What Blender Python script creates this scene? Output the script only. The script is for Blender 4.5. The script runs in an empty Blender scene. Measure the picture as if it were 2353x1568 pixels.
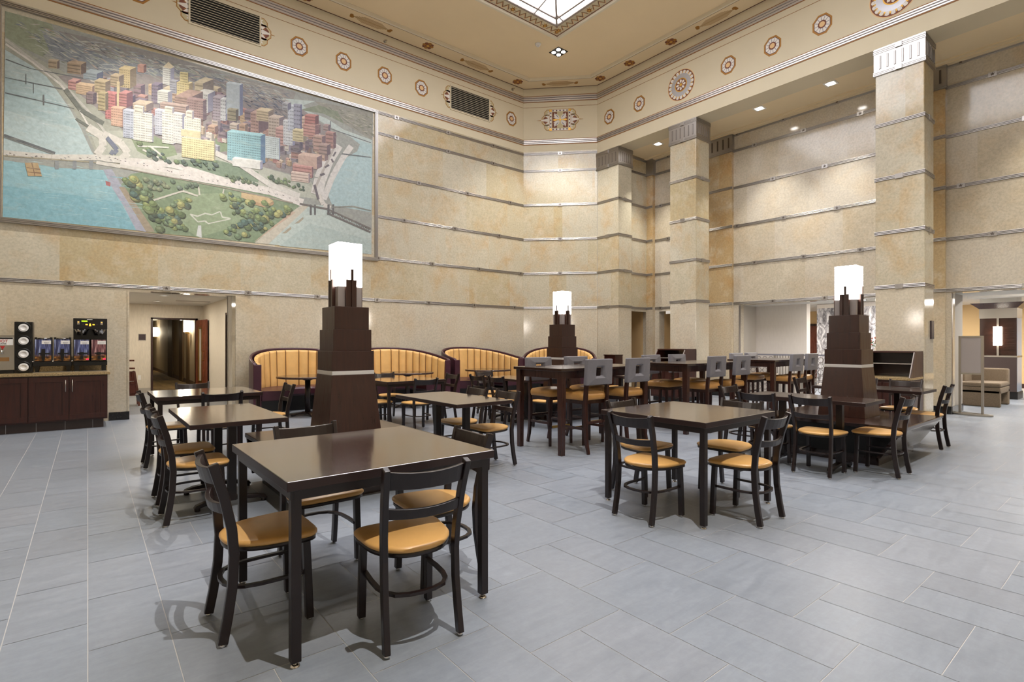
import bpy, math, random
from math import pi, sin, cos, radians, atan2, hypot
from mathutils import Vector, Matrix

SC = bpy.context.scene
COL = SC.collection
RNG = random.Random(7)

# ------------------------------------------------------------------ materials
def srgb(c):
    return tuple(x / 255 / 12.92 if x <= 10 else ((x / 255 + .055) / 1.055) ** 2.4 for x in c)

lin = srgb

class NT:
    def __init__(s, name):
        s.m = bpy.data.materials.new(name); s.m.use_nodes = True
        s.t = s.m.node_tree; s.b = s.t.nodes['Principled BSDF']
    def n(s, typ, **kw):
        nd = s.t.nodes.new('ShaderNode' + typ)
        for k, v in kw.items():
            if k in nd.inputs: nd.inputs[k].default_value = v
            else: setattr(nd, k, v)
        return nd
    def l(s, a, b): s.t.links.new(a, b)
    def mix(s, fac, a, b, mode='MIX'):
        nd = s.t.nodes.new('ShaderNodeMix'); nd.data_type = 'RGBA'; nd.blend_type = mode
        for i, v in ((0, fac), (6, a), (7, b)):
            if hasattr(v, 'links'): s.l(v, nd.inputs[i])
            elif i: nd.inputs[i].default_value = (*v, 1)
            else: nd.inputs[i].default_value = v
        return nd.outputs[2]
    def math(s, op, a, b=0.0):
        nd = s.t.nodes.new('ShaderNodeMath'); nd.operation = op
        for i, v in ((0, a), (1, b)):
            if hasattr(v, 'links'): s.l(v, nd.inputs[i])
            else: nd.inputs[i].default_value = v
        return nd.outputs[0]
    def ramp(s, f, *st):
        nd = s.t.nodes.new('ShaderNodeValToRGB'); e = nd.color_ramp.elements
        while len(e) < len(st): e.new(.5)
        for i, (p, c) in enumerate(st):
            e[i].position = p; e[i].color = (*c, 1) if not isinstance(c, (int, float)) else (c, c, c, 1)
        s.l(f, nd.inputs[0]); return nd.outputs[0]
    def noise(s, vec, scale, detail=3, rough=.55, dist=0):
        nd = s.n('TexNoise', Scale=scale, Detail=detail, Roughness=rough, Distortion=dist)
        if vec is not None: s.l(vec, nd.inputs['Vector'])
        return nd.outputs['Fac']
    def vscale(s, vec, sc):
        nd = s.n('Mapping'); nd.inputs['Scale'].default_value = sc; s.l(vec, nd.inputs['Vector']); return nd.outputs[0]

def pbr(name, col, rough=.5, metal=0.0, coat=0.0, vary=0.0, vscale=8.0, bump=0.0, bscale=120.0, stretch=None, spec=.5, emit=None, es=0.0):
    k = NT(name); c = lin(col); b = k.b
    b.inputs['Roughness'].default_value = rough; b.inputs['Metallic'].default_value = metal
    b.inputs['Coat Weight'].default_value = coat; b.inputs['Coat Roughness'].default_value = .12
    b.inputs['Specular IOR Level'].default_value = spec
    b.inputs['Base Color'].default_value = (*c, 1)
    if vary or bump:
        tc = k.n('TexCoord').outputs['Object']
        if stretch: tc = k.vscale(tc, stretch)
        if vary:
            f = k.noise(tc, vscale, 5)
            k.l(k.mix(k.ramp(f, (.3, 0.0), (.7, 1.0)), tuple(x * (1 - vary) for x in c), tuple(min(1, x * (1 + vary)) for x in c)), b.inputs['Base Color'])
        if bump:
            bp = k.n('Bump', Strength=bump, Distance=.01); k.l(k.noise(tc, bscale, 3), bp.inputs['Height']); k.l(bp.outputs[0], b.inputs['Normal'])
    if emit is not None:
        b.inputs['Emission Color'].default_value = (*lin(emit), 1); b.inputs['Emission Strength'].default_value = es
    return k.m

def marble_mat(name, base, pale, orange, amount):
    k = NT(name); pos = k.n('NewGeometry').outputs['Position']
    # slab cells: courses .985 m tall, slabs about 1.4 m long, staggered by course
    sx = k.n('SeparateXYZ'); k.l(pos, sx.inputs[0])
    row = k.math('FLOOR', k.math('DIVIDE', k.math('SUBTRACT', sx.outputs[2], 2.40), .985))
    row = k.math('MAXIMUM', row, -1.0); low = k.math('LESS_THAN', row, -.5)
    sh = k.math('MULTIPLY', row, .53)
    cx = k.math('FLOOR', k.math('ADD', k.math('DIVIDE', k.math('ADD', sx.outputs[0], .37), 1.38), sh))
    cy = k.math('FLOOR', k.math('ADD', k.math('DIVIDE', k.math('ADD', sx.outputs[1], .61), 1.47), sh))
    cb = k.n('CombineXYZ'); k.l(cx, cb.inputs[0]); k.l(cy, cb.inputs[1]); k.l(row, cb.inputs[2])
    wn = k.n('TexWhiteNoise'); k.l(cb.outputs[0], wn.inputs['Vector'])
    off = k.n('VectorMath', operation='MULTIPLY_ADD'); k.l(wn.outputs['Color'], off.inputs[0]); off.inputs[1].default_value = (7, 7, 7); k.l(pos, off.inputs[2])
    p = off.outputs[0]
    c = k.mix(wn.outputs['Value'], lin(base), lin(pale))
    blot = k.ramp(k.noise(p, 1.5, 6, .62, .4), (.47, 0.0), (.72, amount))
    c = k.mix(k.math('MULTIPLY', low, .62), c, lin((212, 202, 183)))  # lowest course: paler stone, plus lamp wash mixed into its colour
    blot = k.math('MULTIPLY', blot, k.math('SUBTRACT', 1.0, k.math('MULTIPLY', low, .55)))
    c = k.mix(blot, c, lin(orange))
    c = k.mix(k.ramp(k.noise(p, 3.3, 6, .65), (.50, 0.0), (.75, .5)), c, lin((217, 208, 189)))
    fine = k.ramp(k.noise(p, 26, 5, .65), (.36, .0), (.60, 1.0))
    c = k.mix(.17, c, fine, 'MULTIPLY')
    fl = k.ramp(k.noise(k.vscale(p, (1, 1, 2.2)), 16, 4, .6, 1.2), (.645, 0.0), (.72, .30))
    c = k.mix(fl, c, lin((111, 84, 52)))
    k.l(c, k.b.inputs['Base Color'])
    k.b.inputs['Roughness'].default_value = .11; k.b.inputs['Specular IOR Level'].default_value = .6
    return k.m

def wood_mat(name, a, b_, rough, coat, axis, sc=1.0):
    k = NT(name); tc = k.n('TexCoord').outputs['Object']
    st = (2 * sc, 34 * sc, 34 * sc) if axis == 'x' else ((34 * sc, 2 * sc, 34 * sc) if axis == 'y' else (34 * sc, 34 * sc, 2 * sc))
    v = k.vscale(tc, st)
    f = k.noise(v, 1.6, 6, .65, .5)
    k.l(k.mix(k.ramp(f, (.35, 0.0), (.65, 1.0)), lin(a), lin(b_)), k.b.inputs['Base Color'])
    r = k.ramp(f, (.3, rough * .75), (.7, rough * 1.3)); k.l(r, k.b.inputs['Roughness'])
    k.b.inputs['Coat Weight'].default_value = coat; k.b.inputs['Coat Roughness'].default_value = .1; k.b.inputs['Coat IOR'].default_value = 1.5 + 2.1 * max(0, coat - .5)
    bp = k.n('Bump', Strength=.05, Distance=.001); k.l(f, bp.inputs['Height']); k.l(bp.outputs[0], k.b.inputs['Normal'])
    return k.m

M = {}
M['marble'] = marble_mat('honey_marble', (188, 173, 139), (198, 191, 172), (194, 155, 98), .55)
M['marble_cool_lit'] = marble_mat('cool_lit_marble', (192, 180, 158), (203, 195, 181), (196, 168, 126), .40)  # back wall copy of the marble, cool light put into its colours
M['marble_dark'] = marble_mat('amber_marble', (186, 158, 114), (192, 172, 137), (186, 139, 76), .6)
M['plaster'] = pbr('cream_plaster', (214, 203, 177), .75, vary=.03, vscale=1.2)
M['ceiling'] = pbr('tan_ceiling_paint', (238, 218, 182), .8, vary=.03, vscale=.8)
M['border'] = pbr('tan_border_paint', (232, 213, 177), .75)
M['bead'] = pbr('cream_bead', (230, 220, 198), .6)
M['brownline'] = pbr('brown_line', (94, 52, 32), .6)
M['orangeline'] = pbr('ochre_line', (148, 96, 42), .6)
M['silver'] = pbr('brushed_aluminium', (178, 174, 171), .38, 1.0)
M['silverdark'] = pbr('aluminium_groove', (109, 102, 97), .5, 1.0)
M['leaf'] = pbr('silver_leaf_band', (207, 201, 196), .38, .85)
M['groove'] = pbr('groove_shadow', (91, 85, 96), .6)
M['granite'] = pbr('black_granite', (27, 25, 24), .18, vary=.7, vscale=26)
M['espresso'] = wood_mat('espresso_wood_x', (28, 13, 10), (50, 25, 15), .20, .5, 'x')
M['espresso_y'] = wood_mat('espresso_wood_y', (28, 13, 10), (50, 25, 15), .20, .5, 'y')
M['tabletop'] = wood_mat('tabletop_laminate', (36, 18, 14), (62, 36, 27), .16, 1.0, 'x', 1.2)
M['tabletop_y'] = wood_mat('tabletop_laminate_y', (36, 18, 14), (62, 36, 27), .16, 1.0, 'y', 1.2)
M['walnut'] = wood_mat('dark_walnut', (42, 18, 10), (61, 28, 16), .32, .2, 'z')
M['tower'] = wood_mat('tower_wood', (44, 19, 13), (58, 28, 18), .34, .15, 'z', .7)
M['redwood'] = wood_mat('red_mahogany', (90, 36, 19), (124, 56, 32), .3, .2, 'z')
M['cabwood'] = wood_mat('cabinet_wood', (45, 17, 11), (64, 27, 16), .36, .1, 'z', .7)
M['frame'] = pbr('dark_painted_steel', (29, 18, 16), .36, spec=.5, bump=.03, bscale=300)
M['chairwood'] = pbr('dark_chair_frame', (30, 18, 16), .33, spec=.55)
M['seat'] = pbr('tan_vinyl', (211, 163, 97), .34, vary=.06, vscale=9, bump=.04, bscale=160)
M['stoolseat'] = pbr('caramel_vinyl', (192, 142, 78), .42, vary=.07, vscale=9, bump=.04, bscale=160)
M['tanback'] = pbr('golden_vinyl', (228, 182, 114), .45, vary=.08, vscale=5, bump=.04, bscale=120)
M['purple'] = pbr('plum_vinyl', (67, 32, 44), .33, vary=.08, vscale=6, bump=.03, bscale=140)
M['greyvinyl'] = pbr('grey_vinyl', (119, 117, 123), .45, vary=.05, vscale=10, bump=.03, bscale=160)
M['brass'] = pbr('brass', (176, 141, 78), .28, 1.0)
M['chrome'] = pbr('chrome', (213, 210, 207), .15, 1.0)
M['steel'] = pbr('stainless_steel', (185, 180, 171), .28, 1.0)
M['black'] = pbr('black_plastic', (13, 11, 11), .32)
M['blackmat'] = pbr('matt_black', (10, 9, 8), .8)
M['white'] = pbr('white_plastic', (233, 231, 227), .4)
M['whitepaint'] = pbr('white_ceiling_paint', (220, 216, 208), .8)
M['cup'] = pbr('white_paper_cup', (232, 230, 228), .6)
M['wallpaper'] = pbr('cream_wallpaper', (218, 208, 191), .7, vary=.07, vscale=1.0, stretch=(55, 55, 9))
M['whitewall'] = pbr('white_wallpaper', (219, 212, 203), .7, vary=.03, vscale=1.0, stretch=(30, 30, 6))
M['greywall'] = pbr('grey_paint', (179, 172, 162), .7)
M['yellowwall'] = pbr('warm_tan_paint', (210, 179, 130), .75)
M['carpet'] = pbr('striped_carpet', (106, 86, 50), .95, vary=.55, vscale=1.0, stretch=(3.2, .5, 1))
M['corridor'] = pbr('corridor_wallpaper', (160, 147, 124), .7, vary=.1, vscale=1.0, stretch=(40, 40, 2))
M['corridorbrown'] = pbr('corridor_brown', (74, 52, 16), .6)
M['counter'] = pbr('granite_counter', (156, 134, 96), .22, vary=.5, vscale=60)
M['gold'] = pbr('gold_leaf', (216, 168, 74), .4, .5)
M['ochre'] = pbr('ochre_paint', (169, 118, 47), .6)
M['maroon'] = pbr('maroon_paint', (122, 70, 50), .6)
M['paintwhite'] = pbr('ornament_white', (230, 224, 216), .5)
M['paintgrey'] = pbr('ornament_grey', (139, 138, 148), .5)
M['paintpeach'] = pbr('ornament_peach', (227, 189, 136), .5)
M['paintpurple'] = pbr('ornament_plum', (92, 63, 70), .5)
M['sage'] = pbr('ornament_sage', (197, 183, 143), .5)
M['paintsilver'] = pbr('ornament_silver', (184, 185, 191), .35, .7)
M['fabric'] = pbr('brown_tweed', (112, 97, 79), .9, vary=.25, vscale=90)
M['greypanel'] = pbr('grey_fabric_panel', (157, 148, 144), .8)
M['standsilver'] = pbr('sign_frame_silver', (170, 163, 152), .35, .8)
M['darktile'] = pbr('dark_wall_tile', (59, 47, 44), .4)
M['blue_lit'] = pbr('blue_lit_side', (169, 180, 198), .25)  # bluish light on the pillar side, held in this colour
M['leafgreen'] = pbr('leaf_green', (58, 74, 36), .6)
M['flower'] = pbr('red_flower', (143, 58, 38), .6)
M['signdark'] = pbr('sign_dark', (53, 38, 42), .4)
M['green_led'] = pbr('green_display', (154, 208, 17), .4, emit=(166, 224, 32), es=1.2)
M['amber_led'] = pbr('amber_led', (232, 160, 42), .4, emit=(255, 176, 48), es=2.0)
M['red_led'] = pbr('red_led', (208, 16, 58), .4, emit=(255, 16, 64), es=2.5)
M['redink'] = pbr('red_ink', (176, 42, 42), .5)
M['goldlabel'] = pbr('gold_label', (138, 100, 54), .5)
M['lampglow'] = pbr('lamp_glow', (255, 255, 255), .5, emit=(255, 246, 236), es=25.0)
M['spotglow'] = pbr('spot_glow', (255, 255, 255), .5, emit=(255, 250, 244), es=22.0)
M['sconceglow'] = pbr('sconce_glow', (255, 255, 255), .5, emit=(255, 242, 222), es=10.0)
M['skyglow'] = pbr('daylight_glazing', (255, 255, 255), .3, emit=(251, 250, 255), es=4.2)
M['muntin'] = pbr('grey_glazing_bar', (163, 154, 148), .5)
M['bandwhite'] = pbr('pale_laminate', (203, 199, 194), .4)
M['edgeband'] = pbr('dark_edge_band', (40, 22, 19), .38)
M['seam_shade'] = pbr('seam_shade_vinyl', (120, 78, 36), .55)  # channel seams, darkened in colour for the shade in the creases
M['motif'] = pbr('motif_tan', (184, 152, 106), .7)
M['coveglow'] = pbr('cove_glow', (255, 255, 255), .5, emit=(255, 244, 228), es=1.6)

def tile_mat():
    k = NT('grey_porcelain_tile'); at = k.n('Attribute', attribute_name='tint')
    pos = k.n('NewGeometry').outputs['Position']
    f = k.noise(k.vscale(pos, (1.6, 9, 1)), 2.2, 7, .68, .6)
    g = k.noise(pos, 22, 5, .7)
    c = k.mix(k.ramp(f, (.3, 0.0), (.72, 1.0)), lin((126, 133, 143)), lin((141, 148, 158)))
    c = k.mix(k.ramp(g, (.4, 0.0), (.75, .35)), c, lin((110, 116, 126)))
    c = k.mix(1.0, c, at.outputs['Color'], 'MULTIPLY')
    k.l(c, k.b.inputs['Base Color'])
    k.l(k.ramp(f, (.3, .30), (.7, .44)), k.b.inputs['Roughness'])
    k.b.inputs['Specular IOR Level'].default_value = .45
    return k.m
M['tile'] = tile_mat()
M['grout'] = pbr('light_grout', (186, 184, 182), .8)

def attr_mat(name, rough, amt, scale):
    k = NT(name); at = k.n('Attribute', attribute_name='tint')
    pos = k.n('TexCoord').outputs['Object']
    f = k.noise(pos, scale, 8, .7, .5)
    g = k.noise(k.vscale(pos, (1, 1, 2.5)), scale * .23, 6, .7, .8)
    c = k.mix(k.ramp(f, (.25, 1 - amt), (.75, 1 + 0.0)), at.outputs['Color'], at.outputs['Color'])
    m1 = k.mix(1.0, at.outputs['Color'], k.ramp(f, (.28, 1 - amt), (.66, 1.0)), 'MULTIPLY')
    c = k.mix(k.ramp(g, (.52, 0.0), (.78, .30)), m1, lin((196, 194, 174)))
    k.l(c, k.b.inputs['Base Color']); k.b.inputs['Roughness'].default_value = rough
    return k.m
M['mural'] = attr_mat('painted_canvas', .55, .30, 14)

def photo_mat():
    k = NT('grey_photo_mural'); pos = k.n('TexCoord').outputs['Object']
    f = k.noise(k.vscale(pos, (1, 2.5, 1)), 1.8, 8, .75, 2.5)
    k.l(k.ramp(f, (.38, lin((63, 60, 64))), (.5, lin((154, 151, 154))), (.6, lin((222, 220, 220)))), k.b.inputs['Base Color'])
    return k.m
M['photo'] = photo_mat()
def label_mat(name, cool):
    k = NT(name); pos = k.n('TexCoord').outputs['Object']
    f = k.noise(k.vscale(pos, (60, 1, 4)), 1.0, 3)
    a = k.ramp(f, (.4, lin((44, 42, 68) if cool else (67, 36, 46))), (.55, lin((90, 99, 148) if cool else (138, 90, 92))), (.66, lin((185, 195, 224) if cool else (216, 180, 174))))
    sx = k.n('SeparateXYZ'); k.l(pos, sx.inputs[0])
    g = k.ramp(k.noise(k.vscale(pos, (14, 1, 60)), 1, 4), (.45, lin((58, 32, 24))), (.6, lin((181, 122, 53))))
    k.l(k.mix(k.ramp(sx.outputs[2], (.075, 1.0), (.115, 0.0)), a, g), k.b.inputs['Base Color'])
    k.b.inputs['Roughness'].default_value = .3
    return k.m
M['label_blue'] = label_mat('blue_forest_print', True)
M['label_red'] = label_mat('red_forest_print', False)

# ------------------------------------------------------------------ mesh builder
class MB:
    def __init__(s): s.v = []; s.f = []; s.mi = []; s.sm = []; s.col = None; s.M = None
    def add(s, vs, fs, mi=0, smooth=False):
        o = len(s.v)
        for p in vs:
            p = Vector(p)
            s.v.append(tuple(s.M @ p) if s.M is not None else tuple(p))
        for f in fs: s.f.append([i + o for i in f]); s.mi.append(mi); s.sm.append(smooth)
        return s
    def box(s, x0, x1, y0, y1, z0, z1, mi=0):
        vs = [(x, y, z) for z in (z0, z1) for y in (y0, y1) for x in (x0, x1)]
        return s.add(vs, [(0, 2, 3, 1), (4, 5, 7, 6), (0, 1, 5, 4), (2, 6, 7, 3), (0, 4, 6, 2), (1, 3, 7, 5)], mi)
    def taper(s, c, hx0, hy0, z0, hx1, hy1, z1, mi=0):
        vs = [(c[0] + a * hx, c[1] + b * hy, z) for z, hx, hy in ((z0, hx0, hy0), (z1, hx1, hy1)) for b in (-1, 1) for a in (-1, 1)]
        return s.add(vs, [(0, 2, 3, 1), (4, 5, 7, 6), (0, 1, 5, 4), (2, 6, 7, 3), (0, 4, 6, 2), (1, 3, 7, 5)], mi)
    def prism(s, poly, a0, a1, ax='z', mi=0, smooth=False):
        n = len(poly)
        def P(u, w, a):
            return {'z': (u, w, a), 'y': (u, a, w), 'x': (a, u, w)}[ax]
        vs = [P(u, w, a0) for u, w in poly] + [P(u, w, a1) for u, w in poly]
        ar = sum(poly[i][0] * poly[(i + 1) % n][1] - poly[(i + 1) % n][0] * poly[i][1] for i in range(n))
        flip = (ar < 0) != (ax == 'y') != (a1 < a0)
        fs = [list(range(n))[::-1], list(range(n, 2 * n))]
        side = [(i, (i + 1) % n, n + (i + 1) % n, n + i) for i in range(n)]
        if flip: fs = [f[::-1] for f in fs]; side = [f[::-1] for f in side]
        s.add(vs, fs, mi); o = len(s.v) - 2 * n
        for f in side: s.f.append([i + o for i in f]); s.mi.append(mi); s.sm.append(smooth)
        return s
    def cyl(s, c, r, z0, z1, n=20, mi=0, r1=None):
        r1 = r if r1 is None else r1
        vs = [(c[0] + r * cos(2 * pi * i / n), c[1] + r * sin(2 * pi * i / n), z0) for i in range(n)]
        vs += [(c[0] + r1 * cos(2 * pi * i / n), c[1] + r1 * sin(2 * pi * i / n), z1) for i in range(n)]
        s.add(vs, [list(range(n))[::-1], list(range(n, 2 * n))], mi); o = len(s.v) - 2 * n
        for i in range(n): s.f.append([o + i, o + (i + 1) % n, o + n + (i + 1) % n, o + n + i]); s.mi.append(mi); s.sm.append(True)
        return s
    def lathe(s, prof, n=24, c=(0, 0), mi=0):
        vs = []
        for r, z in prof: vs += [(c[0] + r * cos(2 * pi * i / n), c[1] + r * sin(2 * pi * i / n), z) for i in range(n)]
        fs = [list(range(n))[::-1], [len(vs) - n + i for i in range(n)]]
        s.add(vs, fs, mi); o = len(s.v) - len(vs)
        for k in range(len(prof) - 1):
            for i in range(n):
                s.f.append([o + k * n + i, o + k * n + (i + 1) % n, o + (k + 1) * n + (i + 1) % n, o + (k + 1) * n + i]); s.mi.append(mi); s.sm.append(True)
        return s
    def sweep(s, path, sec, mi=0, up=(0, 0, 1), smooth=False, closed=False, scale=None):
        # sec: list of (a,b): a along side vector, b along 'normal'
        n = len(sec); N = len(path); P = [Vector(p) for p in path]; up = Vector(up); vs = []
        for i in range(N):
            if closed: t = P[(i + 1) % N] - P[i - 1]
            else: t = P[min(i + 1, N - 1)] - P[max(i - 1, 0)]
            t.normalize()
            u = up if abs(t.dot(up)) < .95 else Vector((0, 1, 0))
            a = t.cross(u); a.normalize(); b = a.cross(t)
            k = scale[i] if scale else 1
            for (p, q) in sec: vs.append(P[i] + a * p * k + b * q * k)
        fs = []
        for i in range(N if closed else N - 1):
            j = (i + 1) % N
            for m in range(n): fs.append((i * n + m, i * n + (m + 1) % n, j * n + (m + 1) % n, j * n + m))
        s.add(vs, fs, mi, smooth)
        if not closed:
            o = len(s.v) - len(vs)
            for f in (list(range(n))[::-1], [(N - 1) * n + m for m in range(n)]): s.f.append([o + i for i in f]); s.mi.append(mi); s.sm.append(False)
        return s
    def tube(s, path, r, n=8, mi=0, **k):
        return s.sweep(path, [(r * cos(2 * pi * i / n), r * sin(2 * pi * i / n)) for i in range(n)], mi, smooth=True, **k)
    def bar(s, path, w, h, mi=0, **k):
        return s.sweep(path, [(-w / 2, -h / 2), (w / 2, -h / 2), (w / 2, h / 2), (-w / 2, h / 2)], mi, **k)
    def mesh(s, name, mats):
        me = bpy.data.meshes.new(name); me.from_pydata(s.v, [], s.f)
        for m in (mats if isinstance(mats, (list, tuple)) else [mats]): me.materials.append(M[m] if isinstance(m, str) else m)
        me.polygons.foreach_set('material_index', s.mi); me.polygons.foreach_set('use_smooth', s.sm)
        if s.col:
            ca = me.color_attributes.new('tint', 'FLOAT_COLOR', 'CORNER'); d = []
            for f, c in zip(s.f, s.col): d += list((*c, 1.0)) * len(f)
            ca.data.foreach_set('color', d)
        me.update(); return me
    def build(s, name, mats, parent=None, bevel=0, loc=None, rz=0, seg=2, recalc=True):
        me = s.mesh(name, mats)
        if recalc:
            import bmesh
            bm = bmesh.new(); bm.from_mesh(me); bmesh.ops.recalc_face_normals(bm, faces=bm.faces); bm.to_mesh(me); bm.free()
        o = bpy.data.objects.new(name, me); COL.objects.link(o)
        if parent is not None: o.parent = parent
        if loc is not None: o.location = loc
        o.rotation_euler.z = rz
        if bevel:
            b = o.modifiers.new('edge', 'BEVEL'); b.width = bevel; b.segments = seg; b.limit_method = 'ANGLE'; b.angle_limit = radians(40)
        return o

def tag(o, label=None, cat=None, group=None, kind=None):
    if label: o['label'] = label
    if cat: o['category'] = cat
    if group: o['group'] = group
    if kind: o['kind'] = kind
    return o
def thing(name, loc, label, cat, rz=0, group=None):
    o = bpy.data.objects.new(name, None); COL.objects.link(o); o.location = loc; o.rotation_euler.z = rz
    o.empty_display_size = .1
    return tag(o, label, cat, group)
def struct(o, label=None):
    o['kind'] = 'structure'
    if label: o['label'] = label
    return o
def kids(o): return [c for c in COL.objects if c.parent == o]
def dup(root, loc, rz, label, cat=None, group=None):
    r = root.copy(); COL.objects.link(r); r.location = loc; r.rotation_euler.z = rz
    tag(r, label, cat, group)
    def rec(a, b):
        for ch in KIDS(a):
            c = ch.copy(); COL.objects.link(c); c.parent = b; rec(ch, c)
    rec(root, r)
    return r
def KIDS(o): return list(o.children)
def light(name, typ, loc, parent, energy, color=(1, .93, .84), rot=(0, 0, 0), **kw):
    d = bpy.data.lights.new(name, typ); d.energy = energy; d.color = color
    for k, v in kw.items(): setattr(d, k, v)
    o = bpy.data.objects.new(name, d); COL.objects.link(o); o.location = loc; o.rotation_euler = rot
    if parent is not None: o.parent = parent
    return o
def text(s, size, loc, rot, mat, parent, name='lettering', depth=.001, align='CENTER'):
    c = bpy.data.curves.new(name, 'FONT'); c.body = s; c.size = size; c.align_x = align; c.align_y = 'CENTER'; c.extrude = depth
    t = bpy.data.objects.new(name, c); COL.objects.link(t)
    bpy.context.view_layer.update()
    me = bpy.data.meshes.new_from_object(t.evaluated_get(bpy.context.evaluated_depsgraph_get()))
    bpy.data.objects.remove(t); me.materials.clear(); me.materials.append(M[mat])
    o = bpy.data.objects.new(name, me); COL.objects.link(o); o.location = loc; o.rotation_euler = rot; o.parent = parent
    return o
EXPO = 0.40
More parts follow.
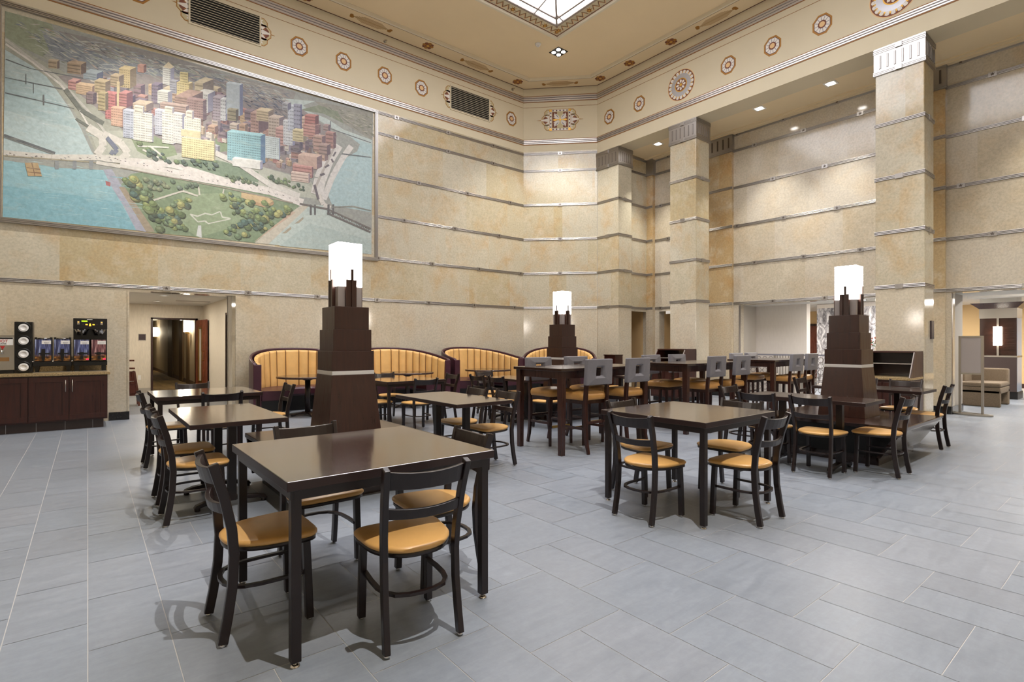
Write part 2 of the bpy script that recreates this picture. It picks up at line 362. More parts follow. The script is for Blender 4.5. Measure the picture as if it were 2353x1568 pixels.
MURAL = '''
140,144,136,-103,668,520,676,516,344,-106,338
128,140,108,-103,668,-47,668,-40,642,-58,610,-103,622
116,126,136,-58,647,45,655,126,657,112,623,12,607,-47,614
126,122,118,-40,660,123,672,209,667,123,643,21,637
112,116,128,123,649,218,656,325,643,305,579,240,604,150,626
134,130,124,209,667,346,671,339,650,265,640,218,646
150,152,134,-103,627,-68,607,-11,585,31,547,60,505,68,458,12,462,-7,513,-47,571,-103,606
164,194,196,-103,606,-72,591,-53,578,-40,559,-23,532,-9,503,5,468,9,462,-47,450,-105,445
150,184,188,-103,567,-47,548,-25,531,-11,503,-58,505,-104,509
116,178,192,-105,429,-40,430,21,439,33,411,50,380,68,340,-106,338
98,168,186,-105,388,-25,388,45,386,68,340,-106,338
172,192,186,305,648,386,664,361,648,375,638,412,633,451,618,517,611,516,592,476,603,412,618,361,638
150,186,190,467,605,518,601,516,442,424,443,414,466,426,499,447,549,482,577,488,594
168,188,180,265,341,339,412,361,434,405,440,516,398,516,344
156,178,172,312,340,375,396,516,376,516,344
132,130,116,386,664,519,676,518,611,451,632,412,645
112,124,96,354,636,394,658,436,655,451,632,405,642
132,122,120,-40,584,45,621,112,630,209,654,246,655,318,648,361,638,436,601,426,568,375,493,272,499,194,508,123,492,50,515,21,538
168,172,152,2,503,50,515,123,492,197,508,272,499,375,489,405,453,339,449,209,454,60,456,16,463
120,140,96,60,505,96,517,126,505,131,490,96,473,70,483
104,128,98,131,481,197,495,272,487,272,465,179,464,123,469
112,134,92,194,541,215,546,215,516,194,508
108,132,92,43,413,60,440,96,454,209,454,339,453,361,438,265,341,83,339
126,148,104,139,417,240,439,272,416,218,363,165,339,131,361
150,152,172,21,440,33,443,60,391,83,339,68,340,50,380,33,411
150,132,104,43,413,50,417,96,341,83,339
186,176,152,265,341,272,348,346,423,364,437,372,432,291,341
186,150,122,264,342,268,347,339,417,345,415
178,176,164,-104,621,-80,604,-78,608,-102,625
178,176,164,-80,604,-42,580,-39,584,-78,608
178,176,164,-42,580,-10,545,-8,549,-39,584
178,176,164,-10,545,10,521,13,525,-8,549
178,176,164,10,522,22,504,25,507,13,525
214,208,196,-103,614,-71,595,-70,598,-102,617
214,208,196,-71,595,-37,570,-35,573,-70,598
214,208,196,-37,570,-17,544,-15,547,-35,573
214,208,196,-17,544,1,508,3,510,-15,546
92,98,88,-32,562,-12,533,-7,538,-27,568
92,98,88,-11,532,20,516,23,524,-8,539
92,98,88,-17,517,20,496,22,501,-15,521
206,200,186,-3,502,16,492,22,504,3,515
206,200,186,14,496,16,478,26,483,24,501
206,200,186,17,484,8,467,16,460,25,478
206,200,186,19,496,43,487,48,499,23,508
206,200,186,41,488,52,472,60,481,49,497
206,200,186,53,481,42,466,49,458,60,473
206,200,186,46,468,22,466,21,454,45,456
96,106,130,24,494,38,476,43,482,28,500
96,106,130,38,481,33,472,38,469,43,477
96,106,130,37,474,33,478,29,470,34,467
206,200,186,-105,435,-47,441,-47,451,-105,445
206,200,186,-47,441,12,454,12,464,-47,451
206,200,186,11,454,60,458,61,469,12,465
150,140,110,-105,435,60,455,60,457,-105,437
216,206,196,44,451,122,448,124,462,46,464
216,206,196,122,447,208,446,210,461,124,462
216,206,196,208,446,290,443,293,459,210,461
216,206,196,289,444,358,430,363,446,294,459
216,206,196,60,458,122,464,123,475,61,469
216,206,196,122,464,164,459,166,470,124,475
216,206,196,163,459,207,451,210,463,166,470
200,194,180,11,447,70,447,71,454,12,453
200,194,180,70,447,136,446,137,453,71,454
140,128,110,45,447,209,442,209,444,45,449
140,128,110,209,442,339,433,340,436,209,444
206,200,188,192,503,238,489,242,499,196,513
206,200,188,237,489,289,461,294,471,242,499
206,200,188,290,460,352,446,355,457,293,471
210,204,196,424,586,401,542,424,534,447,577
210,204,196,400,540,385,500,410,494,425,536
210,204,196,385,497,377,462,403,461,410,497
210,204,196,462,588,442,556,453,551,473,582
210,204,196,442,555,418,508,430,504,453,551
210,204,196,418,507,399,454,411,452,430,505
170,160,150,425,573,391,493,396,492,430,571
170,160,150,391,493,380,465,385,464,396,492
206,198,186,389,459,400,439,409,445,398,465
206,198,186,403,437,418,432,422,441,407,446
92,84,92,430,564,424,553,428,552,433,563
92,84,92,420,545,424,538,428,540,424,547
92,84,92,408,522,418,530,415,533,406,525
92,84,92,398,502,408,508,406,512,396,507
92,84,92,382,480,391,450,396,452,387,483
86,92,96,-105,467,-43,452,-42,456,-104,471
120,122,118,-105,465,-45,451,-45,453,-104,466
86,92,96,-103,561,-34,563,-34,565,-103,562
86,92,96,-103,536,-18,535,-18,536,-103,538
86,92,96,-103,590,-73,585,-72,586,-102,592
86,92,96,-73,585,-2,590,-2,592,-72,586
86,92,96,-79,575,-79,558,-78,558,-78,575
86,92,96,-70,563,-70,546,-69,546,-69,564
86,92,96,-58,547,-58,530,-56,530,-56,548
120,128,132,-43,441,-43,427,-38,428,-38,442
120,128,132,-20,446,-20,432,-15,433,-15,447
120,128,132,2,451,2,436,7,437,7,452
96,88,84,353,433,412,431,413,435,354,437
96,88,84,412,432,513,401,515,405,413,435
96,88,84,412,422,513,393,515,397,413,426
96,88,84,414,432,418,422,419,423,415,433
96,88,84,419,422,423,430,421,431,418,423
96,88,84,421,430,425,420,427,420,423,431
96,88,84,427,420,430,428,429,429,425,420
96,88,84,429,428,433,418,434,418,430,428
96,88,84,434,418,438,426,437,426,433,418
96,88,84,437,425,441,415,442,416,438,426
96,88,84,442,415,446,423,445,424,441,416
96,88,84,445,423,449,413,450,414,446,424
96,88,84,450,413,454,421,453,422,449,414
96,88,84,453,420,457,411,458,411,454,421
96,88,84,458,411,462,419,461,419,457,411
96,88,84,461,418,465,408,466,409,462,419
96,88,84,466,408,470,416,469,417,465,409
96,88,84,469,416,473,406,474,407,470,416
96,88,84,474,406,478,414,477,414,473,406
96,88,84,477,413,481,403,482,404,478,414
96,88,84,482,403,486,411,485,412,481,404
96,88,84,485,411,489,401,491,402,486,412
96,88,84,491,401,495,409,493,409,489,402
96,88,84,493,408,497,398,499,399,495,409
96,88,84,499,398,503,406,502,407,497,399
96,88,84,502,406,506,396,507,397,503,407
96,88,84,507,396,512,404,510,404,506,397
80,78,80,375,437,375,414,379,415,379,437
80,78,80,384,438,384,416,388,416,388,439
80,78,80,413,443,413,420,418,421,418,444
80,78,80,424,445,424,422,428,422,428,446
120,124,116,424,438,472,447,471,450,424,440
120,124,116,471,447,515,444,515,447,472,450
86,92,96,445,561,515,569,515,571,446,564
86,92,96,405,613,515,603,515,605,405,615
86,92,96,471,627,471,615,472,616,472,628
86,92,96,419,629,419,616,421,616,421,630
178,142,84,-80,430,-64,433,-59,412,-76,409
120,84,50,-78,422,-61,422,-61,424,-78,423
120,84,50,-77,415,-60,416,-60,418,-77,416
120,84,50,-72,431,-68,410,-67,411,-71,432
170,80,80,24,421,31,419,31,412,25,413
150,138,110,343,391,361,408,362,404,352,393
150,138,110,318,367,335,383,337,379,326,368
200,204,200,162,342,165,362,170,363,171,339
196,198,178,152,381,164,378,165,381,152,383
196,198,178,165,379,177,386,176,388,164,381
196,198,178,176,386,188,385,188,387,176,389
196,198,178,188,385,203,394,202,396,188,387
196,198,178,202,394,205,384,207,385,204,395
196,198,178,206,383,221,382,221,385,206,386
196,198,178,221,384,197,375,197,373,221,382
196,198,178,197,375,182,369,182,367,197,373
196,198,178,183,369,177,374,176,371,182,367
196,198,178,176,374,165,370,165,368,176,371
196,198,178,165,370,153,383,151,381,164,368
206,206,190,70,491,117,499,118,502,70,494
206,206,190,88,495,111,478,113,481,89,498
206,206,190,77,486,103,476,105,479,78,489
196,190,170,164,440,166,420,169,421,166,441
196,190,170,208,440,204,422,207,422,210,440
196,190,170,89,394,140,422,139,425,88,397
196,190,170,139,422,164,417,165,420,140,426
196,160,100,240,439,291,437,301,432,288,421,240,428
170,128,80,256,426,288,421,301,431,301,425,288,415,256,420
110,96,108,370,579,383,580,383,561,370,559
68,59,84,383,580,389,585,389,565,383,561
131,115,128,370,579,376,584,389,585,383,580
79,69,77,370,575,382,576,382,573,370,572
79,69,77,370,566,382,566,382,563,370,562
190,150,124,323,596,331,597,331,574,323,573
117,93,96,331,597,335,600,335,577,331,574
220,176,146,323,596,327,599,335,600,331,597
136,108,89,324,592,330,592,330,588,324,588
136,108,89,324,580,330,581,330,577,324,577
190,150,124,391,559,407,560,407,537,391,536
117,93,96,407,560,415,566,415,543,407,537
220,176,146,391,559,399,565,415,566,407,560
136,108,89,391,555,406,556,406,552,391,551
136,108,89,391,543,406,544,406,540,391,539
196,186,170,372,604,390,606,390,594,372,592
121,115,132,390,606,398,612,398,600,390,594
227,216,198,372,604,381,610,398,612,390,606
141,133,122,373,602,389,603,389,601,373,600
141,133,122,373,596,389,598,389,596,373,594
190,150,124,352,604,364,606,364,582,352,581
117,93,96,364,606,371,610,371,587,364,582
220,176,146,352,604,358,609,371,610,364,606
136,108,89,352,600,364,601,364,597,352,596
136,108,89,352,588,364,589,364,585,352,584
150,120,116,399,581,409,582,409,567,399,566
93,74,90,409,582,414,585,414,571,409,567
176,142,137,399,581,404,585,414,585,409,582
108,86,83,399,578,408,579,408,576,399,576
108,86,83,399,571,408,571,408,569,399,568
160,110,98,336,557,350,558,350,541,336,540
99,68,76,350,558,358,563,358,546,350,541
187,131,117,336,557,343,562,358,563,350,558
115,79,70,337,554,350,555,350,552,337,551
115,79,70,337,545,350,546,350,543,337,542
196,186,170,346,556,359,557,359,533,346,532
121,115,132,359,557,366,562,366,538,359,533
227,216,198,346,556,353,561,366,562,359,557
141,133,122,347,552,358,553,358,548,347,548
141,133,122,347,540,358,540,358,536,347,536
196,186,170,372,608,387,610,387,588,372,587
121,115,132,387,610,395,615,395,594,387,588
227,216,198,372,608,379,614,395,615,387,610
141,133,122,373,604,386,606,386,602,373,601
141,133,122,373,594,386,595,386,591,373,590
196,186,170,298,593,306,594,306,569,298,568
121,115,132,306,594,311,597,311,572,306,569
227,216,198,298,593,302,596,311,597,306,594
141,133,122,299,588,306,589,306,585,299,584
141,133,122,299,576,306,576,306,572,299,572
196,186,170,329,582,340,584,340,564,329,562
121,115,132,340,584,346,588,346,568,340,564
227,216,198,329,582,334,587,346,588,340,584
141,133,122,329,579,339,580,339,576,329,575
141,133,122,329,569,339,570,339,566,329,565
160,110,98,381,611,392,612,392,594,381,593
99,68,76,392,612,398,616,398,598,392,594
187,131,117,381,611,387,615,398,616,392,612
115,79,70,382,608,392,609,392,605,382,605
115,79,70,382,598,392,599,392,596,382,595
150,120,116,319,605,329,606,329,583,319,582
93,74,90,329,606,334,610,334,587,329,583
176,142,137,319,605,324,609,334,610,329,606
108,86,83,320,601,328,602,328,598,320,597
108,86,83,320,589,328,590,328,586,320,585
190,150,124,378,610,388,611,388,589,378,588
117,93,96,388,611,393,615,393,593,388,589
220,176,146,378,610,383,614,393,615,388,611
136,108,89,378,606,387,607,387,603,378,602
136,108,89,378,595,387,596,387,592,378,592
160,110,98,372,601,380,602,380,579,372,578
99,68,76,380,602,384,605,384,582,380,579
187,131,117,372,601,376,604,384,605,380,602
115,79,70,372,596,379,597,379,593,372,593
115,79,70,372,585,379,586,379,582,372,581
190,150,124,325,606,341,608,341,592,325,590
117,93,96,341,608,350,614,350,598,341,592
220,176,146,325,606,333,612,350,614,341,608
136,108,89,326,603,341,604,341,602,326,600
136,108,89,326,595,341,596,341,594,326,592
150,120,116,404,617,415,618,415,605,404,604
93,74,90,415,618,420,622,420,609,415,605
176,142,137,404,617,409,621,420,622,415,618
108,86,83,404,614,414,615,414,613,404,612
108,86,83,404,608,414,609,414,606,404,606
110,96,108,391,583,406,584,406,573,391,571
68,59,84,406,584,414,590,414,578,406,573
131,115,128,391,583,399,588,414,590,406,584
79,69,77,392,581,406,582,406,580,392,579
79,69,77,392,575,406,576,406,574,392,573
190,150,124,296,540,304,541,304,527,296,526
117,93,96,304,541,309,544,309,530,304,527
220,176,146,296,540,300,543,309,544,304,541
136,108,89,297,538,304,538,304,536,297,535
136,108,89,297,531,304,531,304,528,297,528
196,186,170,350,594,361,595,361,573,350,572
121,115,132,361,595,366,599,366,576,361,573
227,216,198,350,594,356,598,366,599,361,595
141,133,122,351,590,360,591,360,587,351,586
141,133,122,351,579,360,580,360,576,351,575
110,96,108,308,593,316,594,316,575,308,575
68,59,84,316,594,320,597,320,578,316,575
131,115,128,308,593,312,596,320,597,316,594
79,69,77,309,590,315,590,315,587,309,587
79,69,77,309,580,315,581,315,578,309,577
160,110,98,336,545,350,546,350,530,336,529
99,68,76,350,546,358,551,358,535,350,530
187,131,117,336,545,343,550,358,551,350,546
115,79,70,337,542,350,543,350,540,337,539
115,79,70,337,534,350,535,350,532,337,532
196,186,170,356,567,364,568,364,547,356,546
121,115,132,364,568,368,571,368,550,364,547
227,216,198,356,567,360,570,368,571,364,568
141,133,122,356,563,363,564,363,560,356,560
141,133,122,356,553,363,553,363,550,356,549
110,96,108,335,566,349,568,349,543,335,542
68,59,84,349,568,356,573,356,548,349,543
131,115,128,335,566,342,572,356,573,349,568
79,69,77,335,562,348,563,348,559,335,558
79,69,77,335,550,348,551,348,546,335,546
190,150,124,355,620,372,622,372,609,355,607
117,93,96,372,622,380,628,380,616,372,609
220,176,146,355,620,363,626,380,628,372,622
136,108,89,356,618,371,619,371,617,356,616
136,108,89,356,611,371,613,371,611,356,609
196,186,170,323,556,331,557,331,542,323,542
121,115,132,331,557,335,560,335,545,331,542
227,216,198,323,556,327,559,335,560,331,557
141,133,122,323,554,330,554,330,552,323,551
141,133,122,323,546,330,547,330,544,323,544
150,120,116,349,571,365,572,365,550,349,549
93,74,90,365,572,373,578,373,556,365,550
176,142,137,349,571,357,577,373,578,365,572
108,86,83,350,567,364,568,364,564,350,563
108,86,83,350,556,364,557,364,553,350,552
150,120,116,292,583,306,584,306,561,292,560
93,74,90,306,584,313,590,313,566,306,561
176,142,137,292,583,299,588,313,590,306,584
108,86,83,293,579,306,580,306,576,293,575
108,86,83,293,567,306,568,306,564,293,563
110,96,108,340,565,353,566,353,548,340,547
68,59,84,353,566,360,570,360,552,353,548
131,115,128,340,565,347,569,360,570,353,566
79,69,77,341,561,352,562,352,559,341,558
79,69,77,341,552,352,553,352,550,341,549
150,120,116,336,610,349,612,349,595,336,593
93,74,90,349,612,356,617,356,600,349,595
176,142,137,336,610,343,615,356,617,349,612
108,86,83,337,607,349,608,349,606,337,604
108,86,83,337,599,349,600,349,597,337,596
150,120,116,301,547,314,548,314,537,301,536
93,74,90,314,548,321,552,321,541,314,537
176,142,137,301,547,308,552,321,552,314,548
108,86,83,302,545,314,546,314,544,302,543
108,86,83,302,539,314,540,314,538,302,537
150,120,116,380,580,392,581,392,567,380,566
93,74,90,392,581,398,585,398,571,392,567
176,142,137,380,580,386,584,398,585,392,581
108,86,83,380,577,391,578,391,576,380,575
108,86,83,380,570,391,571,391,569,380,568
190,150,124,299,583,306,584,306,568,299,568
117,93,96,306,584,310,587,310,571,306,568
220,176,146,299,583,302,586,310,587,306,584
136,108,89,300,580,306,581,306,578,300,578
136,108,89,300,573,306,573,306,570,300,570
150,120,116,296,591,310,593,310,573,296,572
93,74,90,310,593,317,598,317,578,310,573
176,142,137,296,591,303,597,317,598,310,593
108,86,83,297,588,309,589,309,586,297,584
108,86,83,297,578,309,579,309,576,297,575
130,100,110,39,568,49,568,49,544,39,543
80,62,85,49,568,53,572,53,548,49,544
153,120,131,39,568,44,572,53,572,49,568
93,72,79,40,564,48,565,48,562,40,562
93,72,79,40,556,48,557,48,554,40,554
93,72,79,40,548,48,549,48,546,40,545
190,170,130,109,609,124,611,124,584,109,582
117,105,101,124,611,132,617,132,590,124,584
220,198,153,109,609,117,616,132,617,124,611
136,122,93,110,606,123,608,123,604,110,603
136,122,93,110,597,123,599,123,596,110,594
136,122,93,110,588,123,590,123,587,110,585
190,170,130,183,632,198,634,198,606,183,604
117,105,101,198,634,205,640,205,612,198,606
220,198,153,183,632,190,638,205,640,198,634
136,122,93,184,628,197,630,197,627,184,625
136,122,93,184,619,197,621,197,618,184,616
136,122,93,184,610,197,612,197,608,184,607
180,140,104,144,620,152,621,152,600,144,599
111,86,81,152,621,156,624,156,603,152,600
209,164,124,144,620,148,623,156,624,152,621
129,100,74,144,617,151,618,151,616,144,615
129,100,74,144,610,151,611,151,609,144,608
129,100,74,144,603,151,604,151,602,144,601
130,100,110,64,597,73,598,73,574,64,572
80,62,85,73,598,78,602,78,578,73,574
153,120,131,64,597,68,601,78,602,73,598
93,72,79,64,594,73,595,73,592,64,591
93,72,79,64,586,73,586,73,584,64,583
93,72,79,64,578,73,578,73,576,64,575
160,110,98,164,602,177,604,177,575,164,574
99,68,76,177,604,184,610,184,580,177,575
187,131,117,164,602,170,608,184,610,177,604
115,79,70,164,599,177,600,177,597,164,596
115,79,70,164,589,177,591,177,587,164,586
115,79,70,164,580,177,581,177,578,164,576
160,110,98,177,629,186,630,186,608,177,607
99,68,76,186,630,190,634,190,612,186,608
187,131,117,177,629,182,633,190,634,186,630
115,79,70,178,627,185,627,185,625,178,624
115,79,70,178,619,185,620,185,618,178,617
115,79,70,178,612,185,613,185,610,178,609
130,100,110,64,600,75,602,75,576,64,575
80,62,85,75,602,81,607,81,581,75,576
153,120,131,64,600,70,605,81,607,75,602
93,72,79,64,597,75,598,75,595,64,594
93,72,79,64,589,75,590,75,587,64,586
93,72,79,64,580,75,581,75,578,64,577
160,110,98,31,550,42,552,42,529,31,528
99,68,76,42,552,48,556,48,534,42,529
187,131,117,31,550,36,556,48,556,42,552
115,79,70,31,548,42,548,42,546,31,545
115,79,70,31,540,42,541,42,538,31,538
115,79,70,31,533,42,534,42,531,31,530
106,90,104,103,582,115,583,115,553,103,551
65,55,81,115,583,122,588,122,557,115,553
126,108,124,103,582,110,587,122,588,115,583
76,64,74,104,578,115,579,115,576,104,574
76,64,74,104,568,115,569,115,565,104,564
76,64,74,104,558,115,559,115,555,104,554
106,90,104,165,624,180,627,180,607,165,605
65,55,81,180,627,188,633,188,613,180,607
126,108,124,165,624,172,631,188,633,180,627
76,64,74,165,622,180,624,180,622,165,620
76,64,74,165,616,180,617,180,615,165,613
76,64,74,165,609,180,611,180,608,165,607
130,100,110,184,620,199,623,199,599,184,597
80,62,85,199,623,207,629,207,605,199,599
153,120,131,184,620,192,627,207,629,199,623
93,72,79,185,618,199,619,199,617,185,615
93,72,79,185,610,199,611,199,609,185,607
93,72,79,185,602,199,604,199,601,185,599
160,110,98,70,583,81,584,81,565,70,564
99,68,76,81,584,86,589,86,570,81,565
187,131,117,70,583,75,588,86,589,81,584
115,79,70,70,581,80,582,80,580,70,578
115,79,70,70,574,80,575,80,573,70,572
115,79,70,70,568,80,569,80,567,70,566
106,90,104,46,557,59,559,59,532,46,531
65,55,81,59,559,66,564,66,538,59,532
126,108,124,46,557,53,563,66,564,59,559
76,64,74,47,554,59,555,59,552,47,551
76,64,74,47,545,59,546,59,543,47,542
76,64,74,47,537,59,538,59,534,47,534
106,90,104,65,575,79,577,79,553,65,552
65,55,81,79,577,86,582,86,559,79,553
126,108,124,65,575,72,581,86,582,79,577
76,64,74,65,572,78,574,78,571,65,570
76,64,74,65,564,78,566,78,563,65,562
76,64,74,65,557,78,558,78,555,65,554
190,170,130,144,580,151,581,151,551,144,550
117,105,101,151,581,155,584,155,554,151,551
220,198,153,144,580,147,583,155,584,151,581
136,122,93,144,576,150,577,150,574,144,573
136,122,93,144,566,150,567,150,564,144,563
136,122,93,144,557,150,557,150,554,144,553
160,110,98,174,620,188,622,188,600,174,598
99,68,76,188,622,196,628,196,606,188,600
187,131,117,174,620,181,626,196,628,188,622
115,79,70,174,617,188,619,188,616,174,615
115,79,70,174,610,188,611,188,609,174,607
115,79,70,174,602,188,604,188,602,174,600
130,100,110,189,594,204,596,204,573,189,571
80,62,85,204,596,211,602,211,578,204,573
153,120,131,189,594,196,600,211,602,204,596
93,72,79,190,592,203,593,203,590,190,589
93,72,79,190,584,203,585,203,582,190,581
93,72,79,190,576,203,577,203,575,190,573
130,100,110,193,619,207,621,207,592,193,591
80,62,85,207,621,214,627,214,598,207,592
153,120,131,193,619,200,625,214,627,207,621
93,72,79,194,616,206,617,206,614,194,612
93,72,79,194,606,206,608,206,604,194,603
93,72,79,194,597,206,598,206,595,194,594
190,170,130,49,569,57,570,57,551,49,550
117,105,101,57,570,61,573,61,554,57,551
220,198,153,49,569,53,572,61,573,57,570
136,122,93,50,566,56,567,56,565,50,564
136,122,93,50,560,56,561,56,559,50,558
136,122,93,50,554,56,555,56,553,50,552
180,140,104,121,612,136,614,136,590,121,589
111,86,81,136,614,143,621,143,597,136,590
209,164,124,121,612,128,619,143,621,136,614
129,100,74,121,609,135,611,135,608,121,607
129,100,74,121,602,135,603,135,600,121,599
129,100,74,121,594,135,595,135,592,121,591
106,90,104,49,577,61,578,61,552,49,550
65,55,81,61,578,67,584,67,557,61,552
126,108,124,49,577,55,582,67,584,61,578
76,64,74,49,574,60,575,60,572,49,571
76,64,74,49,565,60,566,60,563,49,562
76,64,74,49,556,60,557,60,554,49,553
120,100,110,199,559,212,560,212,540,199,539
74,62,85,212,560,219,565,219,545,212,540
142,120,131,199,559,206,564,219,565,212,560
86,72,79,200,555,212,556,212,553,200,552
86,72,79,200,546,212,546,212,543,200,542
120,100,110,226,569,234,570,234,557,226,557
74,62,85,234,570,238,573,238,560,234,557
142,120,131,226,569,230,572,238,573,234,570
86,72,79,226,567,233,567,233,565,226,565
86,72,79,226,561,233,561,233,559,226,558
150,100,92,243,569,257,571,257,560,243,559
93,62,71,257,571,265,576,265,565,257,560
176,120,111,243,569,250,575,265,576,257,571
108,72,66,244,567,257,568,257,567,244,566
108,72,66,244,562,257,563,257,561,244,560
96,90,104,246,601,253,602,253,589,246,588
59,55,81,253,602,256,604,256,592,253,589
115,108,124,246,601,249,604,256,604,253,602
69,64,74,246,598,252,599,252,597,246,596
69,64,74,246,592,252,593,252,591,246,590
96,90,104,183,563,194,564,194,546,183,545
59,55,81,194,564,200,569,200,550,194,546
115,108,124,183,563,189,568,200,569,194,564
69,64,74,184,560,194,561,194,558,184,557
69,64,74,184,551,194,552,194,548,184,548
120,100,110,241,579,255,580,255,567,241,566
74,62,85,255,580,261,585,261,572,255,567
142,120,131,241,579,248,584,261,585,255,580
86,72,79,242,576,254,578,254,575,242,574
86,72,79,242,570,254,571,254,569,242,568
180,160,140,223,570,234,571,234,559,223,558
111,99,109,234,571,240,576,240,563,234,559
209,187,164,223,570,228,575,240,576,234,571
129,115,100,224,568,233,569,233,567,224,566
129,115,100,224,562,233,563,233,561,224,560
120,100,110,184,565,193,566,193,546,184,545
74,62,85,193,566,198,569,198,550,193,546
142,120,131,184,565,189,568,198,569,193,566
86,72,79,185,561,193,562,193,558,185,558
86,72,79,185,551,193,552,193,549,185,548
170,130,100,211,566,225,568,225,556,211,554
105,80,78,225,568,232,573,232,561,225,556
198,153,120,211,566,218,572,232,573,225,568
122,93,72,211,564,224,565,224,563,211,562
122,93,72,211,558,224,559,224,557,211,556
96,90,104,198,575,208,576,208,566,198,565
59,55,81,208,576,213,580,213,570,208,566
115,108,124,198,575,203,579,213,580,208,576
69,64,74,199,573,207,574,207,572,199,572
69,64,74,199,568,207,569,207,567,199,566
120,100,110,246,606,259,607,259,587,246,586
74,62,85,259,607,266,612,266,592,259,587
142,120,131,246,606,253,611,266,612,259,607
86,72,79,247,602,259,603,259,600,247,599
86,72,79,247,592,259,593,259,590,247,589
120,100,110,178,562,190,563,190,550,178,549
74,62,85,190,563,196,567,196,554,190,550
142,120,131,178,562,184,566,196,567,190,563
86,72,79,179,560,189,560,189,558,179,557
86,72,79,179,553,189,554,189,552,179,551
120,100,110,190,565,202,567,202,550,190,549
74,62,85,202,567,208,571,208,554,202,550
142,120,131,190,565,196,570,208,571,202,567
86,72,79,191,562,201,563,201,560,191,560
86,72,79,191,554,201,555,201,552,191,551
120,100,110,207,571,219,572,219,558,207,557
74,62,85,219,572,225,577,225,562,219,558
142,120,131,207,571,213,576,225,577,219,572
86,72,79,208,568,218,569,218,567,208,566
86,72,79,208,561,218,562,218,560,208,559
96,90,104,205,574,219,576,219,561,205,559
59,55,81,219,576,226,581,226,566,219,561
115,108,124,205,574,212,580,226,581,219,576
69,64,74,206,571,218,572,218,570,206,569
69,64,74,206,564,218,565,218,563,206,562
120,100,110,214,581,226,583,226,568,214,566
74,62,85,226,583,232,587,232,572,226,568
142,120,131,214,581,220,586,232,587,226,583
86,72,79,215,579,225,580,225,577,215,576
86,72,79,215,571,225,572,225,570,215,569
150,100,92,206,581,214,582,214,568,206,568
93,62,71,214,582,218,585,218,571,214,568
176,120,111,206,581,210,584,218,585,214,582
108,72,66,207,579,213,579,213,577,207,576
108,72,66,207,572,213,572,213,570,207,570
150,100,92,188,555,195,555,195,544,188,544
93,62,71,195,555,199,558,199,547,195,544
176,120,111,188,555,191,558,199,558,195,555
108,72,66,188,553,195,553,195,551,188,551
108,72,66,188,547,195,548,195,546,188,545
150,100,92,195,586,207,588,207,569,195,568
93,62,71,207,588,213,592,213,574,207,569
176,120,111,195,586,201,591,213,592,207,588
108,72,66,196,583,206,584,206,581,196,580
108,72,66,196,574,206,575,206,572,196,571
170,130,100,232,571,243,572,243,562,232,560
105,80,78,243,572,249,576,249,566,243,562
198,153,120,232,571,238,576,249,576,243,572
122,93,72,233,569,242,570,242,568,233,568
122,93,72,233,564,242,565,242,563,233,562
180,160,140,219,571,232,572,232,562,219,560
111,99,109,232,572,238,577,238,566,232,562
209,187,164,219,571,225,576,238,577,232,572
129,115,100,219,569,231,570,231,568,219,567
129,115,100,219,564,231,565,231,563,219,562
120,100,110,188,586,198,588,198,576,188,575
74,62,85,198,588,203,591,203,580,198,576
142,120,131,188,586,193,590,203,591,198,588
86,72,79,189,584,197,585,197,583,189,583
86,72,79,189,579,197,580,197,578,189,577
180,160,140,188,570,198,571,198,556,188,555
111,99,109,198,571,203,575,203,560,198,556
209,187,164,188,570,193,574,203,575,198,571
129,115,100,189,568,197,568,197,566,189,565
129,115,100,189,560,197,561,197,558,189,558
150,100,92,246,570,253,571,253,556,246,556
93,62,71,253,571,257,573,257,559,253,556
176,120,111,246,570,249,573,257,573,253,571
108,72,66,246,567,252,568,252,565,246,565
108,72,66,246,560,252,561,252,558,246,558
170,130,100,181,557,193,558,193,547,181,546
105,80,78,193,558,199,563,199,552,193,547
198,153,120,181,557,187,562,199,563,193,558
122,93,72,181,555,192,556,192,554,181,553
122,93,72,181,549,192,550,192,548,181,548
170,130,100,236,575,247,576,247,555,236,554
105,80,78,247,576,252,580,252,559,247,555
198,153,120,236,575,242,579,252,580,247,576
122,93,72,237,571,246,572,246,568,237,568
122,93,72,237,561,246,562,246,558,237,557
196,168,104,43,624,59,626,59,593,43,591
121,104,81,59,626,68,634,68,601,59,593
227,196,124,43,624,52,632,68,634,59,626
141,120,74,43,622,58,624,58,623,43,621
141,120,74,43,618,58,620,58,619,43,617
141,120,74,43,614,58,616,58,615,43,613
141,120,74,43,610,58,612,58,611,43,609
141,120,74,43,606,58,608,58,607,43,605
141,120,74,43,602,58,604,58,602,43,601
141,120,74,43,598,58,600,58,598,43,596
141,120,74,43,594,58,596,58,594,43,592
196,168,104,46,624,46,624,46,592,46,591
196,168,104,49,625,50,625,50,592,49,592
196,168,104,52,625,53,625,53,592,52,592
196,168,104,55,626,56,626,56,593,55,593
176,116,96,70,639,79,640,79,627,70,626
109,71,74,79,640,83,644,83,631,79,627
205,137,115,70,639,74,642,83,644,79,640
132,150,160,-6,602,12,604,12,592,-6,590
81,93,124,12,604,21,612,21,600,12,592
155,176,187,-6,602,4,610,21,612,12,604
95,108,115,-5,600,11,602,11,601,-5,599
95,108,115,-5,596,11,598,11,597,-5,595
95,108,115,-5,592,11,594,11,593,-5,591
152,124,90,-27,611,-9,613,-9,596,-27,593
94,76,70,-9,613,-2,620,-2,602,-9,596
178,146,108,-27,611,-20,617,-2,620,-9,613
109,89,64,-27,608,-10,611,-10,609,-27,606
109,89,64,-27,603,-10,605,-10,603,-27,601
109,89,64,-27,597,-10,599,-10,597,-27,595
164,140,104,-51,607,-40,608,-40,596,-51,594
101,86,81,-40,608,-37,612,-37,598,-40,596
191,164,124,-51,607,-48,610,-37,612,-40,608
118,100,74,-51,604,-41,606,-41,604,-51,602
